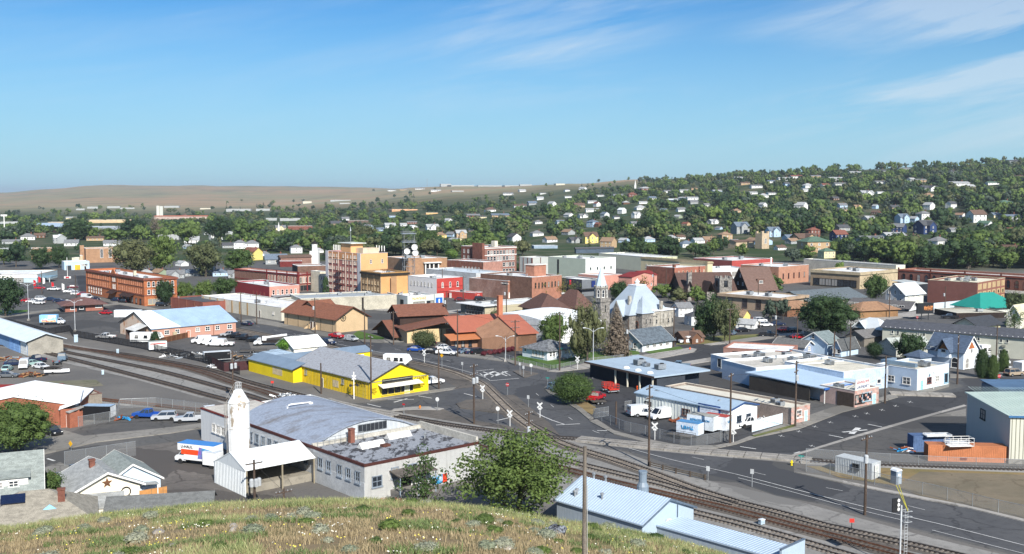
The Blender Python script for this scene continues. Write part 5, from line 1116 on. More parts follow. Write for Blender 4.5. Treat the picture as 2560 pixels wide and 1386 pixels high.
# --- left middle
b=bld('brick_store','dark-roofed red brick store left of the white concrete garage','store',508,757,428,600,v0=784,a=43,wall=mat('brick_store_red',(.25,.085,.06),var=.15),kind='flat',par=.3,roof=ROOFD,cap=P('8a4a3a'));b.pil('L',5,.4,0,b.h,BRICKR);b.vents(6);b.door('L',5,1.2,2.1,P('c9b08a'))
b=bld('long_garage','long cream concrete garage with white roof behind the pink metal shed','garage',704,770,505,716,v0=803,a=43,wall=P('cdc7b6',var=.1),kind='flat',par=.3,Wd=16)
LG=b;b.pil('L',7,.7,0,b.h,P('a5824f'),.1,b.D*.4,b.D*.98);b.door('L',b.D*.25,1.1,2.4,P('7a6a5c'));b.wins('L',1,[1.8],1.0,.9,'cross',b.D*.06,b.D*.12);b.vents(3);b.unit(.25,.4)
b=bld('concrete_store','pale weathered concrete store with cluttered roof beside the tall hotel','store',702,759,690,884,h=4.2,a=46,wall=P('a9a595',var=.18,scale=.5),kind='flat',par=.5,Dp=16)
b=Bld('concrete_store','long low pale wall building between the salmon block and the tall hotel','store',G(752,783),24,36,18,5.2,P('b3ad9c',var=.2),P('9aa2a6'),'flat',par=.4);b.vents(8);[b.unit(random.uniform(.1,.9),random.uniform(.2,.8),.8) for _ in range(3)]
# --- tan lodge with brown-red roof
RBR=shingle('red_brown',(.235,.095,.055));STUC=P('c2a884',var=.07)
b=bld('lodge_hall','large tan hall with red-brown roof and round emblem on its gable end','hall',841,797,711,919,v0=833,a=44,wall=STUC,kind='gable',ridge='l',rise=3.2,roof=RBR,over=.9,trim=P('5a3a30'))
LH=b;MB().tube([(.9*math.cos(t),0,.9*math.sin(t)) for t in [k*math.pi/8 for k in range(17)]],.14,5).build('emblem',P('4a4438'),b.root,(b.W*.22,-.05,4.4));MB().lathe([(.45,0),(.45,.1)],12).build('emblem_centre',P('6a6250'),b.root,(b.W*.22,-.02,4.4)).rotation_euler=(math.pi/2,0,0)
b.pil('L',5,.35,0,b.h,P('8a7a62'),.08,2,b.D-2,'downpipe');b.put('L',b.D*.46,.3,door_mesh(1.0,2.1,P('5a4030')));b.put('L',b.D*.40,.3,door_mesh(1.0,2.1,P('5a4030')))
for s_ in (.36,.50):MB().prism([(-2.2,b.D*s_-.1),(-.02,b.D*s_-.1),(-.02,b.D*s_+.1),(-2.2,b.D*s_+.1)],[0,0,0,0],[.1,1.6,1.6,.1]).build('stair_wall',STUC,b.root)
lh2=MB();lh2=Bld('lodge_hall','taller red-brown gabled roof section behind the tan lodge hall','hall',Vector((b.P0.x,b.P0.y,0))+b.dR*(b.W*.35)+b.dL*(b.D*.50),44,b.W*.62,b.D*.42,b.h+.2,STUC,RBR,'gable',ridge='r',rise=3.4,over=.8,trim=P('5a3a30'))
RB2=shingle('brown',(.20,.085,.055))
b=bld('low_lodge','low building with wide brown roof next to the tan lodge hall','building',990,838,917,1012,v0=852,a=27,wall=P('4a3c34'),wallR=STUC,kind='gable',ridge='r',rise=3.4,roof=RB2,over=1.4,Dp=16,Wd=16)
b=bld('low_lodge','long two-tier brown roofed school building with a cream ground floor','building',1018,826,980,1158,v0=859,a=22,wall=STUC,wallR=P('cdb58a',var=.06),kind='shed',ridge='l',rise=2.6,roof=RB2,over=1.0,Dp=9)
Bld('low_lodge','upper brown roof tier above the cream ground floor','building',Vector((b.P0.x,b.P0.y,0))+b.dL*9.2+b.dR*.5,22,b.W-3,10,b.h+3.4,P('3c2e28'),RB2,'gable',ridge='r',rise=2.4,over=1.0)
for f_ in (.1,.35,.6,.82):b.box('wall_pier',b.W*f_,b.W*f_+.3,-.1,-.012,0,b.h,P('8a7452'))
# --- red-orange chapel
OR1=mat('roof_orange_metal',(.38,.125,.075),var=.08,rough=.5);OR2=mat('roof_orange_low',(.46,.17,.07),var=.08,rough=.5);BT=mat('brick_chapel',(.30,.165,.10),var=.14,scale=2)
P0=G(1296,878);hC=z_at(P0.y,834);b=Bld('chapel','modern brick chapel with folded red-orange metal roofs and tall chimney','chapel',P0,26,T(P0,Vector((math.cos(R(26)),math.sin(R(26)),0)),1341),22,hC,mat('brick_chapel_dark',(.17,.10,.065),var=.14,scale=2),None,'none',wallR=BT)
W_=b.W;mb=MB();mb.prism([(0,0),(W_,0),(W_,12),(0,12)],0,[hC-.1,hC-.1,hC+3.4,hC+3.4]);mb.build('nave_wall',[BT],b.root)
MB().prism([(-.5,-.6),(W_+.5,-.6),(W_+.5,12.5),(-.5,12.5)],[hC-.3,hC-.3,hC+3.5,hC+3.5],[hC-.1,hC-.1,hC+3.7,hC+3.7]).build('nave_roof',OR1,b.root)
MB().prism([(-7,8.5),(-.02,0.0),(-.02,12),(-7,14)],0,[2.8,hC,hC+3.2,4.6]).build('wing_wall',BT,b.root)
MB().box(-.3,W_*.9,12.1,20,0,hC+1.5).build('rear_wall',BT,b.root);MB().prism([(-13,12.6),(W_*.9,12.6),(W_*.9,22),(-13,22)],[4.2,4.2,7.6,7.6],[4.4,4.4,7.8,7.8]).build('rear_roof',OR1,b.root);MB().box(-12.4,-.4,14.4,21.5,0,4.2).build('hall_wall',P('5a3a28'),b.root)
MB().prism([(-16,9.6),(-4.5,9.6),(-2.0,12.5),(-2,14.4),(-16,14.4)],[2.5,2.5,3.0,3.6,3.6],[2.7,2.7,3.2,3.8,3.8]).build('porch_roof',OR2,b.root)
MB().box(-14.8,-6,11.6,14.2,0,2.6).build('porch_wall',BT,b.root);[link('window',win_mesh(1.0,1.9,'plain',DARK),b.root,(x_,11.6,.3)) for x_ in (-13.4,-11.4,-9.2)]
b.chimney(W_*.32,15.5,0,13.6,1.3,mat('brick_chimney_orange',(.45,.17,.09),var=.12),True)
# --- tan store with glazed corner
b=bld('glazed_store','long tan store with flat white roof and glazed dark corner window','store',1212,767,1152,1382,v0=793,a=38,wall=P('6f7068'),wallR=P('b3aa90',var=.06),kind='flat',par=.25)
b.put('L',b.D*.42,1.9,win_mesh(b.D*.72,1.9,'shop',P('22252c')),'shop_window');b.put('L',b.D*.42,.3,win_mesh(b.D*.72,1.5,'shop',P('b9b4b0')),'shop_window');b.box('roof_overhang',-1.3,6,-1.0,b.D+1.3,b.h+.1,b.h+.3,ROOFW);b.unit(.3,.5);b.unit(.12,.6);[b.box('wall_joint',0,b.W,-.03,-.01,z_,z_+.05,P('8c846c')) for z_ in (1.4,2.8)]
HB=shingle('hip_brown',(.115,.062,.05))
b=bld('house','large house with sweeping dark brown hipped roof and dormer behind the chapel','house',1352,778,1300,1420,v0=800,a=24,wall=P('3f3a38'),kind='hip',rise=5.2,over=1.3,roof=HB,soff=None,Dp=15)
MB().prism([(b.W*.35,2.2),(b.W*.65,2.2),(b.W*.65,5),(b.W*.35,5)],[b.h+1.2]*4,[b.h+2.2]*4).build('dormer',P('d8d2c4'),b.root);MB().prism([(b.W*.32,1.6),(b.W*.68,1.6),(b.W*.68,6),(b.W*.32,6)],[b.h+2.2,b.h+2.2,b.h+3.6,b.h+3.6],[b.h+2.35,b.h+2.35,b.h+3.75,b.h+3.75]).build('dormer_roof',HB,b.root);[link('window',win_mesh(.6,.8,'plain'),b.root,(b.W*f_,2.2,b.h+1.25)) for f_ in (.41,.47,.53,.59)];b.wins('R',3,[.8],1.6,1.3,'sash')
b=bld('house','brown hipped-roof house half hidden by the weeping tree left of the spire','house',1440,772,1405,1480,v0=795,a=35,wall=P('5a5450'),kind='hip',rise=6,over=1,roof=shingle('hip_brown2',(.14,.075,.06)),Dp=12)
b=bld('garage_hall','white hall with low arched tin-fronted roof behind the chapel','hall',1392,830,1250,1420,v0=862,h=5,a=50,wall=P('a9adb0'),wallR=P('e9e9e6',var=.05),kind='flat',par=.1,Dp=32,Wd=22)
n=10;arc=[(b.W*i/n*1.0,b.h+2.2*(1-(2*i/n-1) **2)) for i in range(n+1)]
arcL=[(b.D*i/n,b.h+2.6*(1-(2*i/n-1) **2)) for i in range(n+1)]
MB().extr([(0,b.h-.1)]+arcL+[(b.D,b.h-.1)],'x',-.1,.3).build('arch_gable',streaky('gable_tin',(.50,.53,.55),(.33,.35,.37),.6),b.root);MB().extr([(0,b.h)]+arcL[1:-1]+[(b.D,b.h)],'x',.35,b.W+.2).build('arched_roof',P('e6e9ea',var=.05),b.root)
# --- cottages
AS=mat('shingle_patchy_grey',(.20,.21,.22),col2=(.10,.105,.11),scale=4,var=.3,lo=.46,hi=.54);SID=P('dfe3e6',var=.05)
b=bld('cottage','white single storey cottage with grey shingle hipped roof on the green corner lawn','cottage',1368,880,1306,1440,v0=903,a=40,wall=P('d2dbe2',var=.05),wallR=SID,kind='hip',rise=2.3,over=.6,roof=AS)
CT1=b;b.wins('L',4,[.7],.85,1.9,'cross',1.0,b.D*.62);b.wins('L',1,[1.5],.7,.8,'plain',b.D*.8,b.D*.95);b.wins('R',2,[1.0],.9,1.3,'sash',.6,b.W*.28);b.wins('R',2,[1.2],1.0,1.3,'sash',b.W*.58,b.W*.80);b.door('R',b.W*.42,.9,2.0,DARK,.5);b.box('doorstep',b.W*.34,b.W*.52,-1.6,-.02,0,.5,CONC);b.box('door_canopy',b.W*.36,b.W*.48,-.8,-.02,2.7,2.9,P('2fa08a'));b.box('plinth',-.05,b.W,-.08,-.012,0,.55,P('c3c8cc'));b.box('stair_rail',b.W*.54,b.W*.56,-1.8,-.1,.3,1.1,WHITE)
BSH=mat('shingle_blue_grey',(.12,.15,.175),col2=(.075,.09,.105),scale=4,var=.3,lo=.46,hi=.56)
b=bld('cottage','white cottage with dark blue-grey hipped roof right of the tall brown spruce','cottage',1606,858,1572,1680,v0=881,a=43,wall=P('aab2ba'),wallR=SID,kind='gable',ridge='r',rise=3.0,over=.7,roof=BSH,Dp=9,trim=WHITE)
b.wins('R',4,[.9],1.4,1.2,'cross');b.wins('L',2,[.7],1.3,1.6,'cross');b.door('L',1.5,1,2.2,WHITE)
# --- stone church
SLATE=mat('church_roof_pale_blue',(.36,.42,.48),var=.07,rough=.5,scale=.8)
P0=G(1606,826);zE=z_at(P0.y,785)/.72;aC=38
b=Bld('stone_church','grey stone church with huge pale blue hipped roof','church',P0,aC,3,3,1,STONE,None,'none');b.root.scale=(.72,.72,.72);S2=mat('stone_light',(.46,.43,.37),var=.3,scale=3,col2=(.26,.24,.20),lo=.4,hi=.6)
def cbox(nm,x0,x1,y0,y1,z0,z1,m):return MB().box(x0,x1,y0,y1,z0,z1).build(nm,m,b.root)
cbox('porch_tower',-.2,6.4,0,6.4,0,zE,STONE);cbox('nave_wall',-4,19,4,19,0,zE-.5,STONE)
v=[(-.8,-.6,zE),(7,-.6,zE),(7,7,zE),(-.8,7,zE),(1.2,1.4,zE+2.4),(5,1.4,zE+2.4),(5,5.2,zE+2.4),(1.2,5.2,zE+2.4),(3.1,3.3,zE+7.5)]
MB().add(v,[(3,2,1,0),(0,1,5,4),(1,2,6,5),(2,3,7,6),(3,0,4,7),(4,5,8),(5,6,8),(6,7,8),(7,4,8)]).build('tower_roof',SLATE,b.root)
zt=zE+11.4;v=[(-5,3.2,zE-.8),(20,3.2,zE-.8),(20,20,zE-.8),(-5,20,zE-.8),(4,8,zt),(10,8,zt),(10,13,zt),(4,13,zt)]
MB().add(v,[(3,2,1,0),(0,1,5,4),(1,2,6,5),(2,3,7,6),(3,0,4,7),(4,5,6,7)]).build('main_roof',SLATE,b.root)
cbox('roof_deck_edge',3.8,10.2,7.8,13.2,zt+.01,zt+.35,P('dfe3e6'));MB().lathe([(.9,zt+.3),(.9,zt+1.4),(1.2,zt+1.5),(1.2,zt+1.9),(.7,zt+2.0),(.2,zt+3.0)],10,(7,10.5)).build('roof_lantern',WHITE,b.root)
# gabled transept facing left-front
MB().extr([(6.6,0),(13.4,0),(13.4,zE-1),(10,zE+5.2),(6.6,zE-1)],'x',-6.4,-5.7).build('transept_gable',STONE,b.root);
g1=MB()
for half in ([(6.2,zE-1.4),(10,zE+5.3),(10,zE+5.55),(6.2,zE-1.1)],[(10,zE+5.3),(13.8,zE-1.4),(13.8,zE-1.1),(10,zE+5.55)]):g1.extr(half,'x',-6.1,3)
g1.build('transept_roof',SLATE,b.root);link('arched_window',win_mesh(2.8,5.0,'archx',S2),b.root,(-6.42,10,1.5),-math.pi/2);[link('window',win_mesh(.6,1.4,'arch',S2),b.root,(-6.42,10+k,zE+.6),-math.pi/2) for k in (-.8,.8)]
link('church_door',win_mesh(1.9,3.6,'arch',P('8a4a22')),b.root,(-.22,3.2,.2),-math.pi/2);[link('window',win_mesh(.8,2.4,'arch',S2),b.root,(x_,-.02,2.4)) for x_ in (2.2,4.8)]
MB().lathe([(1.5,0),(1.5,zE-1.6),(1.9,zE-1.6),(1.9,zE-1.2),(.1,zE+.6)],10,(7.6,1.4)).build('corner_turret',S2,b.root)
cbox('rear_wing',8.8,22,1.8,9,0,zE+.3,S2);cbox('rear_wing_roof',8.4,22.5,1.3,9.5,zE+.3,zE+.7,P('eef0f0'));[link('window',win_mesh(.9,1.7,'sash',S2),b.root,(x_,1.78,zE-2.6)) for x_ in (10.5,14.5,18,20.5)];[link('window',win_mesh(1.0,2.2,'arch',S2),b.root,(x_,1.78,1.8)) for x_ in (10.5,14.5,18,20.5)]
for x_,y_,zz in ((-1.2,6.8,zE+7.4),(13.5,2.0,zE+4.6)):MB().box(x_-.7,x_+.7,y_-.5,y_+.5,0,zz).build('chimney',S2,b.root)
# spire tower
P1=G(1502,828);b=Bld('bell_tower','square stone bell tower with louvred openings and pale pointed spire','tower',P1,aC,3,3,1,STONE,None,'none');zz=lambda v_:z_at(P1.y+2,v_)
hw=1.95;MB().box(-hw,hw,-hw,hw,0,zz(745)).build('shaft',STONE,b.root);MB().box(-hw-.25,hw+.25,-hw-.25,hw+.25,zz(752),zz(743)).build('stone_band',STONE,b.root)
def octa(r,z0,z1,nm,m,r2=None):return MB().lathe([(r,z0),(r2 if r2 is not None else r,z1)],8).build(nm,m,b.root)
octa(2.05,zz(743),zz(716),'belfry',STONE)
for k in range(8):
 t=(k+.5)*math.pi/4;ax,ay=1.9*math.cos(t),1.9*math.sin(t);link('louvre',win_mesh(.85,zz(722)-zz(741),'arch',WHITE),b.root,(ax,ay,zz(741)),t+math.pi/2)
 gb=MB().extr([(-.8,zz(718)),(.8,zz(718)),(0,zz(712))],'y',-.2,.2).build('gablet',S2,b.root,(1.9*math.cos(t),1.9*math.sin(t),0),t+math.pi/2)
 t=k*math.pi/4;MB().box(-.16,.16,-.16,.16,zz(743),zz(712)).build('pinnacle',STONE,b.root,(2.05*math.cos(t),2.05*math.sin(t),0),t)
octa(1.95,zz(717),zz(664),'spire',mat('spire_pale_metal',(.50,.58,.64),var=.05,rough=.4),.05);MB().tube([(0,0,zz(665)),(0,0,zz(661))],.06,5).build('finial',STEEL,b.root)
for z_ in (.35,.75):
 for fx,rz_ in ((0,0),(1,-math.pi/2)):link('window',win_mesh(.7,2.4,'arch',S2),b.root,((-.0,-hw-.02,zz(800)+z_*8) if fx==0 else (-hw-.02,0,zz(800)+z_*8)),rz_)
# --- brown stone church
DB=shingle('dark_brown',(.105,.062,.050));
P0=G(1706,752);b=Bld('brown_church','dark stone church with long brown roof, crenellated tower and tall chimney','church',P0,12,T(P0,Vector((math.cos(R(12)),math.sin(R(12)),0)),1838),14,z_at(P0.y,727),P('4a3a34'),DB,'gable',ridge='r',rise=6.6,over=.8)
MB().box(-.8,.8,-.8,.8,0,z_at(b.P0.y,681)).build('chimney',STONE,b.root,(b.W*.10,-1.2,0));tx=b.W*.68;tw=MB().box(-2.6,2.6,-2.6,2.6,0,9.2);
tw.build('crenellated_tower',STONE,b.root,(tx,-4.5,0));
for k in range(12):side_,i_=k // 3,k % 3;p_=(-2.1+i_*2.1,-2.4);c_,s_=[(1,0),(0,1),(-1,0),(0,-1)][side_];MB().box(-.5,.5,-.2,.2,9.2,10.0).build('merlon',STONE,b.root,(tx+p_[0]*c_-p_[1]*s_,-4.5+p_[0]*s_+p_[1]*c_,0),side_*math.pi/2)
link('opening',win_mesh(1.6,2.4,'plain',DARK),b.root,(tx,-7.12,6));link('opening',win_mesh(1.6,2.4,'plain',DARK),b.root,(tx-2.62,-4.5,6),-math.pi/2)
b.gable(b.W*.36,b.W*.52,-5,2,3.6,4.2,'l',.4,DB,'porch_roof');MB().box(b.W*.37,b.W*.51,-4.9,-.1,0,3.6).build('porch_wall',STONE,b.root);b.gable(b.W*.02,b.W*.16,-3,3,4,3.8,'l',.4,DB,'dormer_roof')
P0=G(1872,750);b=Bld('house','dark brown steep-gabled house with dormer beside the crenellated church','house',P0,22,13,12,4.6,P('3c302c'),shingle('mid_brown',(.16,.10,.08)),'gable',ridge='r',rise=8,over=.9) 
b.wins('L',2,[5.6],1.0,1.2,'cross',2.5,9.5);b.wins('L',1,[8.8],.8,1.4,'sash',5,7);b.wins('R',6,[1.6],1.1,1.5,'plain');MB().box(5,8.5,1.4,4.4,5.6,8.2).build('dormer',P('6a5248'),b.root);link('window',win_mesh(1.8,1.2,'cross'),b.root,(6.7,1.38,6.4))
# --- tan office
b=bld('tan_office','tan two storey office with overhanging white roof and tall dark window pairs','office',1951,746,1795,2014,v0=783,a=44,wall=mat('tan_panel',(.36,.27,.19),var=.1),kind='flat',par=.35,cap=P('b5a083'))
b.band(b.h-.9,b.h+.1,.9,P('a8927a'),'roof_fascia');[b.put('L',b.D*f_,.8,win_mesh(2.2,b.h-2.0,'grid',P('5a4a42')),'window') for f_ in (.12,.34,.56,.80)];b.unit(.4,.35,1.2);b.unit(.4,.65,1.2)
# --- right downtown
b=bld('bank_store','low tan store with wide white flat roof behind the roadside tree','store',2150,682,2026,2246,h=7.5,a=40,wall=P('9a876e'),wallR=P('b9a88a'),kind='flat',par=.5,cap=P('c0b294'));b.band(b.h-1.2,b.h-.1,.5,P('b5a689'),'fascia');b.wins('L',7,[.6],3.2,3.2,'shop',fm=DARK);b.unit(.4,.4,1.4);b.unit(.6,.7)
b=bld('bank_store','long white flat roof of a cream building behind the low tan store','store',2240,664,2060,2262,h=8.5,a=30,wall=P('d5cdb8'),kind='flat',par=.3,Dp=60)
BM=mat('brick_maroon',(.21,.095,.07),var=.16,scale=2)
b=bld('arcade_block','very long brown brick commercial block with rows of tall arched windows','building',2700,701,2244,2760,h=9.5,a=39,Wd=15,wall=BM,kind='flat',par=.8,cap=P('a8705a'));fl=b.h/2.4
n=int(b.D/3.6);b.wins('L',n,[fl*1.15],1.7,fl*.85,'arch',1,b.D-1,P('6a3a2e'));b.pil('L',n // 4+1,.6,0,b.h+.9,P('5a2c22'),.25);b.band(b.h-.6,b.h-.2,.3,P('8a4a3a'),faces='L');b.box('shopfront_band',-.2,-.02,1,b.D*.5,fl*.62,fl*.95,P('d9d6cc'));b.put('L',b.D*.22,.3,win_mesh(b.D*.4,fl*.55,'shop',DARK))
b=bld('brick_block','three storey maroon brick block with tan panelled window bays at right','building',2442,707,2318,2511,v0=765,a=47,wall=mat('brick_plain_maroon',(.165,.068,.055),var=.1,scale=2),wallR=mat('brick_bay',(.25,.11,.08),var=.12,scale=2),kind='flat',par=.6,roof=P('d8d2bc'),cap=P('d3c8ac'))
fl=b.h/3.2
for i in range(6):
 x_=b.W*(i+.5)/6
 for j in range(3):
  z_=fl*(.15+j) ;hh=fl*.72 if j<2 else fl*.8
  b.box('tan_panel',x_-b.W*.062,x_+b.W*.062,-.06,-.012,z_,z_+hh,P('b39a74'))
  if j<2:b.put('R',x_,z_+.5,win_mesh(1.1,hh-1.0,'sash',P('3c3226')),'window',.06)
[b.unit(x,y,1.1) for x,y in ((.3,.4),(.4,.6),(.5,.35),(.7,.6),(.25,.75))]
b=bld('teal_hall','white walled hall with bright teal metal roof at right','hall',2450,772,2432,2545,v0=785,a=22,wall=P('cfd0c6'),kind='hip',rise=5.0,over=1.2,roof=mat('roof_teal',(.02,.25,.20),var=.06,rough=.45),Dp=12)
# motels
MR=shingle('motel_dark',(.085,.09,.105));MW=mat('motel_cream',(.46,.46,.38),var=.06)
P0=G(2620,905);dl_=Vector((math.cos(R(142)),math.sin(R(142)),0));P0=Vector((P0.x,P0.y,0));Lm=T(P0,dl_,2205)
b=Bld('motel','very long two storey cream motel with dark shingle roof and paired small windows','motel',P0,52,9,Lm,5.7,MW,MR,'gable',ridge='l',rise=1.5,over=.6)
n=int(Lm/6.3)
for j in range(n):
 for z_ in (4.0,1.2):
  for d_ in (-.75,.75):b.put('L',(j+.5)*Lm/n+d_,z_,win_mesh(.7,.9,'plain',P('d9d9cc')),'window')
  MB().box(-.5,-.02,-.45,.45,0,.55).build('wall_ac_unit',P('8a8a80'),b.root,(0,(j+.5)*Lm/n,z_-1.15))
for j in range(int(Lm/1.3)):link('roof_vent',MB().box(-.12,.12,-.12,.12,0,.2).mesh('roof_vent',WHITE) if j==0 else RV,b.root,(-.2,.6+j*1.3,5.75)) if j else None;RV=RV if j else MB().box(-.1,.1,-.1,.1,0,.15).mesh('roof_vent',WHITE)
b=bld('motel','long single storey grey-roofed motel wing with dark windows behind the billboard','motel',2272,770,2110,2292,v0=779,a=50,wall=P('3d4a58'),wallR=P('d6dadb'),kind='gable',ridge='l',rise=1.9,roof=shingle('warm_grey',(.12,.115,.115)),over=1.0,trim=WHITE);b.wins('L',9,[.5],2.0,1.6,'cross');b.wins('R',2,[.8],1,1.2)
b=bld('motel','long slate-blue roofed motel building with cream wall left of the roadside tree','motel',2020,752,2010,2158,h=3.4,a=33,wall=P('c9b48c'),kind='gable',ridge='r',rise=2.8,roof=shingle('slate_blue',(.13,.155,.17)),over=1.2,Dp=16);b.wins('R',10,[.8],1.4,1.2,'sash')
b=Bld('house','house with tan shingle roof behind the big roadside maple','house',G(2150,797),20,16,10,2.6,P('8a6a4a'),shingle('orange_tan',(.33,.19,.11)),'hip',rise=2.6,over=.8)
b=Bld('house','brick house with low orange-tan hipped roof beside the parking lot','house',G(1968,793),25,14,10,2.8,P('7a5640'),shingle('orange_tan',(.33,.19,.11)),'hip',rise=2.2,over=.8)
# diner / low dark buildings near teal
b=bld('low_store','low dark-walled store with pale grey flat roof in front of the teal hall','store',2391,783,2385,2515,v0=797,a=8,wall=P('2f2622'),kind='flat',par=.2,roof=P('bcb8a8'),cap=P('c9c4b4'),Dp=14);b.unit(.6,.3)
b=bld('low_store','low building with black shingle gabled roof and cream gable end above the motel','store',2444,815,2385,2500,h=3.2,a=35,wall=P('d9d4bc'),kind='gable',ridge='r',rise=2.0,roof=shingle('black',(.05,.055,.065)),over=.8,wallR=P('cfc79f'))
b=bld('house','cream two storey gabled house at the right edge behind the small dark tree','house',2550,790,2516,2610,v0=822,a=40,wall=P('e0ddc8'),kind='gable',ridge='r',rise=3.2,roof=P('c9c2a4'),over=.5,trim=WHITE);b.wins('L',2,[4],1,1.6)
# grey metal house with steep roof
b=bld('house','pale grey two storey house with clipped white gable roof behind the motel wing','house',2262,735,2213,2308,v0=765,a=35,wall=P('a9aeb2'),wallR=P('cfd0c4'),kind='gable',ridge='r',rise=3.6,roof=P('c9cfd2'),over=.8,trim=WHITE);b.wins('L',3,[1.2,4.2],.9,1.5);b.wins('R',3,[3.4],1.3,1.3)
b=bld('garage','wide grey roofed garage behind the pale grey gabled house','garage',2290,712,2230,2320,h=4.5,a=35,wall=P('2c3038'),kind='shed',ridge='r',rise=.8,roof=P('aeb4b4'),over=.3)
# weathered house with white roof
b=bld('old_house','weathered bare-board two storey house with white hipped roof','house',2201,826,2128,2237,v0=860,a=36,wall=mat('bare_boards',(.15,.12,.09),col2=(.24,.22,.18),scale=3,stretch=(.5,.5,4),lo=.48,hi=.56),wallR=P('9aa09c',var=.15),kind='hip',rise=2.9,over=.6,roof=P('c3c9cd',var=.06))
b.wins('L',1,[b.h-2.4],1.9,1.6,'cross',b.D*.55,b.D*.8);b.wins('L',2,[b.h-2.2],1.0,1.1,'sash',b.D*.05,b.D*.4);b.wins('R',3,[b.h-2.3],.9,1.6);b.gable(-.6,3,b.D*.48,b.D*.86,b.h+.1,1.9,'r',.4,P('c3c9cd'),'front_gable')
Bld('old_house','low grey-roofed extension in front of the weathered bare-board house','house',b.P0-b.dL*1-b.dR*9,36,13,6,2.6,P('7a746a'),shingle('worn_grey',(.17,.165,.16)),'gable',ridge='r',rise=1.6,over=.4)
PBH=P('b9cede',var=.05)
b=bld('house','pale blue two storey gabled house behind the flat-roofed warehouses','house',2068,858,2033,2085,v0=888,a=40,wall=PBH,kind='gable',ridge='r',rise=2.4,roof=shingle('sea_grey',(.19,.235,.235)),over=.5,trim=WHITE,Dp=8,Wd=6);b.wins('L',1,[3.9],.8,1.2,'sash',3.4,5.4);b.wins('L',1,[1.2],1.0,1.0,'sash',4.5,7)
b=bld('house','pale blue single storey house with dark roof joined to the two storey gable','house',2103,872,2080,2128,v0=893,a=40,wall=PBH,kind='gable',ridge='r',rise=2.2,roof=shingle('charcoal',(.10,.105,.105)),over=.4,trim=WHITE,Wd=8);b.wins('L',2,[.8],1,1.2)
b=bld('house','white low house with grey gabled roof and teal umbrella beside','house',2010,868,1963,2034,v0=888,a=45,wall=P('cfd3da'),wallR=P('8f9db3'),kind='gable',ridge='l',rise=1.4,roof=shingle('mixed_grey',(.15,.15,.145)),over=.5,trim=WHITE,Dp=9);b.wins('R',1,[.9],1.2,1.2,'cross')
# white-blue house with arches
b=bld('house','white and pale blue two storey house with blue shingle roof and arched porch','house',2408,880,2318,2446,v0=925,a=37,wall=P('c9d6e2',var=.05),wallR=P('dfe4e8',var=.05),kind='gable',ridge='l',rise=3.4,roof=shingle('blue_slate',(.085,.12,.18)),over=.5,trim=WHITE)
b.gable(-1.6,3.5,b.D*.30,b.D*.66,b.h+.1,2.6,'r',.4,shingle('blue_slate',(.1,.1,.1)),'front_gable');MB().box(-1.2,-.02,b.D*.32,b.D*.64,2.6,b.h+.1).build('bay',P('dde6ee'),b.root);MB().extr([(b.D*.36,b.h+.2),(b.D*.60,b.h+.2),(b.D*.48,b.h+1.9)],'x',-1.26,-1.2).build('gable_infill',P('8a5a34'),b.root)
b.put('L',b.D*.48,3.8,win_mesh(1.3,.9,'plain',WHITE),'window',1.2);b.put('L',b.D*.85,3.9,win_mesh(1.3,.9,'plain',WHITE),'window');b.put('R',b.W*.5,3.8,win_mesh(.8,1.0,'plain',WHITE),'window');MB().extr([(b.W*.3,b.h+.5),(b.W*.7,b.h+.5),(b.W*.5,b.h+2.2)],'y',-.08,-.02).build('gable_infill',P('a8643a'),b.root);link('porch_arch',win_mesh(1.9,2.6,'arch',WHITE),b.root,(-.03,2.2,.2),-math.pi/2);link('porch_arch',win_mesh(1.6,2.6,'arch',WHITE),b.root,(1.5,-.03,.2))
b=bld('gazebo','small white open porch pavilion with blue roof left of the arched-porch house','gazebo',2300,895,2274,2328,h=2.6,a=30,wall=P('c9d6e2'),kind='hip',rise=1.6,over=.6,roof=shingle('blue_slate',(.1,.1,.1)),Dp=4)
Bld('shed','pale grey sloping shed roof in front of the cream motel wall','shed',G(2240,893),15,11,8,2.2,P('b9b9ae'),P('aeb3ac'),'gable',ridge='r',rise=2.2,over=.3)
# --- brick low store and the flat-roofed white warehouses
b=bld('brick_store','low pink-brown brick store with white roof beside the new black street','store',1808,870,1800,1975,v0=903,a=-24,wall=BRICKP,wallR=mat('brick_pinkbrown',(.30,.17,.135),var=.12,scale=2),kind='flat',par=.3,cap=P('9a6a5c'),Dp=12);b.wins('R',2,[1.4],1.3,1.3,'cross',b.W*.06,b.W*.55,P('3a2a26'))
WB=P('c5d2df',var=.06);WG=P('d9dcd8',var=.08)
P0=G(1858,945);b=Bld('white_warehouse','long pale blue warehouse with stepped white flat roofs and two boarded windows','warehouse',P0,24,T(P0,Vector((math.cos(R(24)),math.sin(R(24)),0)),2060),13,z_at(P0.y,906),WB,ROOFP,'flat',par=.4,cap=P('eceeee'))
b.wins('L',2,[1.0],1.6,2.2,'plain',fm=P('a9b0b4')) ;b.wins('R',2,[1.0],1.6,2.2,'plain',1,9,P('a9b0b4'));b.unit(.2,.4);b.unit(.4,.5,1.2);b.unit(.7,.4)
P0=G(1889,969);b=Bld('white_warehouse','big pale blue warehouse with long grey-white roof in the middle of the row','warehouse',P0,24,T(P0,Vector((math.cos(R(24)),math.sin(R(24)),0)),2118),12.5,z_at(P0.y,921),WB,ROOFP,'flat',par=.4,cap=P('eceeee'))
b.unit(.35,.6);b.unit(.55,.4,1.1);b.unit(.78,.5,1.3);b.vents(5)
P0=G(2108,985);b=Bld('white_warehouse','pale blue flat-roofed workshop with tan roof between the laundry and corner building','warehouse',P0,31,14,17,4.6,P('b3c3d4'),P('cfc9b8'),'flat',par=.35,cap=P('eceeee'));b.unit(.5,.6,.9);b.wins('R',3,[1.2],1.3,1.0,'plain')
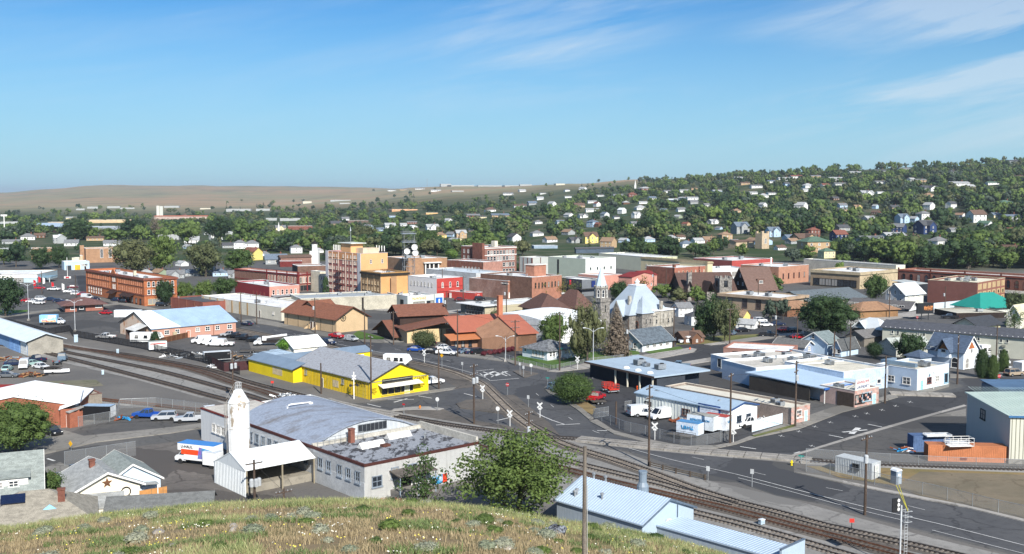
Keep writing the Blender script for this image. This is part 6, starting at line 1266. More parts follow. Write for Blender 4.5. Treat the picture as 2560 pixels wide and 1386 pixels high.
b=bld('corner_building','pale blue flat-roofed corner building with tan roof beside the street crossing','building',2292,925,2190,2371,v0=979,a=38,wall=P('a9b9ca',var=.06),wallR=P('cddbe0',var=.05),kind='flat',par=.5,roof=P('cbc4b0',var=.1),cap=P('dfe3e4'))
CB=b;b.wins('L',1,[1.2],1.9,1.6,'cross',b.D*.1,b.D*.4);b.wins('L',1,[1.3],1.7,1.4,'cross',b.D*.5,b.D*.75);b.put('L',b.D*.88,0,door_mesh(1.3,2.4,WHITE));b.door('R',b.W*.14,1.0,2.2,P('8fc3d4'));b.wins('R',1,[1.2],1.8,1.4,'cross',b.W*.32,b.W*.42,P('8a5a50'));b.wins('R',1,[1.3],1.6,1.3,'cross',b.W*.55,b.W*.7);b.wins('R',1,[.6],1.6,2.2,'plain',b.W*.84,b.W*.98,P('8fb3c4'));b.unit(.6,.3,1.1)
mb=MB();mb.box(0,1.0,0,7.5,.3,1.1);mb.box(0,5,7.5,8.4,.3,1.1);mb.build('duct',mat('duct_blue',(.20,.28,.36),var=.1,rough=.4,metal=.4),b.root,(b.W*.25,2.5,b.rz))
# laundry
BLK=mat('pink_block',(.45,.33,.29),var=.14,scale=1.5);BLKR=mat('block_strip_cap',(.33,.24,.2),var=.2)
def blocks(b,face,n,rows,m1=BLK,tone=(P('c79a8c'),P('b98a7c'),P('d3ab9e'))):
 Ln=b.W if face=='R' else b.D
 mes={}
 for j in range(rows):
  for i in range(n):
   if (i*7+j*13) % 3:continue
   w,h_=Ln/n-.06,b.h/rows-.05;t_=tone[(i+2*j) % 3]
   me=mes.setdefault(t_.name,MB().box(-w/2,w/2,-.05,-.005,.02,h_).mesh('wall_block',t_));b.put(face,(i+.5)*Ln/n,j*b.h/rows,me,'wall_block')
b=bld('laundry','pink block laundry shop with white roof edge and a roof sign','shop',2136,978,2050,2196,v0=1021,a=36,wall=BLK,kind='flat',par=.4,roof=P('cdc8b8',var=.1),cap=P('e0dcd2'))
b.box('shopfront',-.1,-.02,b.D*.02,b.D*.5,0,2.9,P('4a4038'));
blocks(b,'R',12,7);b.wins('R',1,[1.0],3.2,1.8,'shop',b.W*.35,b.W*.65,P('9ab4c0'));b.door('R',b.W*.80,1,2.2,P('a9d4e0'));b.wins('R',2,[.8],1.9,1.8,'plain',.5,b.W*.35,DARK)
sg=thing('roof_sign','white roof sign reading LAUNDRY in red and blue above the pink block shop','sign',Vector((b.P0.x,b.P0.y,0))+b.dR*2.4,R(36));zs=b.h+.15
MB().box(-2.3,2.3,-.1,.1,zs,zs+2.0).build('board',P('e9e6e2'),sg);marks(sg,(0,-.14,zs+1.45),4.0,.7,P('a83a4a'),10);text3d('LAUNDRY','lettering',sg,(0,-.13,zs+.5),.85,P('2a4a7a'));mb=MB();[mb.tube([(x,.1,zs+1.6),(x,3.0,b.h-.3)],.04,4) for x in (-2,0,2)];mb.build('brace',STEEL,sg)
b.unit(.2,.6,.9)
P0=G(2075,1005);c_=Bld('laundry_canopy','blue-edged flat canopy roof over the drive beside the laundry','canopy',Vector((P0.x,P0.y,0)),36,T(Vector((P0.x,P0.y,0)),Vector((math.cos(R(36)),math.sin(R(36)),0)),2108),21,3.2,None,None,'none') 
MB().prism([(-3,-.8),(11,-.8),(11,20),(-3,20)],[3.0,3.0,3.5,3.5],[3.2,3.2,3.7,3.7]).build('roof',P('a9bed2',var=.06),c_.root);MB().box(-3.05,11.05,-.95,-.82,2.85,3.25).build('fascia',P('2a5fa8'),c_.root);[MB().box(x,x+.15,-.6,-.45,0,3.0).build('post',WHITE,c_.root) for x in (-2.6,10.6)];MB().box(-2.8,-2.6,3,19,0,3.0).build('side_wall',P('3c3834'),c_.root)
b=bld('block_shop','long pale-roofed block building with pink block end beside the white metal shop','shop',1976,1022,1664,2024,v0=1064,a=41,wall=mat('block_wall_tan',(.29,.235,.20),var=.2,scale=1.2),wallR=BLK,kind='flat',par=.35,roof=P('cfcabb',var=.1),cap=P('c3b8a8'))
blocks(b,'R',7,8);b.put('R',b.W*.42,1.1,win_mesh(1.7,1.5,'grid',WHITE));b.door('R',b.W*.78,.9,2.1,P('a9d4e0'));b.unit(.6,.2,.8);b.unit(.3,.12,.8)
b=bld('metal_shop','white metal-sided shop with pale grey-blue roof in the fenced service yard','shop',1822,1027,1590,1892,v0=1078,a=41,wall=streaky('white_rib_wall',(.66,.69,.66),(.52,.55,.53),.3,1.5),wallR=P('e9ebeb',var=.04),kind='gable',ridge='l',rise=.9,roof=P('9aaebf',var=.08),over=.3,trim=P('2f4a78'))
MS=b;me=MB().box(-.05,.05,-.07,0,0,b.h-.1).mesh('wall_rib',P('c5cbc6'))
for i in range(int(b.D/.8)):b.put('L',.4+i*.8,0,me,'wall_rib')
b.gdoor('L',4.4,4.2,3.6,P('dfe6ee'),off=.05);b.box('door_frame',-.12,-.02,1.9,6.9,0,4.1,P('2f5088'));b.wins('L',1,[1.2],1.9,1.3,'cross',b.D*.38,b.D*.50,P('6a5048'));b.put('L',b.D*.66,0,door_mesh(1.1,2.2,P('1f3a7a')));b.put('L',b.D*.86,1.0,win_mesh(1.7,1.5,'plain',P('3a3a3a')));b.wins('R',2,[1.2],1.3,1.2,'cross',1.5,b.W*.85,P('3d4a5a'));b.vents(4);b.unit(.3,.85,.6)
# canopy building with columns (uppermost left of the service yard)
P0=G(1642,983);b=Bld('columned_shop','low flat blue-grey roofed shop with a columned porch beside the round bush','shop',P0,33,8,T(Vector((P0.x,P0.y,0)),Vector((-math.sin(R(33)),math.cos(R(33)),0)),1475),3.6,P('22262e'),P('8fa2b4'),'none',wallR=P('3a3f46'))
D_=b.D;MB().box(2.2,14,2,D_-.5,0,3.4).build('wall',P('343b45'),b.root);MB().box(-1.2,15,-.5,D_+.5,3.4,3.75).build('roof',P('9fb0be',var=.08),b.root);MB().box(-1.3,-1.22,-.55,D_+.55,3.3,3.72).build('fascia',P('5a4a42'),b.root)
for k in range(4):MB().box(-.9,-.6,.4+k*4.2,.7+k*4.2,0,3.4).build('column',P('cfc8b4'),b.root)
for k in range(5):link('window',win_mesh(2.6,2.6,'cross',P('5a5048')),b.root,(2.15,3.5+k*(D_-5)/5,.3),-math.pi/2)
for k in range(3):MB().lathe([(.75,3.75),(.75,3.9),(.5,4.15),(.02,4.25)],10,(.6,3+k*4)).build('skylight_dome',WHITE,b.root)
b.rz=3.75;b.W=12;b.unit(.5,.55,1.2);b.unit(.5,.45,.8);b.unit(.5,.25,1.1)
# foliage
def leaf_mat(name,c,c2,var=.2,sc=.5):
 m,n,b=_mat(name);b.inputs['Roughness'].default_value=.65;b.inputs['Specular IOR Level'].default_value=.25
 oi=n.nodes.new('ShaderNodeObjectInfo');g=n.nodes.new('ShaderNodeNewGeometry')
 no=n.nodes.new('ShaderNodeTexNoise');no.inputs['Scale'].default_value=sc;no.inputs['Detail'].default_value=5;n.links.new(g.outputs['Position'],no.inputs['Vector'])
 ad=n.nodes.new('ShaderNodeMath');ad.operation='ADD';n.links.new(oi.outputs['Random'],ad.inputs[0]);n.links.new(no.outputs['Fac'],ad.inputs[1])
 mr=n.nodes.new('ShaderNodeMapRange');mr.inputs['From Min'].default_value=.35;mr.inputs['From Max'].default_value=1.3;n.links.new(ad.outputs[0],mr.inputs['Value'])
 mx=n.nodes.new('ShaderNodeMix');mx.data_type='RGBA';mx.inputs['A'].default_value=(*c,1);mx.inputs['B'].default_value=(*c2,1);n.links.new(mr.outputs[0],mx.inputs['Factor'])
 ri=n.nodes.new('ShaderNodeMapRange');ri.inputs['To Min'].default_value=1-var;ri.inputs['To Max'].default_value=1+var;n.links.new(g.outputs['Random Per Island'],ri.inputs['Value'])
 hs_=n.nodes.new('ShaderNodeHueSaturation');n.links.new(ri.outputs[0],hs_.inputs['Value']);n.links.new(mx.outputs['Result'],hs_.inputs['Color']);n.links.new(hs_.outputs[0],b.inputs['Base Color'])
 tr=n.nodes.new('ShaderNodeBsdfTranslucent');n.links.new(hs_.outputs[0],tr.inputs['Color']);ms=n.nodes.new('ShaderNodeMixShader');ms.inputs[0].default_value=.22
 o=n.nodes['Material Output'];n.links.new(b.outputs[0],ms.inputs[1]);n.links.new(tr.outputs[0],ms.inputs[2]);n.links.new(ms.outputs[0],o.inputs['Surface']);return m
LM={'green':leaf_mat('leaf_green',(0.045,0.084,0.025),(0.11,0.16,0.04)),'dark':leaf_mat('leaf_dark',(0.022,0.047,0.02),(0.043,0.077,0.027)),'light':leaf_mat('leaf_light',(0.093,0.16,0.03),(0.16,0.22,0.05)),
 'olive':leaf_mat('leaf_olive',(0.074,0.099,0.042),(0.12,0.13,0.056)),'yellow':leaf_mat('leaf_yellow',(0.16,0.16,0.043),(0.25,0.18,0.043)),'brown':leaf_mat('leaf_brown',(0.12,0.099,0.074),(0.2,0.16,0.12)),
 'red':leaf_mat('leaf_burgundy',(0.11,0.017,0.027),(0.16,0.037,0.043)),'spruce':leaf_mat('leaf_spruce',(0.035,0.059,0.037),(0.074,0.099,0.068)),'sage':leaf_mat('leaf_sage',(0.21,0.25,0.16),(0.32,0.33,0.24)),'bright':leaf_mat('leaf_bright',(0.074,0.19,0.025),(0.14,0.27,0.037))}
BARK=mat('bark',(.10,.080,.062),var=.35,scale=4)
def quads_mesh(name,C,Nn,S,m,asp=1.0,core=None):
 """leaf-sized quads: centres C, normals Nn, sizes S"""
 n=len(C);r=np.random.normal(size=(n,3));Nn=Nn/(np.linalg.norm(Nn,axis=1,keepdims=True)+1e-9)
 a=np.cross(Nn,r);a /= np.linalg.norm(a,axis=1,keepdims=True)+1e-9;b=np.cross(Nn,a)
 a=a*S[:,None]*asp;b=b*S[:,None]
 V=np.stack([C-a,C-b*.8,C+a,C+b*.8],1).reshape(-1,3);me=bpy.data.meshes.new(name)
 Fc=np.arange(4*n).reshape(-1,4)
 if core is not None:
  cv,cf=core;Fc2=cf+len(V);V=np.vstack([V,cv]);Fc=np.vstack([Fc,Fc2])
 me.vertices.add(len(V));me.vertices.foreach_set('co',V.astype(np.float32).ravel())
 me.loops.add(Fc.size);me.loops.foreach_set('vertex_index',Fc.astype(np.int32).ravel())
 me.polygons.add(len(Fc));me.polygons.foreach_set('loop_start',np.arange(0,Fc.size,4,dtype=np.int32));me.update(calc_edges=True);me.materials.append(m);return me
def blob(c,r,k=.78,nu=7,nv=4):
 th=np.linspace(0,2*np.pi,nu,endpoint=False);ph=np.linspace(.12,np.pi-.12,nv+1);V=[]
 for p in ph:
  for t in th:V.append([np.sin(p)*np.cos(t),np.sin(p)*np.sin(t),np.cos(p)])
 V=np.array(V)*(r*k)*np.random.uniform(.82,1.12,(len(V),1))+c
 Fq=[[i*nu+j,i*nu+(j+1) % nu,(i+1)*nu+(j+1) % nu,(i+1)*nu+j] for i in range(nv) for j in range(nu)]
 return V,np.array(Fq)
def crown(kind,seed,ncl,nlf,ls):
 """unit crown: height 1 (z .0-1), radius about .5"""
 rs=np.random.RandomState(seed);np.random.seed(seed);C,Nn,S,cores=[],[],[],[]
 for i in range(ncl):
  if kind in ('round','open','wide'):
   d=rs.normal(size=3);d /= np.linalg.norm(d);q=(rs.uniform(.15,.40) if kind != 'open' else rs.uniform(.12,.47)) if i else 0.0
   sq=.30 if kind != 'wide' else .24
   c=np.array([d[0]*q*1.05,d[1]*q*1.05,.58+d[2]*q*.95]);r=rs.uniform(.10,.21) if i else .28
   if kind=='open':r *= .52
   rz=r*1.05
  elif kind=='tall':z=rs.uniform(.22,.9);q=.26*math.sin(min(1,(z-.05)*1.15)*math.pi) **.6;t=rs.uniform(0,6.28);c=np.array([math.cos(t)*q,math.sin(t)*q,z]);r=rs.uniform(.12,.2);rz=r
  elif kind=='cone':z=(i+.5)/ncl;t=i*2.4;q=.34*(1-z) **.85*rs.uniform(.5,1);c=np.array([math.cos(t)*q,math.sin(t)*q,.06+z*.86]);r=.05+.17*(1-z);rz=r*.6
  elif kind=='col':z=(i+.5)/ncl;c=np.array([rs.uniform(-.1,.1),rs.uniform(-.1,.1),.08+z*.84]);r=.36*math.sin(math.pi*min(.98,.22+z*.75)) **.7;rz=r*.55
  elif kind=='willow':t=rs.uniform(0,6.28);q=rs.uniform(.1,.40);c=np.array([math.cos(t)*q,math.sin(t)*q,rs.uniform(.32,.84-q*.5)]);r=rs.uniform(.10,.16);rz=r*1.9
  elif kind=='bush':d=rs.normal(size=3);d /= np.linalg.norm(d);q=rs.uniform(.1,.3) if i else 0;c=np.array([d[0]*q,d[1]*q,.45+d[2]*q*.7]);r=rs.uniform(.16,.26) if i else .36;rz=r
  n=max(4,int(nlf*(r/.18) **2));dd=rs.normal(size=(n,3));dd /= np.linalg.norm(dd,axis=1,keepdims=True)
  rad=rs.uniform(.5,1.16,(n,1));P_=dd*rad*np.array([r,r,rz])+c
  C.append(P_);Nn.append(dd+rs.normal(size=(n,3))*.65+np.array([0,0,.25]));S.append(rs.uniform(.7,1.3,n)*ls)
  if kind not in ('open',):
   v,f=blob(c,r,(.72 if ls>.03 else .50) if kind != 'willow' else .42);v[:,2]=(v[:,2]-c[2])*rz/r+c[2];cores.append((v,f))
 core=None
 if cores:
  o=0;vs,fs=[],[]
  for v,f in cores:vs.append(v);fs.append(f+o);o += len(v)
  core=(np.vstack(vs),np.vstack(fs))
 return np.vstack(C),np.vstack(Nn),np.concatenate(S),core
_cr={}
def crown_mesh(kind,lod,var,col):
 key=(kind,lod,var,col)
 if key in _cr:return _cr[key]
 ncl,nlf,ls={0:(10,18,.062),1:(24,48,.036),2:(60,120,.020),3:(110,210,.0125)}[lod]
 if kind=='open' and lod==3:ncl,nlf,ls=230,300,.0125
 if kind=='willow':nlf=int(nlf*1.5)
 me=quads_mesh('crown',*(lambda a:(a[0],a[1],a[2],LM[col],1.0 if kind != 'willow' else .5,a[3]))(crown(kind,var*17+lod*5+len(kind),ncl,nlf,ls)))
 _cr[key]=me;return me
_tk={}
def trunk_mesh(kind,var):
 key=(kind,var)
 if key in _tk:return _tk[key]
 rs=random.Random(var*3+1);mb=MB()
 if kind in ('cone','col','bush'):mb.tube([(0,0,-.05),(.004,0,.5),(0,0,.9)],.022,6,0,.004)
 else:
  mb.tube([(0,0,-.05),(.01,.005,.2),(.0,.02,.42),(.02,0,.75)],.028,7,0,.008)
  for k in range(7):
   t=rs.uniform(0,6.28);z0=rs.uniform(.16,.42);l=rs.uniform(.22,.4);mb.tube([(0,0,z0),(math.cos(t)*l*.5,math.sin(t)*l*.5,z0+.12),(math.cos(t)*l,math.sin(t)*l,z0+rs.uniform(.2,.42))],.013,5,0,.003)
 me=mb.mesh('trunk',BARK);_tk[key]=me;return me
def tree(P_,w,h,kind='round',col='green',lod=1,var=0,label='',group=None,name='tree',cat='tree',rz=None):
 r=thing(name,label,cat,P_,random.uniform(0,6.28) if rz is None else rz,group);r.scale=(w,w,h)
 link('crown',crown_mesh(kind,lod,var,col),r);link('trunk',trunk_mesh(kind,var),r);return r
def tpx(u,v,vt,wpx,kind,col,lod,label,var=0,flat=True,**k):
 P_=G(u,v) if flat else GT(u,v);h=z_at(P_.y,vt)-P_.z;dep=P_.y*CP+(H-P_.z)*SP;w=wpx*dep/F
 if kind=='cone':w *= 1.15
 if kind=='col':w *= 1.3
 return tree(P_,w,h,kind,col,lod,var,label,**k)
TL=[(1296,1318,1082,315,'open','green',3,'large open leafy tree right of the factory at the foot of the grass slope',0),(1062,1300,1130,150,'open','green',2,'smaller thin dark tree against the right wall of the factory',1),
(38,1138,1008,185,'round','green',3,'big dense green tree at the left edge beside the brick shop',2),(112,1262,1172,92,'round','green',2,'bushy green tree between the shingled house and the cream star house',3),(135,1292,1225,95,'bush','bright',2,'bright green bush below the bushy tree at lower left',1),
(1433,1012,916,118,'bush','green',3,'dense round bushy tree at the street corner beside the columned shop',2),(1468,910,738,112,'willow','olive',2,'drooping weeping tree below the church spire',0),(1541,890,762,78,'cone','brown',2,'tall brown spruce in front of the stone church',1),
(1380,872,782,84,'round','green',2,'airy green tree behind the white corner cottage',2),(1450,905,830,60,'willow','green',2,'low drooping green tree left of the weeping tree trunk',2),(1058,873,815,74,'bush','olive',2,'rounded dark olive tree at the parking lot corner below the brown school',0),(1140,853,828,26,'bush','green',1,'small shrub tree at the driveway left of the chapel',1),
(2066,850,742,150,'round','dark',3,'very large spreading dark green maple beside the parking lot',4),(1785,852,732,76,'round','dark',2,'tall dark green tree between the brown bungalow and the parking lot',5),(1812,856,748,70,'round','olive',2,'olive green tree close right of the tall dark tree',6),(1758,850,760,60,'round','dark',2,'shadowy dark tree left of the tall dark tree',2),
(1928,803,752,48,'wide','spruce',1,'blue-green flat-topped tree in front of the tan office',1),(1958,800,752,44,'wide','spruce',1,'second blue-green tree in front of the tan office, nearer the brick house',2),(2190,756,682,62,'round','green',2,'tall fresh green tree beside the slate-blue motel roof',1),
(2272,908,828,86,'round','dark',2,'rounded dark tree left of the white arched-porch house',3),(2185,897,846,48,'bush','dark',2,'dark bushy tree beside the weathered old house',2),(2455,945,868,34,'col','dark',2,'tall dark arborvitae right of the arched-porch house',0),(2482,948,884,26,'col','green',2,'green conical arborvitae at the street corner',1),(2508,930,870,24,'col','green',2,'arborvitae beside the parked camper trailer',2),
(2538,792,730,56,'round','olive',2,'round olive tree right of the teal roof',4),(2536,832,772,58,'open','green',2,'loose green tree in front of the cream gabled house',5),
(330,690,593,108,'round','olive',2,'largest grey-green cottonwood behind the orange hotel',1),(402,682,583,92,'round','green',2,'tall green cottonwood right of the largest one behind the hotel',2),(515,692,600,98,'round','olive',2,'broad grey-green cottonwood above the house roofs left of the red block',3),(598,684,622,86,'round','green',2,'deep green rounded tree above the ornate burgundy block',4),
(102,674,618,56,'round','dark',2,'dark round tree left of the large tan brick hall',0),(148,670,610,50,'round','dark',2,'darkest pointed round tree beside the tan brick hall',1),(40,668,608,62,'round','dark',1,'dark conical tree at far left above the white store roof',5),(10,662,622,60,'round','green',1,'green tree at the left edge above the white store roof',3),
(14,792,686,96,'round','dark',2,'big shadowy dark tree at the left edge behind two flagpoles',3),(414,764,700,50,'round','dark',2,'dark street tree in front of the orange hotel end wall',0),(462,757,702,48,'round','green',2,'first green tree right of the orange hotel',1),(508,757,700,56,'round','green',2,'middle green tree between the orange hotel and the red block',2),(556,750,690,68,'round','green',2,'wide green tree touching the dark red block wall',3),
(1345,748,692,60,'open','yellow',2,'yellowing street tree in front of the white shopfronts',0),(1398,745,690,54,'open','yellow',2,'middle yellowing street tree of the row below the brick blocks',1),(1432,742,700,44,'open','olive',1,'greener end tree of the yellowing street row',2),(1545,752,702,54,'round','dark',2,'dark rounded tree between the spire and the church roof',2),(1610,735,690,60,'open','yellow',1,'yellow-brown tree behind the church roof lantern',3),(1655,745,708,60,'round','green',1,'green trees clump behind the church roof right side',4),(1700,760,722,62,'wide','olive',1,'olive tree in front of the dark stone church',4),(1745,762,716,50,'wide','green',1,'green tree under the crenellated tower',5),
(1932,735,690,62,'round','green',1,'green round tree beside the dark brown gabled house',1),(389,860,826,24,'col','dark',1,'small conical juniper by the long pink shed',3),(1240,812,768,40,'bush','olive',1,'rounded olive bush beside the long tan store',3),(1287,802,772,24,'bush','green',1,'small green bush by the hipped roof house',1),(1292,678,652,32,'bush','dark',1,'small dark tree between downtown flat roofs',2),(1130,648,615,38,'bush','light',1,'bright green round tree left of the four storey brick block',0),(1590,655,634,40,'bush','dark',1,'pair of dark low trees before the long cream store, left one',0),(1620,656,634,36,'bush','dark',1,'right one of the dark low trees before the long cream store',1),
(815,750,690,22,'tall','dark',1,'narrow dark street tree left of the tall pink hotel',0),(2066,690,660,28,'round','green',1,'small green tree before the low tan store',2),(2100,700,655,36,'round','light',1,'light green tree at the low tan store',3),(2105,668,632,44,'round','green',1,'green tree rising over the white flat roofs at right',4),(2186,672,645,36,'round','light',1,'bright green round tree over the long white flat roof',5),(1525,1310,1276,22,'cone','dark',1,'tiny dark conifer beside the pale blue metal shed',2),(390,1278,1248,40,'bush','dark',1,'dark bush between the cream house and the wooden fence',2),(1965,905,890,30,'bush','dark',1,'low dark shrubs by the white low house',1),
(190,602,548,84,'round','dark',2,'wide dark tree mass right of the grandstand roof',2),(330,598,543,74,'round','dark',2,'dark tree group above the big tan hall',3),(388,596,545,52,'open','brown',2,'bare brownish branching tree above the tall cottonwoods',1),(290,612,568,70,'round','green',1,'green tree between the dark tree mass and the cottonwoods',4),(470,612,556,66,'round','green',1,'green tree above the grey cottage roofs, left of the pair',0),(548,604,540,84,'round','dark',2,'large dark tree rising left of the needle steeple',5),(610,612,550,72,'round','green',1,'broad green tree just left of the needle steeple',1),(745,628,578,62,'round','dark',1,'dark tree behind the brown meeting house',3),(835,622,566,84,'round','green',2,'broad tree rising behind the tall pink hotel left corner',0),(910,618,560,78,'round','olive',2,'large grey-green tree above the tall pink hotel roof',1),(985,622,570,66,'round','dark',1,'dark tree left of the steel lattice tower',2),(1075,625,572,70,'round','green',2,'green tree right of the steel lattice tower',3),(1200,605,552,64,'round','green',1,'green tree above the four storey brick block',5),(1620,610,540,76,'round','dark',2,'tall dark tree above the long cream store',4),(1800,632,590,50,'round','dark',1,'dark tree left of the tan hillside church',0),(2405,645,590,92,'round','green',2,'huge green tree above the arcade block',2),(2250,655,612,70,'round','green',2,'green tree over the left end of the arcade block',4),(2480,600,548,60,'open','olive',2,'tall pale-branched tree on the right hillside',3)]
for t in TL:tpx(*t[:8],var=t[8])
for i,(u_,v_) in enumerate(((1209,891),(1224,889),(1236,887),(1249,885),(1260,882),(1271,881),(1281,879))):tpx(u_,v_,v_-17,18,'bush','red',1,'round burgundy shrub, %s from the left in the row beside the chapel parking' % ('first','second','third','fourth','fifth','sixth','seventh')[i],var=i % 3,name='shrub',cat='shrub',group='burgundy shrubs beside the chapel')
iv=tree(SHEDW.P0+SHEDW.dL*5+SHEDW.dR*1.0,7,4.6,'bush','bright',2,3,'bright green ivy mound climbing over the white metal shed roof',name='ivy',cat='ivy');iv.location.z=1.2
# far houses
HW={}
def hproto(kind,floors,lod):
 key=(kind,floors,lod)
 if key in HW:return HW[key]
 w,d,h=(11,8.5,2.8*floors) if kind != 'ranch' else (17,9,2.9);parts=[]
 mb=MB();o=.5
 if kind in ('gable','ranch','cross'):
  r=(2.4 if kind != 'ranch' else 1.6)*(1.25 if floors==2 else 1)
  mb.add([(-w/2,-d/2,-1),(-w/2,d/2,-1),(-w/2,d/2,h),(-w/2,0,h+r),(-w/2,-d/2,h)],[(0,1,2,3,4)]);mb.add([(w/2,-d/2,-1),(w/2,d/2,-1),(w/2,d/2,h),(w/2,0,h+r),(w/2,-d/2,h)],[(4,3,2,1,0)])
  mb.add([(-w/2,-d/2,-1),(w/2,-d/2,-1),(w/2,-d/2,h),(-w/2,-d/2,h),(-w/2,d/2,-1),(w/2,d/2,-1),(w/2,d/2,h),(-w/2,d/2,h)],[(0,1,2,3),(7,6,5,4)])
  rb=MB();k=r/(d/2);za=h-o*k
  for half in ([(-d/2-o,za),(0,h+r),(0,h+r+.18),(-d/2-o,za+.18)],[(0,h+r),(d/2+o,za),(d/2+o,za+.18),(0,h+r+.18)]):rb.extr(half,'x',-w/2-o,w/2+o)
  if kind=='cross':
   mb.extr([(-2.6,-1),(2.6,-1),(2.6,h),(0,h+2.3),(-2.6,h)],'y',-d/2-2.2,-d/2+.5)
   for half in ([(-3.1,h-.45),(0,h+2.3),(0,h+2.5),(-3.1,h-.25)],[(0,h+2.3),(3.1,h-.45),(3.1,h-.25),(0,h+2.5)]):rb.extr(half,'y',-d/2-2.6,0)
 else:
  mb.box(-w/2,w/2,-d/2,d/2,-1,h);rb=MB();X,Y_=w/2+o,d/2+o
  v=[(-X,-Y_,h),(X,-Y_,h),(X,Y_,h),(-X,Y_,h),(-X+Y_,0,h+2.6),(X-Y_,0,h+2.6)];rb.add(v,[(3,2,1,0),(0,1,5,4),(1,2,5),(2,3,4,5),(3,0,4)])
 parts=[('wall',mb.mesh('wall',WHITE),None),('roof',rb.mesh('roof',ROOFG),None)]
 if lod:parts.append(('chimney',MB().box(w*.2,w*.2+.7,.3,1.0,h,h+3.6).mesh('chimney',BRICKR),None))
 HW[key]=(parts,w,d,h);return HW[key]
HWALL=[('white',P('dedfdc',var=.06)),('cream',P('d8cca4',var=.06)),('pale blue',P('a9c0d4',var=.06)),('grey',P('9a9e9e',var=.08)),('tan',P('b59a78',var=.08)),('brown',P('6a4c3a',var=.1)),('dark blue',P('2c3f66',var=.1)),('yellow',P('dcc878',var=.06)),('brick red',BRICKR),('sage green',P('8f9c84',var=.08))]
HROOF=[('grey',shingle('r_grey',(.20,.205,.21))),('dark grey',shingle('r_dgrey',(.085,.088,.095))),('brown',shingle('r_brown',(.15,.095,.07))),('pale grey',shingle('r_pale',(.40,.41,.41))),('red-brown',shingle('r_redb',(.22,.085,.06))),('blue-grey',shingle('r_blue',(.15,.19,.24))),('tan',shingle('r_tan',(.30,.20,.13))),('green',shingle('r_green',(.10,.17,.12))),('white metal',P('d9dcdc',var=.05))]
HOUSES=[];CLEAR=[]
def house(u,v,wpx,kind,wi,ri,fl=1,ang=20,label=None,flat=False):
 P_=G(u,v) if flat else GT(u,v);parts,w,d,h=hproto(kind,fl,wpx>14);dep=P_.y*CP+(H-P_.z)*SP;s=wpx*dep/F/(w*abs(math.cos(R(ang)))+d*abs(math.sin(R(ang))))
 s=min(max(s,.55),2.2);r=thing('house','','house',P_,R(ang));r.scale=(s,s,min(s,1.35))
 for nm,me,_ in parts:
  o=link(nm,me,r)
  if nm != 'chimney':o.material_slots[0].link='OBJECT';o.material_slots[0].material=(HWALL[wi] if nm=='wall' else HROOF[ri])[1]
 if wpx>20:
  n=3 if kind != 'ranch' else 4;me=win_mesh(1.0,1.3,'sash');yy=-d/2-(2.2 if kind=='cross' else 0)
  for z_ in ([.9,3.6] if fl==2 else [.9]):
   for k in range(n):
    x_=(k+.5)/n*w-w/2
    link('window',me,r,(x_,-d/2 if not (kind=='cross' and abs(x_)<2.6) else yy,z_),0)
   link('window',me,r,(-w/2,0,z_),-math.pi/2) if kind != 'cross' else None
   link('window',me,r,(-w/2,2.2,z_),-math.pi/2) if kind=='cross' else None
 if label:r['label']=label
 HOUSES.append((r,u,v,wpx,kind,wi,ri,fl));CLEAR.append((u-wpx*.40,u+wpx*.40,v-wpx*.62,v-wpx*.22,P_.y));return r
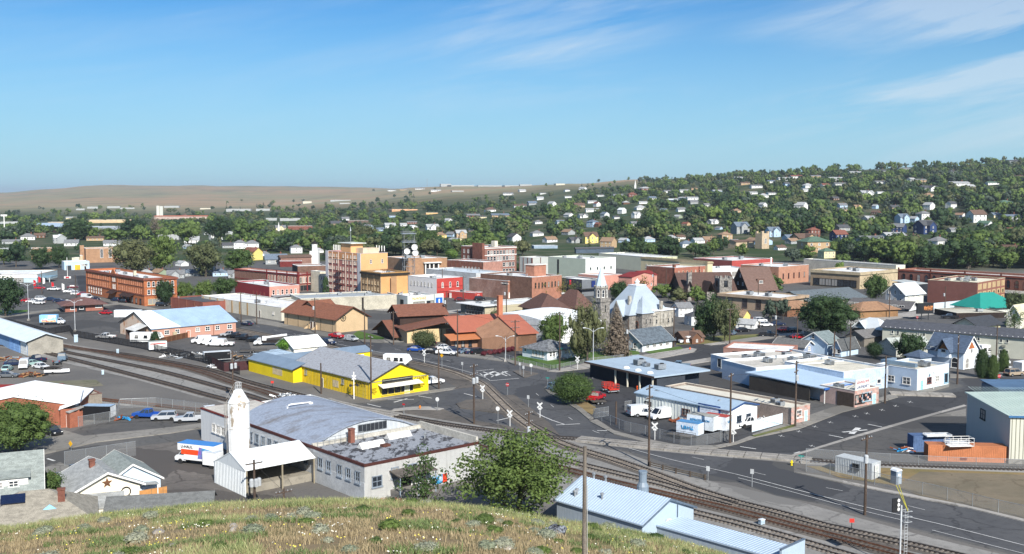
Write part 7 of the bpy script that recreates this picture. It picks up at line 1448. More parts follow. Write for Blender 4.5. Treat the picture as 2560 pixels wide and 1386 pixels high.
HL="""1285 608 36 gable 0 1 2 -62|1447 519 30 gable 4 2 1 15|1492 517 18 gable 0 4 2 -60|1480 530 34 ranch 0 3 1 5|1422 543 26 gable 0 3 1 -55|1457 545 26 cross 0 0 1 20|1512 545 22 gable 0 5 2 -60|1540 547 18 gable 0 1 1 20|1590 545 24 cross 0 3 2 30|1588 566 30 gable 0 0 1 20|1495 568 18 gable 5 4 2 -50|1475 608 40 cross 7 2 2 15|1521 620 42 gable 4 6 2 -35|1715 618 40 hip 0 5 1 20|1695 546 22 gable 9 3 1 -50|1702 529 24 gable 0 0 1 15|1715 564 22 gable 4 4 1 -50|1765 517 22 gable 0 0 1 30|1782 560 30 cross 0 3 1 30|1797 574 18 gable 2 0 1 -50|1840 532 24 hip 4 6 1 20|1850 584 44 cross 3 5 2 20|1812 602 36 hip 4 6 2 20|1835 610 30 gable 0 0 1 30|1907 520 20 gable 0 3 2 -60|1612 476 36 hip 8 3 1 20|1457 475 20 gable 0 3 1 -40|1417 479 16 hip 0 0 1 20|1357 486 16 ranch 0 0 1 10|1670 482 24 ranch 0 0 1 10|1710 481 26 ranch 0 3 1 10|1735 474 18 ranch 4 2 1 10|2002 527 34 gable 0 3 2 -45|1932 592 36 cross 2 5 2 15|1972 600 34 gable 2 5 1 25|2012 606 66 cross 4 2 1 15|2032 590 34 hip 8 4 2 20|2096 603 42 gable 6 4 2 20|2104 577 38 gable 3 1 1 20|2176 613 74 cross 3 0 1 15|2232 603 62 cross 2 3 1 15|2248 582 36 gable 6 0 2 -45|2312 584 54 cross 6 1 2 25|2276 597 42 ranch 5 2 1 15|2344 624 54 hip 0 0 2 30|2172 554 36 cross 0 3 1 25|2255 557 34 cross 2 5 2 20|2285 556 22 gable 2 3 2 -60|2308 550 36 hip 0 0 2 20|2322 524 26 gable 0 3 2 -62|2142 522 24 cross 7 6 1 20|2190 536 24 gable 5 2 1 -50|2188 522 14 gable 2 3 2 -60|2440 555 44 gable 0 2 2 15|2462 566 36 gable 0 7 1 -50|2510 517 52 hip 3 7 1 15|2526 550 56 ranch 3 5 1 15|2526 632 50 gable 1 2 1 -50|2530 578 34 ranch 4 4 1 10|2034 630 76 hip 4 7 2 15|2066 645 40 hip 1 7 2 20|2320 477 52 cross 0 1 1 15|2320 493 26 hip 4 6 1 20|2137 437 32 ranch 0 3 1 10|2090 452 40 ranch 0 3 1 5|2062 468 22 gable 0 4 1 15|2100 466 36 ranch 0 0 1 10|1960 452 34 ranch 0 3 1 5|1990 446 30 ranch 0 4 1 5|1930 458 26 ranch 0 5 1 5|2018 470 28 hip 0 3 1 20|2038 445 26 ranch 4 0 1 5|2012 480 20 gable 0 3 1 20|1890 470 30 ranch 0 0 1 8|1862 462 24 ranch 4 2 1 5|1845 448 22 ranch 0 3 1 8|1880 486 26 ranch 0 3 1 8|2165 490 34 cross 0 3 1 10|2200 484 20 ranch 0 3 1 10|2240 487 26 ranch 4 1 1 10|2380 436 24 hip 0 1 1 10|2400 408 26 gable 3 1 1 20|2530 408 40 ranch 3 1 1 5|2545 446 26 ranch 4 2 1 5|2200 432 30 ranch 3 1 1 5|2260 428 30 ranch 0 0 1 5|2300 455 28 ranch 4 0 1 5|2395 465 50 ranch 0 3 1 5|2480 462 30 ranch 0 7 1 5|1545 492 26 ranch 0 0 1 8|1500 492 20 ranch 0 0 1 8|1580 492 24 hip 8 4 1 10|1608 510 26 ranch 0 3 1 10|1630 500 22 gable 0 5 1 20|1600 525 28 hip 0 3 1 15|1730 500 30 ranch 0 3 1 10|1660 530 22 gable 3 5 1 -45|1700 598 26 gable 0 2 1 20|1620 605 34 hip 2 3 1 20|1560 606 28 gable 2 3 1 -40|1300 520 34 ranch 0 2 1 10|1330 513 24 gable 3 5 1 15|1380 518 22 gable 0 3 2 -50|1345 560 22 hip 0 0 1 15|1400 560 24 gable 0 5 1 20|1225 530 30 hip 0 2 1 15|1180 545 40 ranch 8 0 1 10|1250 545 46 ranch 4 5 1 8|1120 555 22 gable 0 3 1 -40|1080 575 36 cross 0 3 1 20|1100 595 34 hip 7 6 1 15|1130 592 32 gable 2 0 1 -40|920 572 28 gable 2 0 1 -45|950 578 22 gable 2 5 1 20|975 570 30 gable 0 3 1 15|840 565 30 gable 4 1 1 15|1008 566 20 gable 0 3 1 20|740 633 34 hip 0 0 2 20|795 632 30 hip 0 3 1 20|632 650 50 gable 7 4 2 -35|690 660 60 gable 3 5 1 15|660 640 30 hip 0 0 1 20|600 622 34 hip 0 0 2 15|570 620 34 gable 3 1 1 20|630 625 38 hip 0 0 2 15|480 608 40 gable 0 3 1 12|470 622 28 gable 2 3 1 -40|400 690 46 gable 9 6 1 -40|440 695 48 cross 3 0 1 15|480 690 42 gable 3 5 1 20|515 688 50 gable 3 3 1 15|550 690 44 hip 2 5 1 20|590 694 44 cross 3 0 1 15|455 665 34 gable 0 3 1 -40|500 670 30 hip 3 3 1 15|365 690 40 hip 0 3 1 20|275 615 36 gable 0 0 1 20|300 612 30 hip 3 0 1 20|240 602 44 ranch 4 2 1 10|180 615 38 gable 0 0 1 15|70 600 40 hip 0 0 1 20|30 610 44 ranch 3 0 1 10|100 595 30 gable 5 2 1 20|1950 625 30 gable 0 2 1 20|1030 560 26 ranch 8 0 1 8|2380 580 26 gable 3 0 1 20|2200 460 30 ranch 0 0 1 8|1480 508 24 ranch 0 3 1 8|1350 500 18 gable 0 3 1 8|1420 495 18 ranch 0 3 1 8|1270 488 26 ranch 0 0 1 5|1305 480 20 gable 0 3 1 20|980 478 22 ranch 0 0 1 5|1010 476 22 ranch 4 0 1 5|1050 474 24 ranch 0 0 1 5|1090 479 26 ranch 0 3 1 5|1400 765 44 hip 0 0 1 20""".split('|')
for q in HL:
 a_=q.split();u_,v_=int(a_[0]),int(a_[1]);house(u_,v_,int(a_[2]),a_[3],int(a_[4]),int(a_[5]),int(a_[6]),int(a_[7]),flat=v_>660)
for i in range(5):H_=[(1740,812,46,'hip',0,1,2,20,'white two storey house with dark grey hipped roof and red chimney behind the trees',True),(1705,790,50,'gable',0,0,2,25,'white house with long grey steep roof touching the church rear wing',True),(1722,856,74,'cross',5,2,1,24,'brown-roofed bungalow with white gable trim right of the church',True),(1845,812,60,'gable',7,6,2,-40,'cream yellow house half hidden beside the parking lot trees',True),(1868,820,26,'gable',0,3,1,-30,'small white shed beside the cream yellow house',True)][i];house(*H_)
rh=random.Random(4)
for _ in range(110):
 u_=rh.uniform(1440,2550) if rh.random()<.62 else rh.uniform(60,1440);v_=rh.uniform(_pl([(1440,490),(1900,455),(2550,425)],u_) if u_>1440 else 540,615)
 if any(a-6<u_<b+6 and c-8<v_<d+16 for a,b,c,d,_y in CLEAR):continue
 P_=GT(u_,v_);k_=rh.choice(('gable','gable','hip','cross','ranch') if v_>500 else ('ranch','ranch','gable','hip'));house(u_,v_,rh.uniform(11,15)*F/P_.y*(1.3 if k_=='ranch' else 1),k_,rh.choice((0,0,0,1,2,3,4,0,5)),rh.choice((0,0,3,3,1,2,8,5,6)),rh.choice((1,1,2)) if k_ != 'ranch' else 1,rh.choice((15,20,-55,30)))
# far industrial boxes
def farbox(u,v,wpx,hpx,wall,roof,label,a=12,dpx=.6,flat=False,name='warehouse',cat='warehouse',gable=False):
 P_=G(u,v) if flat else GT(u,v);s=(P_.y*CP+(H-P_.z)*SP)/F;w,h=wpx*s,hpx*s*(.75 if not flat else 1)
 Bld(name,label,cat,P_,a,w,w*dpx,h,wall,roof,'gable' if gable else 'flat',**({'rise':h*.25,'ridge':'r','over':.5} if gable else {'par':.3}));CLEAR.append((u,u+wpx,v-hpx,v-hpx*.4,P_.y))
WHT_HAZED,OFF,BRN=P('a5a8a6',var=.12),P('c9c2ae',var=.06),P('8a6a55',var=.1)  # far white walls: distance haze is put into the colour as a dimmer grey
for i,(u_,v_,w_,h_,m_,r_,lb) in enumerate(((218,522,26,6,WHT_HAZED,ROOFB,'pale blue-white factory box on the far plain at left'),(268,521,30,6,WHT_HAZED,ROOFW,'white factory box right of the pale blue one on the far plain'),(300,523,34,4,WHT_HAZED,ROOFW,'long low white shed beyond the treeline left of the grain tower'),(410,520,36,6,WHT_HAZED,ROOFW,'white shed directly right of the tall grain tower'),(190,526,20,5,WHT_HAZED,ROOFW,'small white building leftmost on the far plain'),(500,524,26,4,OFF,ROOFW,'small pale building between grain tower and white mill'),(565,530,60,9,WHT_HAZED,ROOFW,'wide white warehouse at the foot of the long ridge'),(640,528,34,7,WHT_HAZED,ROOFB,'white warehouse right of the widest one below the ridge'),(757,510,22,8,OFF,ROOFW,'beige block among far trees below the ridge'),(826,505,50,6,WHT_HAZED,ROOFW,'long white school building on the far slope'),(849,511,26,4,WHT_HAZED,ROOFW,'small white annex under the long white school'),(222,558,100,9,P('c9b08a'),P('d9c7a0'),'long sand coloured building in front of the far treeline'),(120,562,40,8,P('b5a488'),ROOFG,'low tan building left of the sand coloured one'),(225,575,80,10,P('8a929a'),P('b5c6d6'),'grey-blue roofed hall behind the dark tree mass at left'),(980,530,66,8,P('d0a078'),P('d9b899'),'long salmon school building among the trees'),(1065,537,30,6,P('d9b07a'),ROOFP,'small peach building right of the long salmon school'),(720,575,60,12,BRICKR,ROOFP,'red brown brick school below the grassy mound'),(870,558,52,8,P('6a5a50'),ROOFG,'dark flat school building in the trees'),(665,552,26,8,WHT_HAZED,ROOFG,'white apartment row end beside the grassy mound'),(700,553,50,8,WHT_HAZED,ROOFG,'white apartment row below the grassy mound'),(510,588,70,9,WHT_HAZED,ROOFB,'long white hall with pale blue roof above the cottonwoods'),(395,600,50,16,WHT_HAZED,ROOFW,'white block with red panel above the cottonwoods'),(1102,467,26,9,WHT_HAZED,ROOFW,'large white hangar on the skyline'),(1128,467,60,5,WHT_HAZED,ROOFW,'long white terminal beside the skyline hangar'),(1195,467,60,4,WHT_HAZED,ROOFW,'row of low white sheds on the skyline'),(1262,467,50,4,WHT_HAZED,ROOFG,'low white buildings on the skyline right of the round trees'),(1390,464,24,6,OFF,ROOFG,'grey-white block rightmost in the skyline row'),(1300,466,30,6,WHT_HAZED,ROOFW,'white apartments rising in the skyline row'),(1130,480,30,4,WHT_HAZED,ROOFW,'white shed just under the skyline hangar'),(0,560,40,6,WHT_HAZED,ROOFW,'white hall at the far left edge'),(1335,622,60,7,P('8fa0ae'),ROOFG,'flat grey-blue store edge behind downtown'),(0,640,48,18,P('8a8f92'),ROOFB,'grey-blue hall at left edge above the white store'),(75,638,70,10,P('b9a078'),ROOFP,'tan low building among dark round trees'),(180,655,34,10,P('d9d0b8'),ROOFW,'cream store beside the fuel station'),(700,668,54,14,P('6a2a26'),ROOFG,'dark maroon flat store behind the ornate block'))):farbox(u_,v_,w_,h_,m_,r_,lb,a=(8,14,20)[i % 3],flat=v_>600)
farbox(1440,634,100,16,P('4d5a68'),HROOF[1][1],'long two storey blue-grey apartment house below the yellow house',14,.12,name='apartment_house',cat='apartment house',gable=True)
farbox(1840,622,60,22,P('b9a58a'),HROOF[2][1],'tan stone church with brown gabled roof and square tower on the lower hillside',30,.5,name='hill_church',cat='church',gable=True);q=GT(1905,622);t_=thing('church_tower','square tan stone tower with corner battlements on the lower hillside','tower',q,R(30));MB().box(-3.6,3.6,-3.6,3.6,0,11.5).build('shaft',P('b9a58a'),t_);[MB().box(x-.8,x+.8,y-.8,y+.8,11.5,13).build('battlement',P('b9a58a'),t_) for x in (-2.8,2.8) for y in (-2.8,2.8)];link('window',win_mesh(2.2,4,'arch'),t_,(0,-3.6,4))
farbox(385,549,130,10,P('b5a296'),P('b5694f'),'long red-roofed prison-like complex in front of the grain tower',6,.2,name='complex',cat='building',gable=True)
farbox(702,664,78,26,P('8a6a5e'),HROOF[2][1],'large brown-roofed brick meeting house behind the ornate block',25,.4,name='meeting_house',cat='building',gable=True)
q=GT(395,541);t_=thing('grain_tower','tall pale grain elevator tower on the far plain','tower',q,R(20));s_=q.y/F;MB().lathe([(4*s_,0),(4*s_,26*s_)],16).build('silo_shaft',P('d4d0c2',var=.05),t_);MB().box(4*s_,12*s_,-3*s_,3*s_,0,25*s_).build('elevator_block',P('bfc1b8',var=.05),t_);CLEAR.append((388,410,512,540,q.y))
for u_,v_,vt_,wp,lb in ((697,578,556,9,'white needle church steeple among the left trees'),(1588,472,450,7,'white church steeple on the upper hillside')):
 q=GT(u_,v_);s_=q.y/F;t_=thing('steeple',lb,'steeple',q);MB().box(-2.2*s_,2.2*s_,-2.2*s_,2.2*s_,0,9*s_).build('base',WHITE,t_);MB().lathe([(2.2*s_,9*s_),(.1,(v_-vt_)*s_)],8).build('spire',WHITE,t_);CLEAR.append((u_-5,u_+5,vt_,v_-4,q.y))
q=G(787,660);t_=thing('cupola','white belfry cupola with dark dome behind the brown-roofed meeting house','cupola',q);z0,z1,z2=z_at(q.y,628),z_at(q.y,612),z_at(q.y,601);MB().box(-2.6,2.6,-2.6,2.6,0,z0).build('base',WHITE,t_);MB().lathe([(1.7,z0),(1.7,z1),(1.9,z1),(1.9,z1+.3)],8).build('belfry',WHITE,t_);MB().lathe([(1.8,z1+.3),(1.5,z1+1.5),(.1,z2-.5),(.05,z2+.8)],10).build('dome',DARK,t_);CLEAR.append((775,800,600,640,q.y))
q=GT(1068,468);t_=thing('radio_mast','thin tall radio mast on the skyline','mast',q);MB().tube([(0,0,0),(0,0,20*q.y/F)],.9,5).build('mast',STEEL,t_)
# lattice communications tower with dishes
q=G(1022,700);t_=thing('radio_tower','grey steel lattice tower with platforms and white dishes behind the civic building','tower',q,R(15));zt,zp,zb=z_at(q.y,585),z_at(q.y,606),0;mb=MB();hw=2.6
for x,y in ((-hw,-hw),(hw,-hw),(hw,hw),(-hw,hw)):mb.tube([(x,y,0),(x,y,zt)],.13,4)
n=7
for k in range(n):
 a0,a1=zt*k/n,zt*(k+1)/n
 for (x0,y0),(x1,y1) in (((-hw,-hw),(hw,-hw)),((hw,-hw),(hw,hw)),((hw,hw),(-hw,hw)),((-hw,hw),(-hw,-hw))):mb.tube([(x0,y0,a0),(x1,y1,a1)],.08,3);mb.tube([(x0,y0,a1),(x1,y1,a1)],.08,3)
mb.build('lattice',mat('tower_steel',(.22,.23,.24),rough=.6),t_)
for z_ in (zt,zp):MB().box(-hw-.9,hw+.9,-hw-.9,hw+.9,z_,z_+.15).build('platform',STEEL,t_);rb=MB();[rb.tube([(-hw-.9,y,z_+h_),(hw+.9,y,z_+h_)],.05,4) for y in (-hw-.9,hw+.9) for h_ in (.5,1.1)];rb.build('platform_railing',STEEL,t_)
for x,z_ in ((2.6,z_at(q.y,618)),(-1.2,z_at(q.y,628)),(3.0,z_at(q.y,632))):o=MB().lathe([(.1,0),(1.0,.12),(1.5,.5),(1.55,.5),(1.0,.02)],14).build('dish',WHITE,t_,(x,-hw-.8,z_));o.rotation_euler=(R(82),0,R(-20))
CLEAR.append((1005,1045,585,640,q.y))
# the trees of the town and the hillside
TP=[];rs=random.Random(11);grid={}
def try_tree(u,v,flat=False):
 P_=GT(u,v);Y=P_.y
 if Y>6500 or (Y<585 and not flat):return
 h=rs.uniform(9,19) if Y<1600 else rs.uniform(10,16)
 if u<1000 and Y<1700:h=rs.uniform(8,15)
 w=h*rs.uniform(1.0,1.6);s=F/Y;wp,hp=w*s,h*s
 for (a,b,c,d,yc) in CLEAR:
  if Y<yc+8 and u+wp*.42>a and u-wp*.42<b and v>c and v-hp*.9<d:return
 TP.append((Y,P_,w,h,u,v))
bands=[(552,660,1300,0,860),(520,600,400,0,900),(505,562,140,560,1100),(470,560,500,900,1500),(560,662,1500,800,1750),(440,560,2700,1420,2600),(545,662,1500,1650,2620),(395,470,1300,1800,2620),(655,674,160,2246,2620)]
for v0_,v1_,n_,u0_,u1_ in bands:
 for _ in range(n_):
  u_,v_=rs.uniform(u0_,u1_),rs.uniform(v0_,v1_)
  if v_<545 and u_<700 and rs.random()<.45:continue
  if u_<560 and 560<v_<660 and mnoise.noise(Vector((u_*.012,v_*.03,5)))<-.05:continue
  if u_<1450 and v_<515 and mnoise.noise(Vector((u_*.02,v_*.06,2)))<.12:continue
  if 960<u_<1400 and v_<492 and rs.random()<.8:continue
  if 1120<u_<1600 and v_<505+(u_-1120)*-.06 and rs.random()<.85:continue
  if v_>647 and u_>1250 and u_<1950:continue
  if v_>658 and u_<2246:continue
  if u_<820 and v_>634:continue
  if 860<u_<1250 and v_>643:continue
  try_tree(u_,v_)
# skyline trees
for u_ in [1862,1890,1945,1992,2050,2085,2110,2200,2232,2272,2305,2330,2352,2378,2410,2440,2470,2500,2530,2552,1770,1800,1830,1905,1740,1690,1650,1618,2290,2365,2425]:
 for k in range(2):try_tree(u_+rs.uniform(-9,9),_pl([(1600,466),(1700,455),(1770,446),(1830,447),(1900,442),(2000,438),(2100,434),(2200,426),(2300,418),(2400,413),(2560,407)],u_)+2+k*5)
for u_ in (1302,1313,1333,1365,1232,1193):try_tree(u_,468)
TP.sort(key=lambda t:t[0])
cols=['green']*10+['dark']*9+['olive']*4+['light']+['spruce']*2
kinds=['round']*9+['wide']*3+['tall']*3+['cone']*2
TREES=[];rest={}
for i,(Y,P_,w,h,u_,v_) in enumerate(TP):
 c_,k_=rs.choice(cols),rs.choice(kinds)
 if k_=='cone':c_=rs.choice(('spruce','dark'))
 if k_ in ('tall','cone'):w *= .75
 if u_>0 and len(TREES)<300:
  r=tree(P_,w,h,k_,c_,1 if F/Y*w>26 else 0,rs.randrange(4),'');TREES.append((r,u_,v_,w,h,k_,c_))
 else:rest.setdefault(c_,[]).append((P_,w,h,k_))
rp={}
for c_,lst in rest.items():
 V,Fq,off=[],[],0;C_,N_,S_,CV,CF=[],[],[],[],[];co=0
 for P_,w,h,k_ in lst:
  key=(k_,rs.randrange(3))
  if key not in rp:rp[key]=crown(key[0],key[1]*7+3,9,8,.062)
  a,n_,s_,core=rp[key];t=rs.uniform(0,6.28);ct,st=math.cos(t),math.sin(t);M_=np.array([[ct,-st,0],[st,ct,0],[0,0,1]])
  C_.append(a @ M_.T*np.array([w,w,h])+np.array(P_));N_.append(n_ @ M_.T);S_.append(s_*w)
  CV.append(core[0] @ M_.T*np.array([w,w,h])+np.array(P_));CF.append(core[1]+co);co += len(core[0])
 me=quads_mesh('tree_mass',np.vstack(C_),np.vstack(N_),np.concatenate(S_),LM[c_],1.0,(np.vstack(CV),np.vstack(CF)))
 nm={'green':'mid green','dark':'darkest','olive':'grey-green','light':'light green','spruce':'blue-green','bright':'bright green','yellow':'yellowish'}[c_]
 link('tree_mass',me,kind='stuff',label='%s trees merging into one wood on the far hillside' % nm,category='wood')
print('TREES',len(TP),len(TREES))
# vehicles
def car_paint(name,c,rough=.3):
 m=mat('car_'+name,c,rough=rough,var=.06,spec=.6);return m
CP_={'white':car_paint('white',(.72,.73,.73)),'silver':car_paint('silver',(.42,.44,.46)),'black':car_paint('black',(.012,.013,.016)),'navy':car_paint('navy',(.012,.022,.06)),'blue':car_paint('blue',(.015,.07,.32)),'red':car_paint('red',(.42,.012,.02)),'maroon':car_paint('maroon',(.13,.012,.018)),'grey':car_paint('grey',(.12,.13,.14)),'steel blue':car_paint('steel',(.13,.19,.25)),'mint':car_paint('mint',(.34,.50,.46)),'tan':car_paint('tan',(.35,.28,.2)),'rust':car_paint('rust',(.22,.09,.04),.8)}
CHROME=mat('lamp_clear',(.7,.7,.68),rough=.2,var=.02);TAIL=mat('lamp_red',(.35,.01,.01),rough=.3,var=.02);RIMM=mat('wheel_rim',(.4,.41,.42),rough=.35,metal=.5,var=.05)
def wheel_meshes(r):
 t=MB().lathe([(r*.62,-.11),(r*.97,-.11),(r,-.07),(r,.07),(r*.97,.11),(r*.62,.11)],14).mesh('tyre',RUBBER);m=MB().lathe([(r*.62,-.105),(r*.62,.105),(r*.1,.12)],8).mesh('rim',RIMM)
 for me in (t,m):me.transform(Matrix.Rotation(math.pi/2,4,'X'))
 return t,m
VP={}
def vproto(kind):
 if kind in VP:return VP[kind]
 pt,gl,ex=MB(),[],[];wl,L_,W_=.33,4.6,1.8
 def frust(x0,x1,z0,tx0,tx1,z1,w0,w1):
  return [(x0,-w0,z0),(x1,-w0,z0),(x1,w0,z0),(x0,w0,z0),(tx0,-w1,z1),(tx1,-w1,z1),(tx1,w1,z1),(tx0,w1,z1)]
 def green(x0,x1,z0,tx0,tx1,z1,w0=.84,w1=.68,mid=True):
  v=frust(x0,x1,z0,tx0,tx1,z1,w0,w1)
  for nm,f in (('side_window',(0,1,5,4)),('windscreen',(1,2,6,5)),('side_window',(2,3,7,6)),('rear_window',(3,0,4,7))):gl.append((nm,MB().add([v[i] for i in f],[(0,1,2,3)]).mesh(nm,GLASS)))
  e=.03;pt.box(tx0-e,tx1+e,-w1-e,w1+e,z1-.01,z1+.05)
  for a,b in ((0,4),(1,5),(2,6),(3,7)):pt.tube([v[a],v[b]],.045,4)
  if mid:
   xm=(x0+x1)/2;tm=(tx0+tx1)/2
   for s in (-1,1):pt.tube([(xm,s*w0,z0),(tm,s*w1,z1)],.05,4)
 if kind=='sedan':pt.extr([(-2.25,.32),(2.25,.32),(2.3,.62),(2.1,.78),(1.15,.92),(-1.35,.96),(-2.2,.9),(-2.3,.6)],'y',-.88,.88);green(-1.65,1.15,.93,-1.0,.35,1.42);wx=1.38
 elif kind=='suv':wl=.37;pt.extr([(-2.25,.38),(2.25,.38),(2.32,.7),(2.2,.95),(1.2,1.08),(-2.1,1.1),(-2.3,.7)],'y',-.92,.92);green(-2.15,1.2,1.08,-1.9,.5,1.68,.88,.74);wx=1.4
 elif kind=='pickup':
  wl,L_=.40,5.7;pt.extr([(-2.8,.5),(2.75,.5),(2.85,.8),(2.75,1.05),(1.35,1.15),(-.75,1.15),(-.75,.72),(-2.8,.72)],'y',-.95,.95)
  for s in (-.95,.85):pt.box(-2.8,-.75,s,s+.1,.72,1.15)
  pt.box(-2.85,-2.75,-.85,.85,.72,1.15);green(-.72,1.3,1.14,-.55,.6,1.78,.88,.74);wx=1.75
 elif kind=='van':wl,L_=.36,5.6;pt.extr([(-2.75,.42),(2.75,.42),(2.8,.85),(2.55,1.1),(1.75,1.25),(-2.75,1.25)],'y',-.98,.98);pt.extr([(-2.75,1.25),(1.0,1.25),(.75,2.1),(.5,2.2),(-2.7,2.2)],'y',-.94,.94);green(1.0,1.85,1.22,.6,1.0,2.1,.93,.80,False);gl.append(('rear_window',MB().box(-2.78,-2.76,-.6,.6,1.4,1.95).mesh('rear_window',GLASS)));wx=1.75
 elif kind=='truckcab':wl,L_=.42,7.5;pt.extr([(1.6,.55),(3.6,.55),(3.7,1.0),(3.4,1.35),(2.9,1.45),(1.6,1.5)],'y',-.98,.98);green(1.65,2.95,1.45,1.75,2.4,2.15,.92,.78,False);pt.box(-3.7,1.6,-.4,.4,.55,.8);wx=2.6
 root=thing('vehicle','x','car');root.name=kind
 pt.build('body',CP_['white'],root)
 for nm,me in gl:link(nm,me,root)
 t,m=wheel_meshes(wl);hw=.86 if kind in ('sedan','suv') else .92
 for x in (-wx,wx):
  for y in (-hw,hw):
   w_=link('wheel',t,root,(x,y,wl));link('rim',m,w_)
 fx,fz={'sedan':(2.27,.62),'suv':(2.28,.78),'pickup':(2.82,.86),'van':(2.74,.88),'truckcab':(3.66,1.0)}[kind]
 for y in (-.68,.68):link('headlight',MB().box(-.04,.03,-.16,.16,-.07,.09).mesh('headlight',CHROME),root,(fx,y,fz));link('tail_light',MB().box(-.03,.03,-.1,.1,-.12,.12).mesh('tail_light',TAIL),root,(-L_/2-(.02 if kind != 'sedan' else 0),y*1.1,fz+.1))
 link('bumper',MB().box(-.05,.08,-.85,.85,-.1,.08).mesh('bumper',P('2a2b2c')),root,(fx-.02,0,wl+.1));link('bumper',MB().box(-.08,.05,-.85,.85,-.1,.08).mesh('bumper',P('2a2b2c')),root,(-L_/2,0,wl+.12))
 root.location=(0,-500,-50);VP[kind]=root;return root
def vcopy(o,parent=None):
 c=o.copy();COL.objects.link(c);c.parent=parent
 for ch in list(o.children):vcopy(ch,c)
 return c
NM={'sedan':('car','car'),'suv':('sport_utility_car','car'),'pickup':('pickup_truck','pickup truck'),'van':('van','van'),'truckcab':('truck','truck')}
def veh(kind,u,v,hd,col,label,group=None,z=0.0):
 r=vcopy(vproto(kind));r.name=NM[kind][0];r['label']=label;r['category']=NM[kind][1];r.location=G(u,v,z);r.rotation_euler=(0,0,R(hd))
 if group:r['group']=group
 b=[c for c in r.children if c.name.startswith('body')][0];b.material_slots[0].link='OBJECT';b.material_slots[0].material=CP_[col];return r
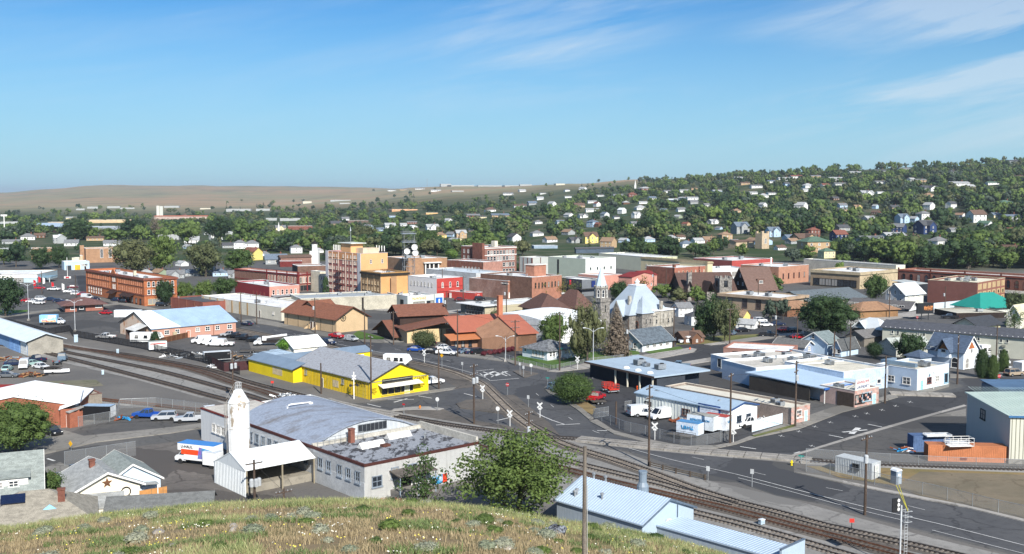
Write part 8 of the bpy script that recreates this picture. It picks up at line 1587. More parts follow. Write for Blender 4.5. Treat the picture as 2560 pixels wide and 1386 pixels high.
VL="""suv 822 862 -42 navy~dark blue car parked at the kerb left of the red pickup
pickup 842 846 -42 red~bright red pickup parked on the street in front of the tan lodge hall
suv 878 853 -42 silver~silver car parked last in the kerbside row right of the red pickup
sedan 617 814 140 navy~dark blue car driving on the street by the long cream garage
sedan 1040 879 -20 blue~dark blue car parked at left end of the chapel parking row
sedan 1074 883 160 black~black car beside the blue one at the parking entrance
sedan 1110 874 25 white~white car on the chapel parking lot behind the white utility truck
pickup 1116 888 -20 white~white utility pickup at the parking lot entrance
sedan 1134 879 20 navy~dark blue car right of the white car on the chapel lot
suv 1070 864 150 black~black van under the olive tree at the parking corner
sedan 1166 884 30 steel blue~steel blue car first of three facing the burgundy shrubs
sedan 1181 885 30 navy~dark blue car middle of three facing the burgundy shrubs
suv 1196 886 30 black~black car nearest the burgundy shrubs
suv 1167 858 30 black~black car in shade beside the chapel porch, left of two
suv 1187 861 30 black~black car in shade beside the chapel porch, right of two
suv 1583 906 205 silver~silver car parked at the kerb below the white cottage
pickup 1697 921 165 steel blue~grey-blue crew cab pickup on the empty asphalt lot
van 1721 859 188 white~small white mail van stopped by the side street
pickup 1922 842 -10 black~black pickup on the lot edge nearest the street
suv 1872 807 20 navy~dark blue car rear left on the office lot
suv 1900 806 20 white~white car rear row on the office lot
suv 1870 818 15 white~white car in the middle of the office lot
sedan 1888 820 15 black~black car behind the two white cars on the office lot
suv 1913 817 10 white~white car right of the middle pair on the office lot
sedan 1945 814 10 navy~navy car right side of the office lot
sedan 1962 829 25 maroon~maroon car at the maple end of the office lot
suv 1985 832 25 black~black car beside the maroon one under the maple
sedan 1996 847 10 red~red car half under the maple at the street
sedan 1858 830 20 black~black car partly behind the parking lot shrub
sedan 1830 838 60 steel blue~grey car beneath the tree at the lot entrance
suv 2369 786 80 black~black car parked on the street near the billboard
pickup 2375 797 170 black~black pickup parked by the low dark store
suv 2535 940 20 tan~brown car parked beside the white camper
suv 350 1050 175 white~x
pickup 370 1046 170 blue~bright blue lifted pickup in the chain-fenced gravel lot
suv 411 1051 190 silver~silver car between the blue and the silver pickups
pickup 476 1056 190 silver~silver pickup right end of the gravel lot
suv 128 1088 -35 black~black car peeking from behind the brick shop
pickup 265 848 170 white~white pickup parked outside the black iron fence
van 503 858 200 white~first white work van left of the pair in the contractor yard
van 520 862 190 white~second white work van in the contractor yard
van 540 866 170 white~third white van with roof rack in the contractor yard
pickup 560 866 175 white~white and black pickup in front of the third van
pickup 590 846 160 black~black pickup rear row of the contractor yard
pickup 612 851 160 black~black pickup beside the rear one in the contractor yard
pickup 575 843 165 silver~silver pickup against the rear of the contractor yard
pickup 640 856 160 black~black flatbed truck left of the white tanker
van 1604 1040 20 white~white van with ladder rack left in the service yard
pickup 1618 1043 -10 white~white service pickup beside the ladder rack van
van 1654 1048 -150 white~white cargo van with blue lettering in the service yard
pickup 1870 1066 -150 white~white flatbed truck behind the white fence
suv 1392 978 -50 steel blue~blue car parked under the left side of the round bush
suv 1406 984 -50 steel blue~second blue car under the round bush, nearer
pickup 1490 1002 60 red~red pickup behind the round bush
pickup 1079 962 30 white~white pickup tail showing behind the carpet store
sedan 18 928 100 mint~mint green old car in the junk row at left
sedan 20 944 5 grey~grey-blue old sedan lowest in the junk row at left
sedan 102 922 -30 white~white old car right side of the junk row
pickup 92 905 150 navy~dark blue old pickup behind the white junk car
sedan 80 914 60 mint~pale green old car in the middle of the junk row
van 60 921 -70 white~white old ambulance-like van in the junk row
sedan 35 914 20 navy~dark blue car behind the white junk van
sedan 264 786 160 red~red car towing by the visitor centre corner
suv 290 754 150 navy~dark blue car at the hotel corner, left of two
suv 309 758 150 black~black car at the hotel corner, right of two
van 218 748 -30 white~white van below the hotel left end
sedan 238 751 -30 navy~dark blue sedan right of the white van below the hotel
sedan 100 723 10 red~bright red car on display between red flags
pickup 135 727 170 white~white pickup on display right of the red flag
pickup 176 733 10 white~white pickup on display right of the white flag
suv 192 738 5 white~white car on display nearest the hotel
sedan 208 739 10 red~red car at the hotel end of the display row
sedan 182 721 20 maroon~dark red car behind the display row
suv 103 751 5 white~white car in the second display row, upper
sedan 68 755 10 red~red car at left of the second display row
sedan 80 757 170 white~white sedan in the second display row
suv 97 761 170 white~white car lowest of the second display row
sedan 126 752 5 navy~dark blue sedan right of the second display row
sedan 148 756 5 navy~dark blue car beside the visitor centre roof
suv 405 766 0 black~black car at the crossing in front of the hotel tree
sedan 922 762 -5 maroon~maroon car parked before the tan five storey building
suv 940 764 -5 navy~navy car second in the row before the tan building
sedan 958 766 -10 grey~dark grey car third in the row before the pale grey store
suv 905 768 170 black~black car in the street below the entrance canopy
suv 880 769 170 white~white car left of the black one in the street
sedan 1072 767 0 white~white car parked by the pale grey store front
suv 1102 766 5 black~black car parked beneath the blue sign
sedan 1150 752 0 maroon~dark car parked before the bright red store
suv 1200 751 0 black~black car before the brown brick hotel wall
van 1397 738 10 white~white van passing under the yellowing trees
sedan 1430 737 5 red~red car right of the white van under the trees
suv 1160 799 -15 black~black car at the kerb below the glazed store
suv 1240 799 -10 black~black car beside the long tan store wall
suv 2163 793 -5 white~white car parked at the tan-roofed house
sedan 2188 793 -5 navy~dark blue car right of the white one at the tan-roofed house
pickup 2470 916 20 white~white utility truck in the motel yard, left
van 2495 912 10 white~white van in the motel yard, middle
pickup 2500 928 10 white~white utility truck in the motel yard, front
suv 2450 905 30 grey~grey car in the motel yard behind the white trucks
suv 700 752 20 navy~x
pickup 190 1192 60 grey~dark pickup parked behind the pale blue house""".split('\n')
for q in VL:
 a_,lb=q.split('~')
 if lb=='x':continue
 k_,u_,v_,hd,*c_=a_.split();veh(k_,float(u_),float(v_),float(hd),' '.join(c_),lb)
def boxv(label,u,v,hd,L_,W_,H_,m,z0=.55,wheels=True,name='trailer',cat='trailer',top=None,stripe=None,txt=None,tm=None,nose=0,side='R',sz=.8,ax=2):
 """box body on wheels: origin at the near end, x forward"""
 r=thing(name,label,cat,G(u,v),R(hd));mb=MB()
 if nose:mb.extr([(0,z0),(L_,z0),(L_+nose,z0+H_*.45),(L_+nose*.4,z0+H_),(0,z0+H_)],'y',-W_/2,W_/2)
 else:mb.box(0,L_,-W_/2,W_/2,z0,z0+H_)
 mb.build('body',m,r)
 if top:MB().box(-.02,L_+.02,-W_/2-.02,W_/2+.02,z0+H_,z0+H_+.06).build('roof',top,r)
 mb=MB()
 for x in (0,L_):mb.box(x-.05,x+.05,-W_/2-.04,-W_/2+.02,z0,z0+H_)
 mb.box(.05,L_-.05,-W_/2-.04,-W_/2+.02,z0,z0+.12);mb.build('edge_trim',P('b9bcbe'),r)
 MB().box(-.05,-.01,-W_/2+.1,W_/2-.1,z0+.1,z0+H_-.1).build('rear_door',P('cfd2d2'),r)
 if wheels:
  t,m_=wheel_meshes(.38)
  for k in range(ax):
   for y in (-W_/2+.12,W_/2-.12):w_=link('wheel',t,r,(L_*.38+k*.85,y,.38));link('rim',m_,w_)
 if stripe:MB().box(.3,L_-.3,-W_/2-.045,-W_/2-.01,z0+H_*stripe[1],z0+H_*stripe[2]).build('stripe',stripe[0],r)
 if txt:text3d(txt,'lettering',r,(L_*.5,-W_/2-.07,z0+H_*.6),sz,tm)
 return r
BLT,RDT=P('2f8fc4'),P('c8301e')
# rental truck
t_=veh('truckcab',495,1160,159,'white','white and orange-red rental box truck with blue roof beside the silo');t_.name='box_truck';W2=P('e6e6e4',var=.03)
MB().box(-3.9,1.75,-1.18,1.18,.85,3.35).build('cargo_box',W2,t_);MB().box(1.75,2.9,-1.18,1.18,2.3,3.35).build('cab_overhang',W2,t_);MB().box(-3.92,2.92,-1.2,1.2,3.35,3.42).build('box_roof',P('3f7fc0',var=.04),t_)
MB().box(-1.4,2.2,1.19,1.22,1.7,2.5).build('stripe',P('e0491e'),t_);MB().extr([(-3.7,1.2),(-.9,1.2),(-1.2,3.0),(-3.7,2.6)],'y',1.2,1.24).build('mural',mat('mural_teal',(.02,.30,.50),col2=(.25,.08,.35),scale=2.5,var=.3),t_);text3d('U-HAUL','lettering',t_,(1.1,1.26,2.92),.62,P('1a1a1a'),'B')
# small box truck with mural
t_=veh('truckcab',133,812,8,'white','white box truck with a sky and fruit mural on the parking lot');t_.name='box_truck';MB().box(-3.9,1.5,-1.18,1.18,.9,3.3).build('cargo_box',P('86b8dc',var=.05),t_);MB().box(-3.4,1.3,-1.22,-1.19,1.3,3.2).build('mural',mat('mural_sky',(.25,.55,.85),col2=(.75,.8,.85),scale=2,lo=.48,hi=.56),t_);MB().box(-3.2,1.2,-1.25,-1.225,1.0,1.6).build('mural',mat('mural_fruit',(.5,.08,.04),col2=(.75,.55,.3),scale=5,lo=.45,hi=.55),t_)
boxv('small white cargo trailer hitched behind the rental truck',549,1172,155,2.6,1.7,2.0,W2,top=P('bcc3c9'),ax=1)
boxv('black enclosed cargo trailer with blue-white roof beside the wooden shed',283,1050,175,5.4,2.2,2.2,P('15161a'),top=P('8fa6bd'))
r_=boxv('white and blue lettered enclosed trailer nearest the yard fence',1752,1095,142,4.3,2.0,2.0,P('d8e4f0'),top=P('4f86b4'));marks(r_,(2.1,1.08,1.7),2.4,.8,BLT,6,'B')
r_=boxv('tall white box trailer with blue lettering and grey top behind the nearest trailer',1790,1084,142,5.2,2.3,2.5,P('dfe8ee'),top=P('9a9a92'));text3d('REFRIGERATION','lettering',r_,(2.6,1.2,2.2),.52,BLT,'B')
r_=boxv('white box trailer with red roof rack beside the utility pole',1822,1083,142,4.6,2.2,2.4,P('e2e6ea'),top=P('a8463e'));marks(r_,(-.12,0,2.1),1.5,.6,BLT,4,'L')
boxv('white contractor trailer with red lettering inside the iron fence',372,879,25,4.6,2.0,2.1,P('e4e6e2'),top=P('9aa39c'),stripe=(RDT,.68,.8))
boxv('black box trailer with white roof in the contractor yard',509,906,25,6.6,2.2,2.0,P('191a1e'),top=P('c9ced2'))
def camper(lb,u,v,hd,L_,nose=.9):
 r=boxv(lb,u,v,hd,L_,2.4,2.5,P('e2e3e0',var=.03),nose=nose,name='camper',cat='camper',top=P('eceeee'))
 for x,w in ((L_*.25,.9),(L_*.6,1.0),(L_*.85,.7)):link('window',win_mesh(w,.7,'plain',DARK),r,(x,-1.2,1.7),0);link('window',win_mesh(w,.7,'plain',DARK),r,(x,1.2,1.7),math.pi)
 MB().box(.2,L_-.2,-1.225,-1.205,.9,1.15).build('stripe',P('3a3d46'),r);return r
camper('white camper trailer with slide-out parked before the peeling gable',330,858,-4,7.6,1.4);camper('white rounded camper behind the yellow carpet store roof',962,916,-10,5.4,1.3);camper('white camper trailer beside the brown car at the right edge',2543,938,25,6,.8)
camper('small white motorhome in the motel yard beside the cream wall',2445,892,20,4.5,.4)
def flatbed(lb,u,v,hd,L_,m=P('5a544c')):
 r=thing('flat_trailer',lb,'trailer',G(u,v),R(hd));MB().box(0,L_,-.95,.95,.55,.65).build('deck',m,r);MB().tube([(L_,-.5,.55),(L_+1.2,0,.5),(L_,.5,.55)],.05,4).build('drawbar',BLACK,r);t,m_=wheel_meshes(.33)
 for k in (0,.8):
  for y in (-1.05,1.05):w_=link('wheel',t,r,(L_*.4+k,y,.33));link('rim',m_,w_)
 mb=MB();[mb.tube([(0,y,.95),(L_,y,.95)],.03,4) for y in (-.95,.95)];[mb.tube([(x,y,.6),(x,y,.95)],.03,4) for x in (0,L_/2,L_) for y in (-.95,.95)];mb.build('side_rail',BLACK,r);return r
flatbed('flat double-axle trailer between the white trailers and the fence',1732,1100,142,4.6);flatbed('low dark flatbed trailer parked right of the junk row',150,925,170,4.5,P('3a332e'));flatbed('flat trailer loaded with pipes in the contractor yard',410,886,20,5);flatbed('small flat trailer under the round bush',1478,1011,10,3.0);flatbed('long flatbed with beams in the contractor yard',600,883,10,7)
# bucket truck / tanker in the yard
t_=veh('truckcab',668,864,190,'white','white crane truck with a long raised boom in the contractor yard');t_.name='crane_truck';MB().box(-3.6,1.2,-1.1,1.1,.9,1.5).build('bed',P('2b2523'),t_);MB().tube([(1.0,0,2.2),(-5.5,0,2.9)],.32,8).build('boom',W2,t_);MB().box(.2,1.3,-.6,.6,1.5,2.6).build('turret',W2,t_)
t_=veh('truckcab',150,908,100,'steel blue','old blue-grey truck tractor standing right of the junk row');t_.name='truck_tractor'
r=thing('boat','small white boat on a trailer at the end of the junk row','boat',G(113,935),R(5));MB().prism([(0,-.8),(4.2,-.8),(5.6,0),(4.2,.8),(0,.8)],[.45]*5,[1.0,1.05,1.2,1.05,1.0]).build('hull',W2,r);MB().box(.2,3.8,-.6,.6,1.01,1.08).build('deck',P('4a4238'),r);t,m_=wheel_meshes(.3);[link('wheel',t,r,(2,y,.3)) for y in (-.85,.85)]
# scissor lifts by the columned shop
for i,(u_,v_) in enumerate(((1519,979),(1533,984))):
 r=thing('lift_platform',('left','right')[i]+' one of two red railed lift trailers under the columned porch','lift',G(u_,v_),R(20));mb=MB()
 for z_ in (1.0,1.5,2.0):mb.tube([(-1.1,-.6,z_),(1.1,-.6,z_),(1.1,.6,z_),(-1.1,.6,z_),(-1.1,-.6,z_)],.05,4)
 for x in (-1.1,-.4,.4,1.1):[mb.tube([(x,y,.9),(x,y,2.0)],.05,4) for y in (-.6,.6)]
 mb.build('red_railing',P('c2382a'),r);MB().box(-1.1,1.1,-.6,.6,.8,.95).build('deck',P('b5382a'),r);MB().box(-1.3,1.3,-.35,.35,.4,.6).build('chassis',P('8f9498'),r);t,m_=wheel_meshes(.28);[link('wheel',t,r,(x,y,.28)) for x in (-.9,.9) for y in (-.5,.5)]
# junk and loads
def heap(lb,u,v,w,n,ms,name='scrap_heap',cat='scrap heap',sz=(.2,.9),h=.8):
 r=thing(name,lb,cat,G(u,v));rr=random.Random(u)
 for m in ms:
  mb=MB()
  for _ in range(n // len(ms)):
   a,d=rr.uniform(0,6.28),w*math.sqrt(rr.random());x,y=d*math.cos(a),d*.6*math.sin(a);s=rr.uniform(*sz);z=rr.uniform(0,h)*(1-d/w);c,q=math.cos(a*3),math.sin(a*3)
   mb.tube([(x-c*s,y-q*s,z+.05),(x+c*s,y+q*s,z+rr.uniform(.05,.5))],s*rr.uniform(.06,.35),4)
  mb.build('scrap_pieces',m,r,kind='stuff')
 return r
RU,WD,GY=P('7a4228',var=.3),P('9a7a56',var=.3),P('7f858a',var=.2)
for a_ in (('rusty scrap and boards heaped against the blue track shed',28,900,5,90,(RU,WD,GY)),('heap of rusty parts right of the grey junk sedan',75,941,3.6,70,(RU,WD,DARK)),('lumber and pipe piles in the contractor yard',610,897,6,80,(WD,GY,DARK)),('mixed machine parts beside the contractor fence',470,892,7,90,(GY,W2,DARK)),('white pipe bundles next to the black box trailer',560,918,4,50,(W2,GY)),('rusty machinery in front of the white metal shop',1735,1052,3.0,60,(RU,WD,DARK)),('small rusty bin pile left of the larger machinery',1697,1056,1.2,24,(RU,RU)),('tanks and barrels behind the white service yard fence',1905,1052,3.0,50,(GY,W2,RU)),('white blocks and a red float on the asphalt by the blue container',2262,1128,1.6,22,(W2,RU,BLT)),('black and silver track machine parts beside the tracks above the silo',716,995,3.2,60,(GY,DARK,W2)),('sacks and rubble under the factory right wall',985,1262,3.0,50,(P('b9a59a'),P('a05a4a'))),('blue tarpaulin and orange crate beside the black trailer',305,1050,1.6,20,(BLT,RU))):heap(*a_)
# poles, signs and wires
GLI=mat('insulator',(.35,.36,.37),rough=.4)
PT={}
def upole(key,u,v,vt,lb,arms=1,tr=0,ang=55,wood=None,lamp=False):
 P_=G(u,v);h=z_at(P_.y,vt);r=thing('utility_pole',lb,'utility pole',P_,R(ang));MB().tube([(0,0,0),(0,0,h)],.2,8,0,.14).build('post',wood or WOOD,r)
 for k in range(arms):
  z=h-.5-k*1.5;MB().box(-1.25,1.25,-.07,.07,z-.07,z+.07).build('crossarm',WOOD,r)
  for x in (-1.15,-.6,.6,1.15):link('insulator',INS,r,(x,0,z+.07))
 for k in range(tr):MB().lathe([(.28,0),(.3,.1),(.3,.95),(.2,1.1)],10).build('transformer',P('aeb2b4'),r,((-.55,.55,0)[k],(-.3,-.3,-.55)[k],h-3.6))
 if lamp:MB().tube([(0,0,h*.82),(0,-1.8,h*.86)],.05,4).build('lamp_arm',STEEL,r);MB().box(-.15,.15,-2.3,-1.7,h*.86-.06,h*.86+.08).build('lamp_head',STEEL,r)
 PT[key]=(P_,h,ang);return r
INS=MB().lathe([(.06,0),(.07,.1),(.03,.2)],6).mesh('insulator',GLI)
for a_ in ((1,1185,1061,910,'tall utility pole with transformers in the middle of the road junction',2,2,60),(2,1622,1166,963,'tall utility pole beside the wooden guard rail',2,0,60),(3,1825,1110,933,'utility pole at the corner of the service yard fence',1,0,60),(4,1988,1068,902,'utility pole in front of the pink block shop',2,1,60),(5,2212,1009,890,'utility pole by the right end of the laundry',0,1,60),(6,2393,961,838,'tall utility pole at the street corner before the arched-porch house',2,0,60),(7,2162,1288,1088,'tall utility pole on the gravel at lower right below the white container',1,1,40),(8,1097,975,872,'bare wooden pole at the right corner of the carpet store',0,0,30),(9,928,1000,838,'tall pole with crossarm against the near corner of the carpet store',1,0,120),(10,1322,1112,1028,'short double-crossarm pole above the large open tree',2,1,60),(11,1399,928,780,'tall dark pole at the cottage lawn corner',1,0,20),(12,1288,914,800,'utility pole between the burgundy shrubs and the cottage lawn',2,0,30),(13,1144,892,775,'wooden pole at the chapel parking edge',0,0,30),(14,637,1262,1150,'pole with three transformers at the loading canopy',1,3,40),(15,710,1265,1222,'short stub pole in front of the factory left wall',1,0,40),(16,912,860,772,'utility pole on the lawn of the low lodge',1,0,30),(17,603,806,730,'dark utility pole before the long cream garage, left one',1,0,30),(18,642,812,735,'dark utility pole before the long cream garage, right one',1,0,30),(19,788,834,745,'utility pole beside the tan lodge steps',1,1,30),(20,984,862,778,'utility pole behind the low lodge lawn bushes',1,0,30),(21,1116,840,730,'tall pole in front of the two-tier brown roofed school',0,1,30),(22,1570,892,800,'utility pole with transformer before the brown spruce',0,1,30),(23,1684,868,765,'utility pole right of the blue-grey roofed cottage',1,0,30),(24,1824,862,770,'utility pole before the tall parking lot trees',1,0,30),(25,1940,846,768,'utility pole with transformer on the parking lot edge',0,1,30),(26,583,1001,878,'reddish utility pole with two transformers at the fence corner by the tracks',1,2,60),(27,803,985,908,'dark bare post against the yellow carpet store wall',0,0,0),(28,1993,850,790,'pole right of the office parking lot',1,0,30),(29,2085,892,828,'thin pole before the pale blue house',0,0,0),(30,2125,892,808,'pole between the pale blue house and the old house',0,0,0),(31,2490,915,812,'tall dark pole by the motel yard arborvitae',0,0,0),(32,2223,795,728,'dark pole beside the motel billboard street',0,0,0),(33,2362,782,716,'pole with transformer before the maroon brick block',0,1,0),(34,1266,800,712,'thin pole along the tan store wall, right one',0,1,0),(35,105,735,678,'brown pole behind the red display car',0,0,0),(36,190,748,688,'brown pole above the visitor centre roof',0,0,0),(37,1158,760,690,'pole behind the blue store sign',1,0,0),(38,1106,740,672,'pole in front of the bright red rear wall',1,0,0),(39,1540,1062,1004,'orange-brown stub pole inside the service yard',0,0,0),(40,1651,955,925,'lamp pole beside the columned shop roof units',0,0,0),(41,1895,770,705,'pole beside the dark brown gabled house',0,0,0),(42,1634,735,672,'pole with transformer before the dark red roofed salmon store',0,1,0),(43,1665,735,672,'street lamp pole left of the brown church',0,0,0)):upole(*a_)
for u_,v_,vt_,lb in ((188,830,752,'white double-arm street lamp in the big parking lot'),(72,802,710,'grey double-head lamp post left of the mural truck'),(1264,905,842,'grey lamp post with curved arm before the chapel'),(1483,925,822,'tall grey lamp post on the pavement left of the silver car')):
 P_=G(u_,v_);h=z_at(P_.y,vt_);r=thing('street_lamp',lb,'street lamp',P_);MB().tube([(0,0,0),(0,0,h)],.11,8,0,.07).build('post',P('b9bdbf'),r);MB().box(-.4,.4,-.4,.4,0,.6).build('base',CONC,r)
 for s in (-1,1):MB().tube([(0,0,h-.8),(s*1.1,0,h),(s*2.2,0,h+.2)],.06,5).build('arm',P('b9bdbf'),r);MB().box(s*2.2-.35,s*2.2+.35,-.15,.15,h+.12,h+.28).build('lamp_head',P('d5d8d8'),r)
for u_,v_,vt_,k in ((8,786,712,'left'),(25,783,724,'right')):P_=G(u_,v_);h=z_at(P_.y,vt_);r=thing('flagpole','%s one of two white flagpoles before the dark tree at left' % k,'flagpole',P_);MB().tube([(0,0,0),(0,0,h)],.14,8,0,.05).build('pole',WHITE,r);MB().lathe([(.9,0),(.9,.35)],10).build('base',CONC,r)
r=thing('wooden_post','thick weathered wooden post standing on the grass slope in the foreground','post',Vector((2.42,34,hill_z(2.42,34)-.6)),0);zt=z_at(34,1116);MB().tube([(0,0,-1),(0,0,zt-r.location.z)],.088,10,0,.062).build('post',mat('post_grey_wood',(.17,.145,.12),var=.35,scale=9,stretch=(4,4,.3)),r);MB().tube([(.1,0,.5),(.09,0,3.4)],.012,5).build('conduit',P('b5b5b0'),r)
def wire(ks,lb,dz=-.3,sag=.03):
 pts=[];mb=MB()
 for (a,b) in zip(ks,ks[1:]):
  (pa,ha,_),(pb,hb,_)=PT[a],PT[b];A=Vector((pa.x,pa.y,ha+dz));B=Vector((pb.x,pb.y,hb+dz));l=(B-A).length
  for i in range(13):t=i/12;p=A.lerp(B,t);p.z -= 4*sag*l*t*(1-t);pts.append(p)
 mb.tube([p-pts[0] for p in pts],.022,3);mb.build('overhead_wire',WIRE,None,pts[0],label=lb,category='wire')
for ks,lb in (((9,1,2),'overhead wire from the carpet store corner over the junction to the guard rail pole'),((2,3,4,5,6),'overhead wire running along the service yard and the laundry'),((10,1,12,13),'overhead wire from the short double pole past the junction to the chapel'),((17,18,19,16,20),'overhead wire passing the cream garage and the tan lodge'),((12,11,22,23,24,25),'overhead wire over the cottage lawn to the office lot'),((14,15),'thick sagging wire in front of the factory left wall'),((26,9),'overhead wire along the yellow carpet store wall'),((13,21,34),'overhead wire between the chapel lot and the tan store'),((7,2),'overhead wire from the lower right pole towards the guard rail')):wire(ks,lb)
# fences
CHN=bpy.data.materials.new('chain_link');CHN.use_nodes=True;_n=CHN.node_tree;_b=_n.nodes['Principled BSDF'];_b.inputs['Base Color'].default_value=(.35,.36,.36,1);_b.inputs['Alpha'].default_value=.22
CHB=CHN.copy();CHB.name='black_mesh';CHB.node_tree.nodes['Principled BSDF'].inputs['Base Color'].default_value=(.01,.01,.012,1);CHB.node_tree.nodes['Principled BSDF'].inputs['Alpha'].default_value=.72
def fence(lb,pts,h=1.8,st=3.0,m=STEEL,mesh=CHN,pr=.045,rails=(1.0,),px=True,solid=None):
 ln_=[G(*p) for p in pts] if px else pts;o=ln_[0].copy();r=thing('fence',lb,'fence',o);pm=MB().tube([(0,0,0),(0,0,h+.06)],pr,6).mesh('post',m);loc=[p-o for p in ln_]
 for p,d in resample(loc,st):link('post',pm,r,p)
 for k in rails:
  mb=MB();mb.tube([p+Vector((0,0,h*k)) for p in loc],.03,4);mb.build('rail',m,r)
 n=len(loc);MB().add([(p.x,p.y,.03) for p in loc]+[(p.x,p.y,h-.02) for p in loc],[(i,i+1,n+i+1,n+i) for i in range(n-1)]).build('mesh_panel',solid or mesh,r);return r
fence('black iron fence between the parking lot and the railway',[(20,812),(119,838),(174,829),(182,842),(350,872),(500,905),(600,938)],2.0,2.4,BLACK,CHB,.05,(1.0,.1))
fence('chain-link fence curving round the service yard corner',[(1484,1045),(1500,1052),(1560,1078),(1640,1096),(1700,1112),(1740,1117),(1790,1108),(1822,1100)],1.8,3.4)
fence('white board fence beside the service yard pole',[(1880,1081),(1960,1059)],2.0,3,WHITE,None,.05,(1.0,),solid=P('cfdfe8'))
fence('chain-link fence along the white container and the dirt lot',[(2015,1180),(2100,1192),(2230,1222),(2316,1240),(2410,1262),(2480,1280),(2560,1298),(2700,1330)],1.8,3.6)
fence('chain-link fence between the asphalt lot and the industrial spur',[(2015,1150),(2216,1163),(2380,1172),(2560,1178),(2700,1184)],1.8,4.2)
fence('chain-link fence round the gravel lot with the blue pickup',[(196,1068),(290,1052),(300,1022),(390,1018),(520,1034),(530,1052)],1.9,3)
fence('broken chain-link fence with leaning posts by the lower left street',[(162,1168),(200,1162),(340,1140)],2.4,3.2)
fence('chain-link fence round the green corner lawn',[(1262,897),(1310,912),(1381,926),(1470,908),(1560,898)],1.2,2.6)
fence('dark maroon board fence behind the iron railing',[(520,910),(560,930),(622,925)],2.2,2.2,P('3a2420'),None,.06,(1.0,),solid=P('43282a',var=.2))
fence('brown board fence between the pink shed and the van yard',[(390,862),(480,842)],1.6,2.4,WD,None,.05,(1.0,),solid=P('6a4530',var=.25))
wf=fence('new orange-brown wooden fence beside the cream house',[(350,1258),(418,1246)],1.7,1.6,WD,None,.05,(1.0,),solid=P('b9844e',var=.15))
fence('pale blue board fence at the foot of the maroon brick block',[(2328,775),(2395,768),(2430,762)],2.4,4,P('a9b4bb'),None,.05,(1.0,),solid=P('c3d0d8'))
r=thing('guard_rail','low weathered wooden guard rail beside the road above the tracks','guard rail',G(1622,1166));gl_=[G(*p)-r.location for p in ((1625,1168),(1690,1185),(1765,1202))]
for z_ in (.35,.65):mb=MB();strip_mb(mb,gl_,.1,z_,z_+.18);mb.build('board',P('6a6258'),r)
for p,d in resample(gl_,2.6):link('post',MB().box(-.12,.12,-.12,.12,0,.9).mesh('post',P('4a4038')),r,p)
# gates in the service yard
for i,(u_,v_,lb) in enumerate(((1487,1047,'open chain-link gate leaf at the yard entrance, nearer the road'),(1562,1028,'open chain-link gate leaf standing by the white metal shop corner'))):
 r=thing('gate',lb,'gate',G(u_,v_),R(35));mb=MB();[mb.tube([(0,0,z_),(3.4,0,z_)],.035,4) for z_ in (.15,1.0,1.9)];[mb.tube([(x,0,.15),(x,0,1.9)],.035,4) for x in (0,1.13,2.27,3.4)];mb.build('frame',STEEL,r);MB().add([(0,.01,.15),(3.4,.01,.15),(3.4,.01,1.9),(0,.01,1.9)],[(0,1,2,3)]).build('mesh_panel',CHN,r)
# crossbucks, signs
SGN=P('e6e6e2',var=.03);SRED=P('b5222a',var=.03)
def sign(lb,u,v,vt,kind,hd=-30,cat='road sign'):
 P_=G(u,v);h=z_at(P_.y,vt);r=thing('crossbuck' if kind=='x' else 'road_sign',lb,'crossing sign' if kind=='x' else cat,P_,R(hd));MB().tube([(0,0,0),(0,0,h-.1)],.06,6).build('post',SGN if kind=='x' else STEEL,r)
 if kind=='x':
  for s in (-1,1):o=MB().box(-.75,.75,-.03,.0,-.13,.13).build('blade',SGN,r,(0,-.07-.03*(s+1),h-.5));o.rotation_euler=(0,s*R(45),0)
  MB().box(-.3,.3,-.1,-.05,h*.55,h*.55+.35).build('plate',SGN,r)
 elif kind=='round':o=MB().lathe([(.42,0),(.42,.04)],14).build('disc',SGN,r,(0,-.07,h-.45));o.rotation_euler=(math.pi/2,0,0)
 elif kind=='stop':o=MB().lathe([(.42,0),(.42,.04)],8).build('disc',SRED,r,(0,-.07,h-.5));o.rotation_euler=(math.pi/2,R(22.5),0);text3d('STOP','lettering',r,(0,-.13,h-.5),.3,SGN)
 elif kind=='sq':MB().box(-.26,.26,-.1,-.06,h-.75,h-.05).build('plate',P('c3c6c6'),r)
 elif kind=='yel':o=MB().box(-.36,.36,-.03,0,-.36,.36).build('plate',P('d9a51e'),r,(0,-.08,h-.5));o.rotation_euler=(0,R(45),0)
 elif kind=='teal':MB().box(-.45,.45,-.04,0,h-.25,h-.05).build('plate',P('0f8f86'),r);MB().box(-.02,.02,-.45,.45,h-.45,h-.27).build('plate',P('0f8f86'),r)
 elif kind=='red':MB().box(-.3,.3,-.1,-.06,h-.4,h-.1).build('plate',SRED,r)
 return r
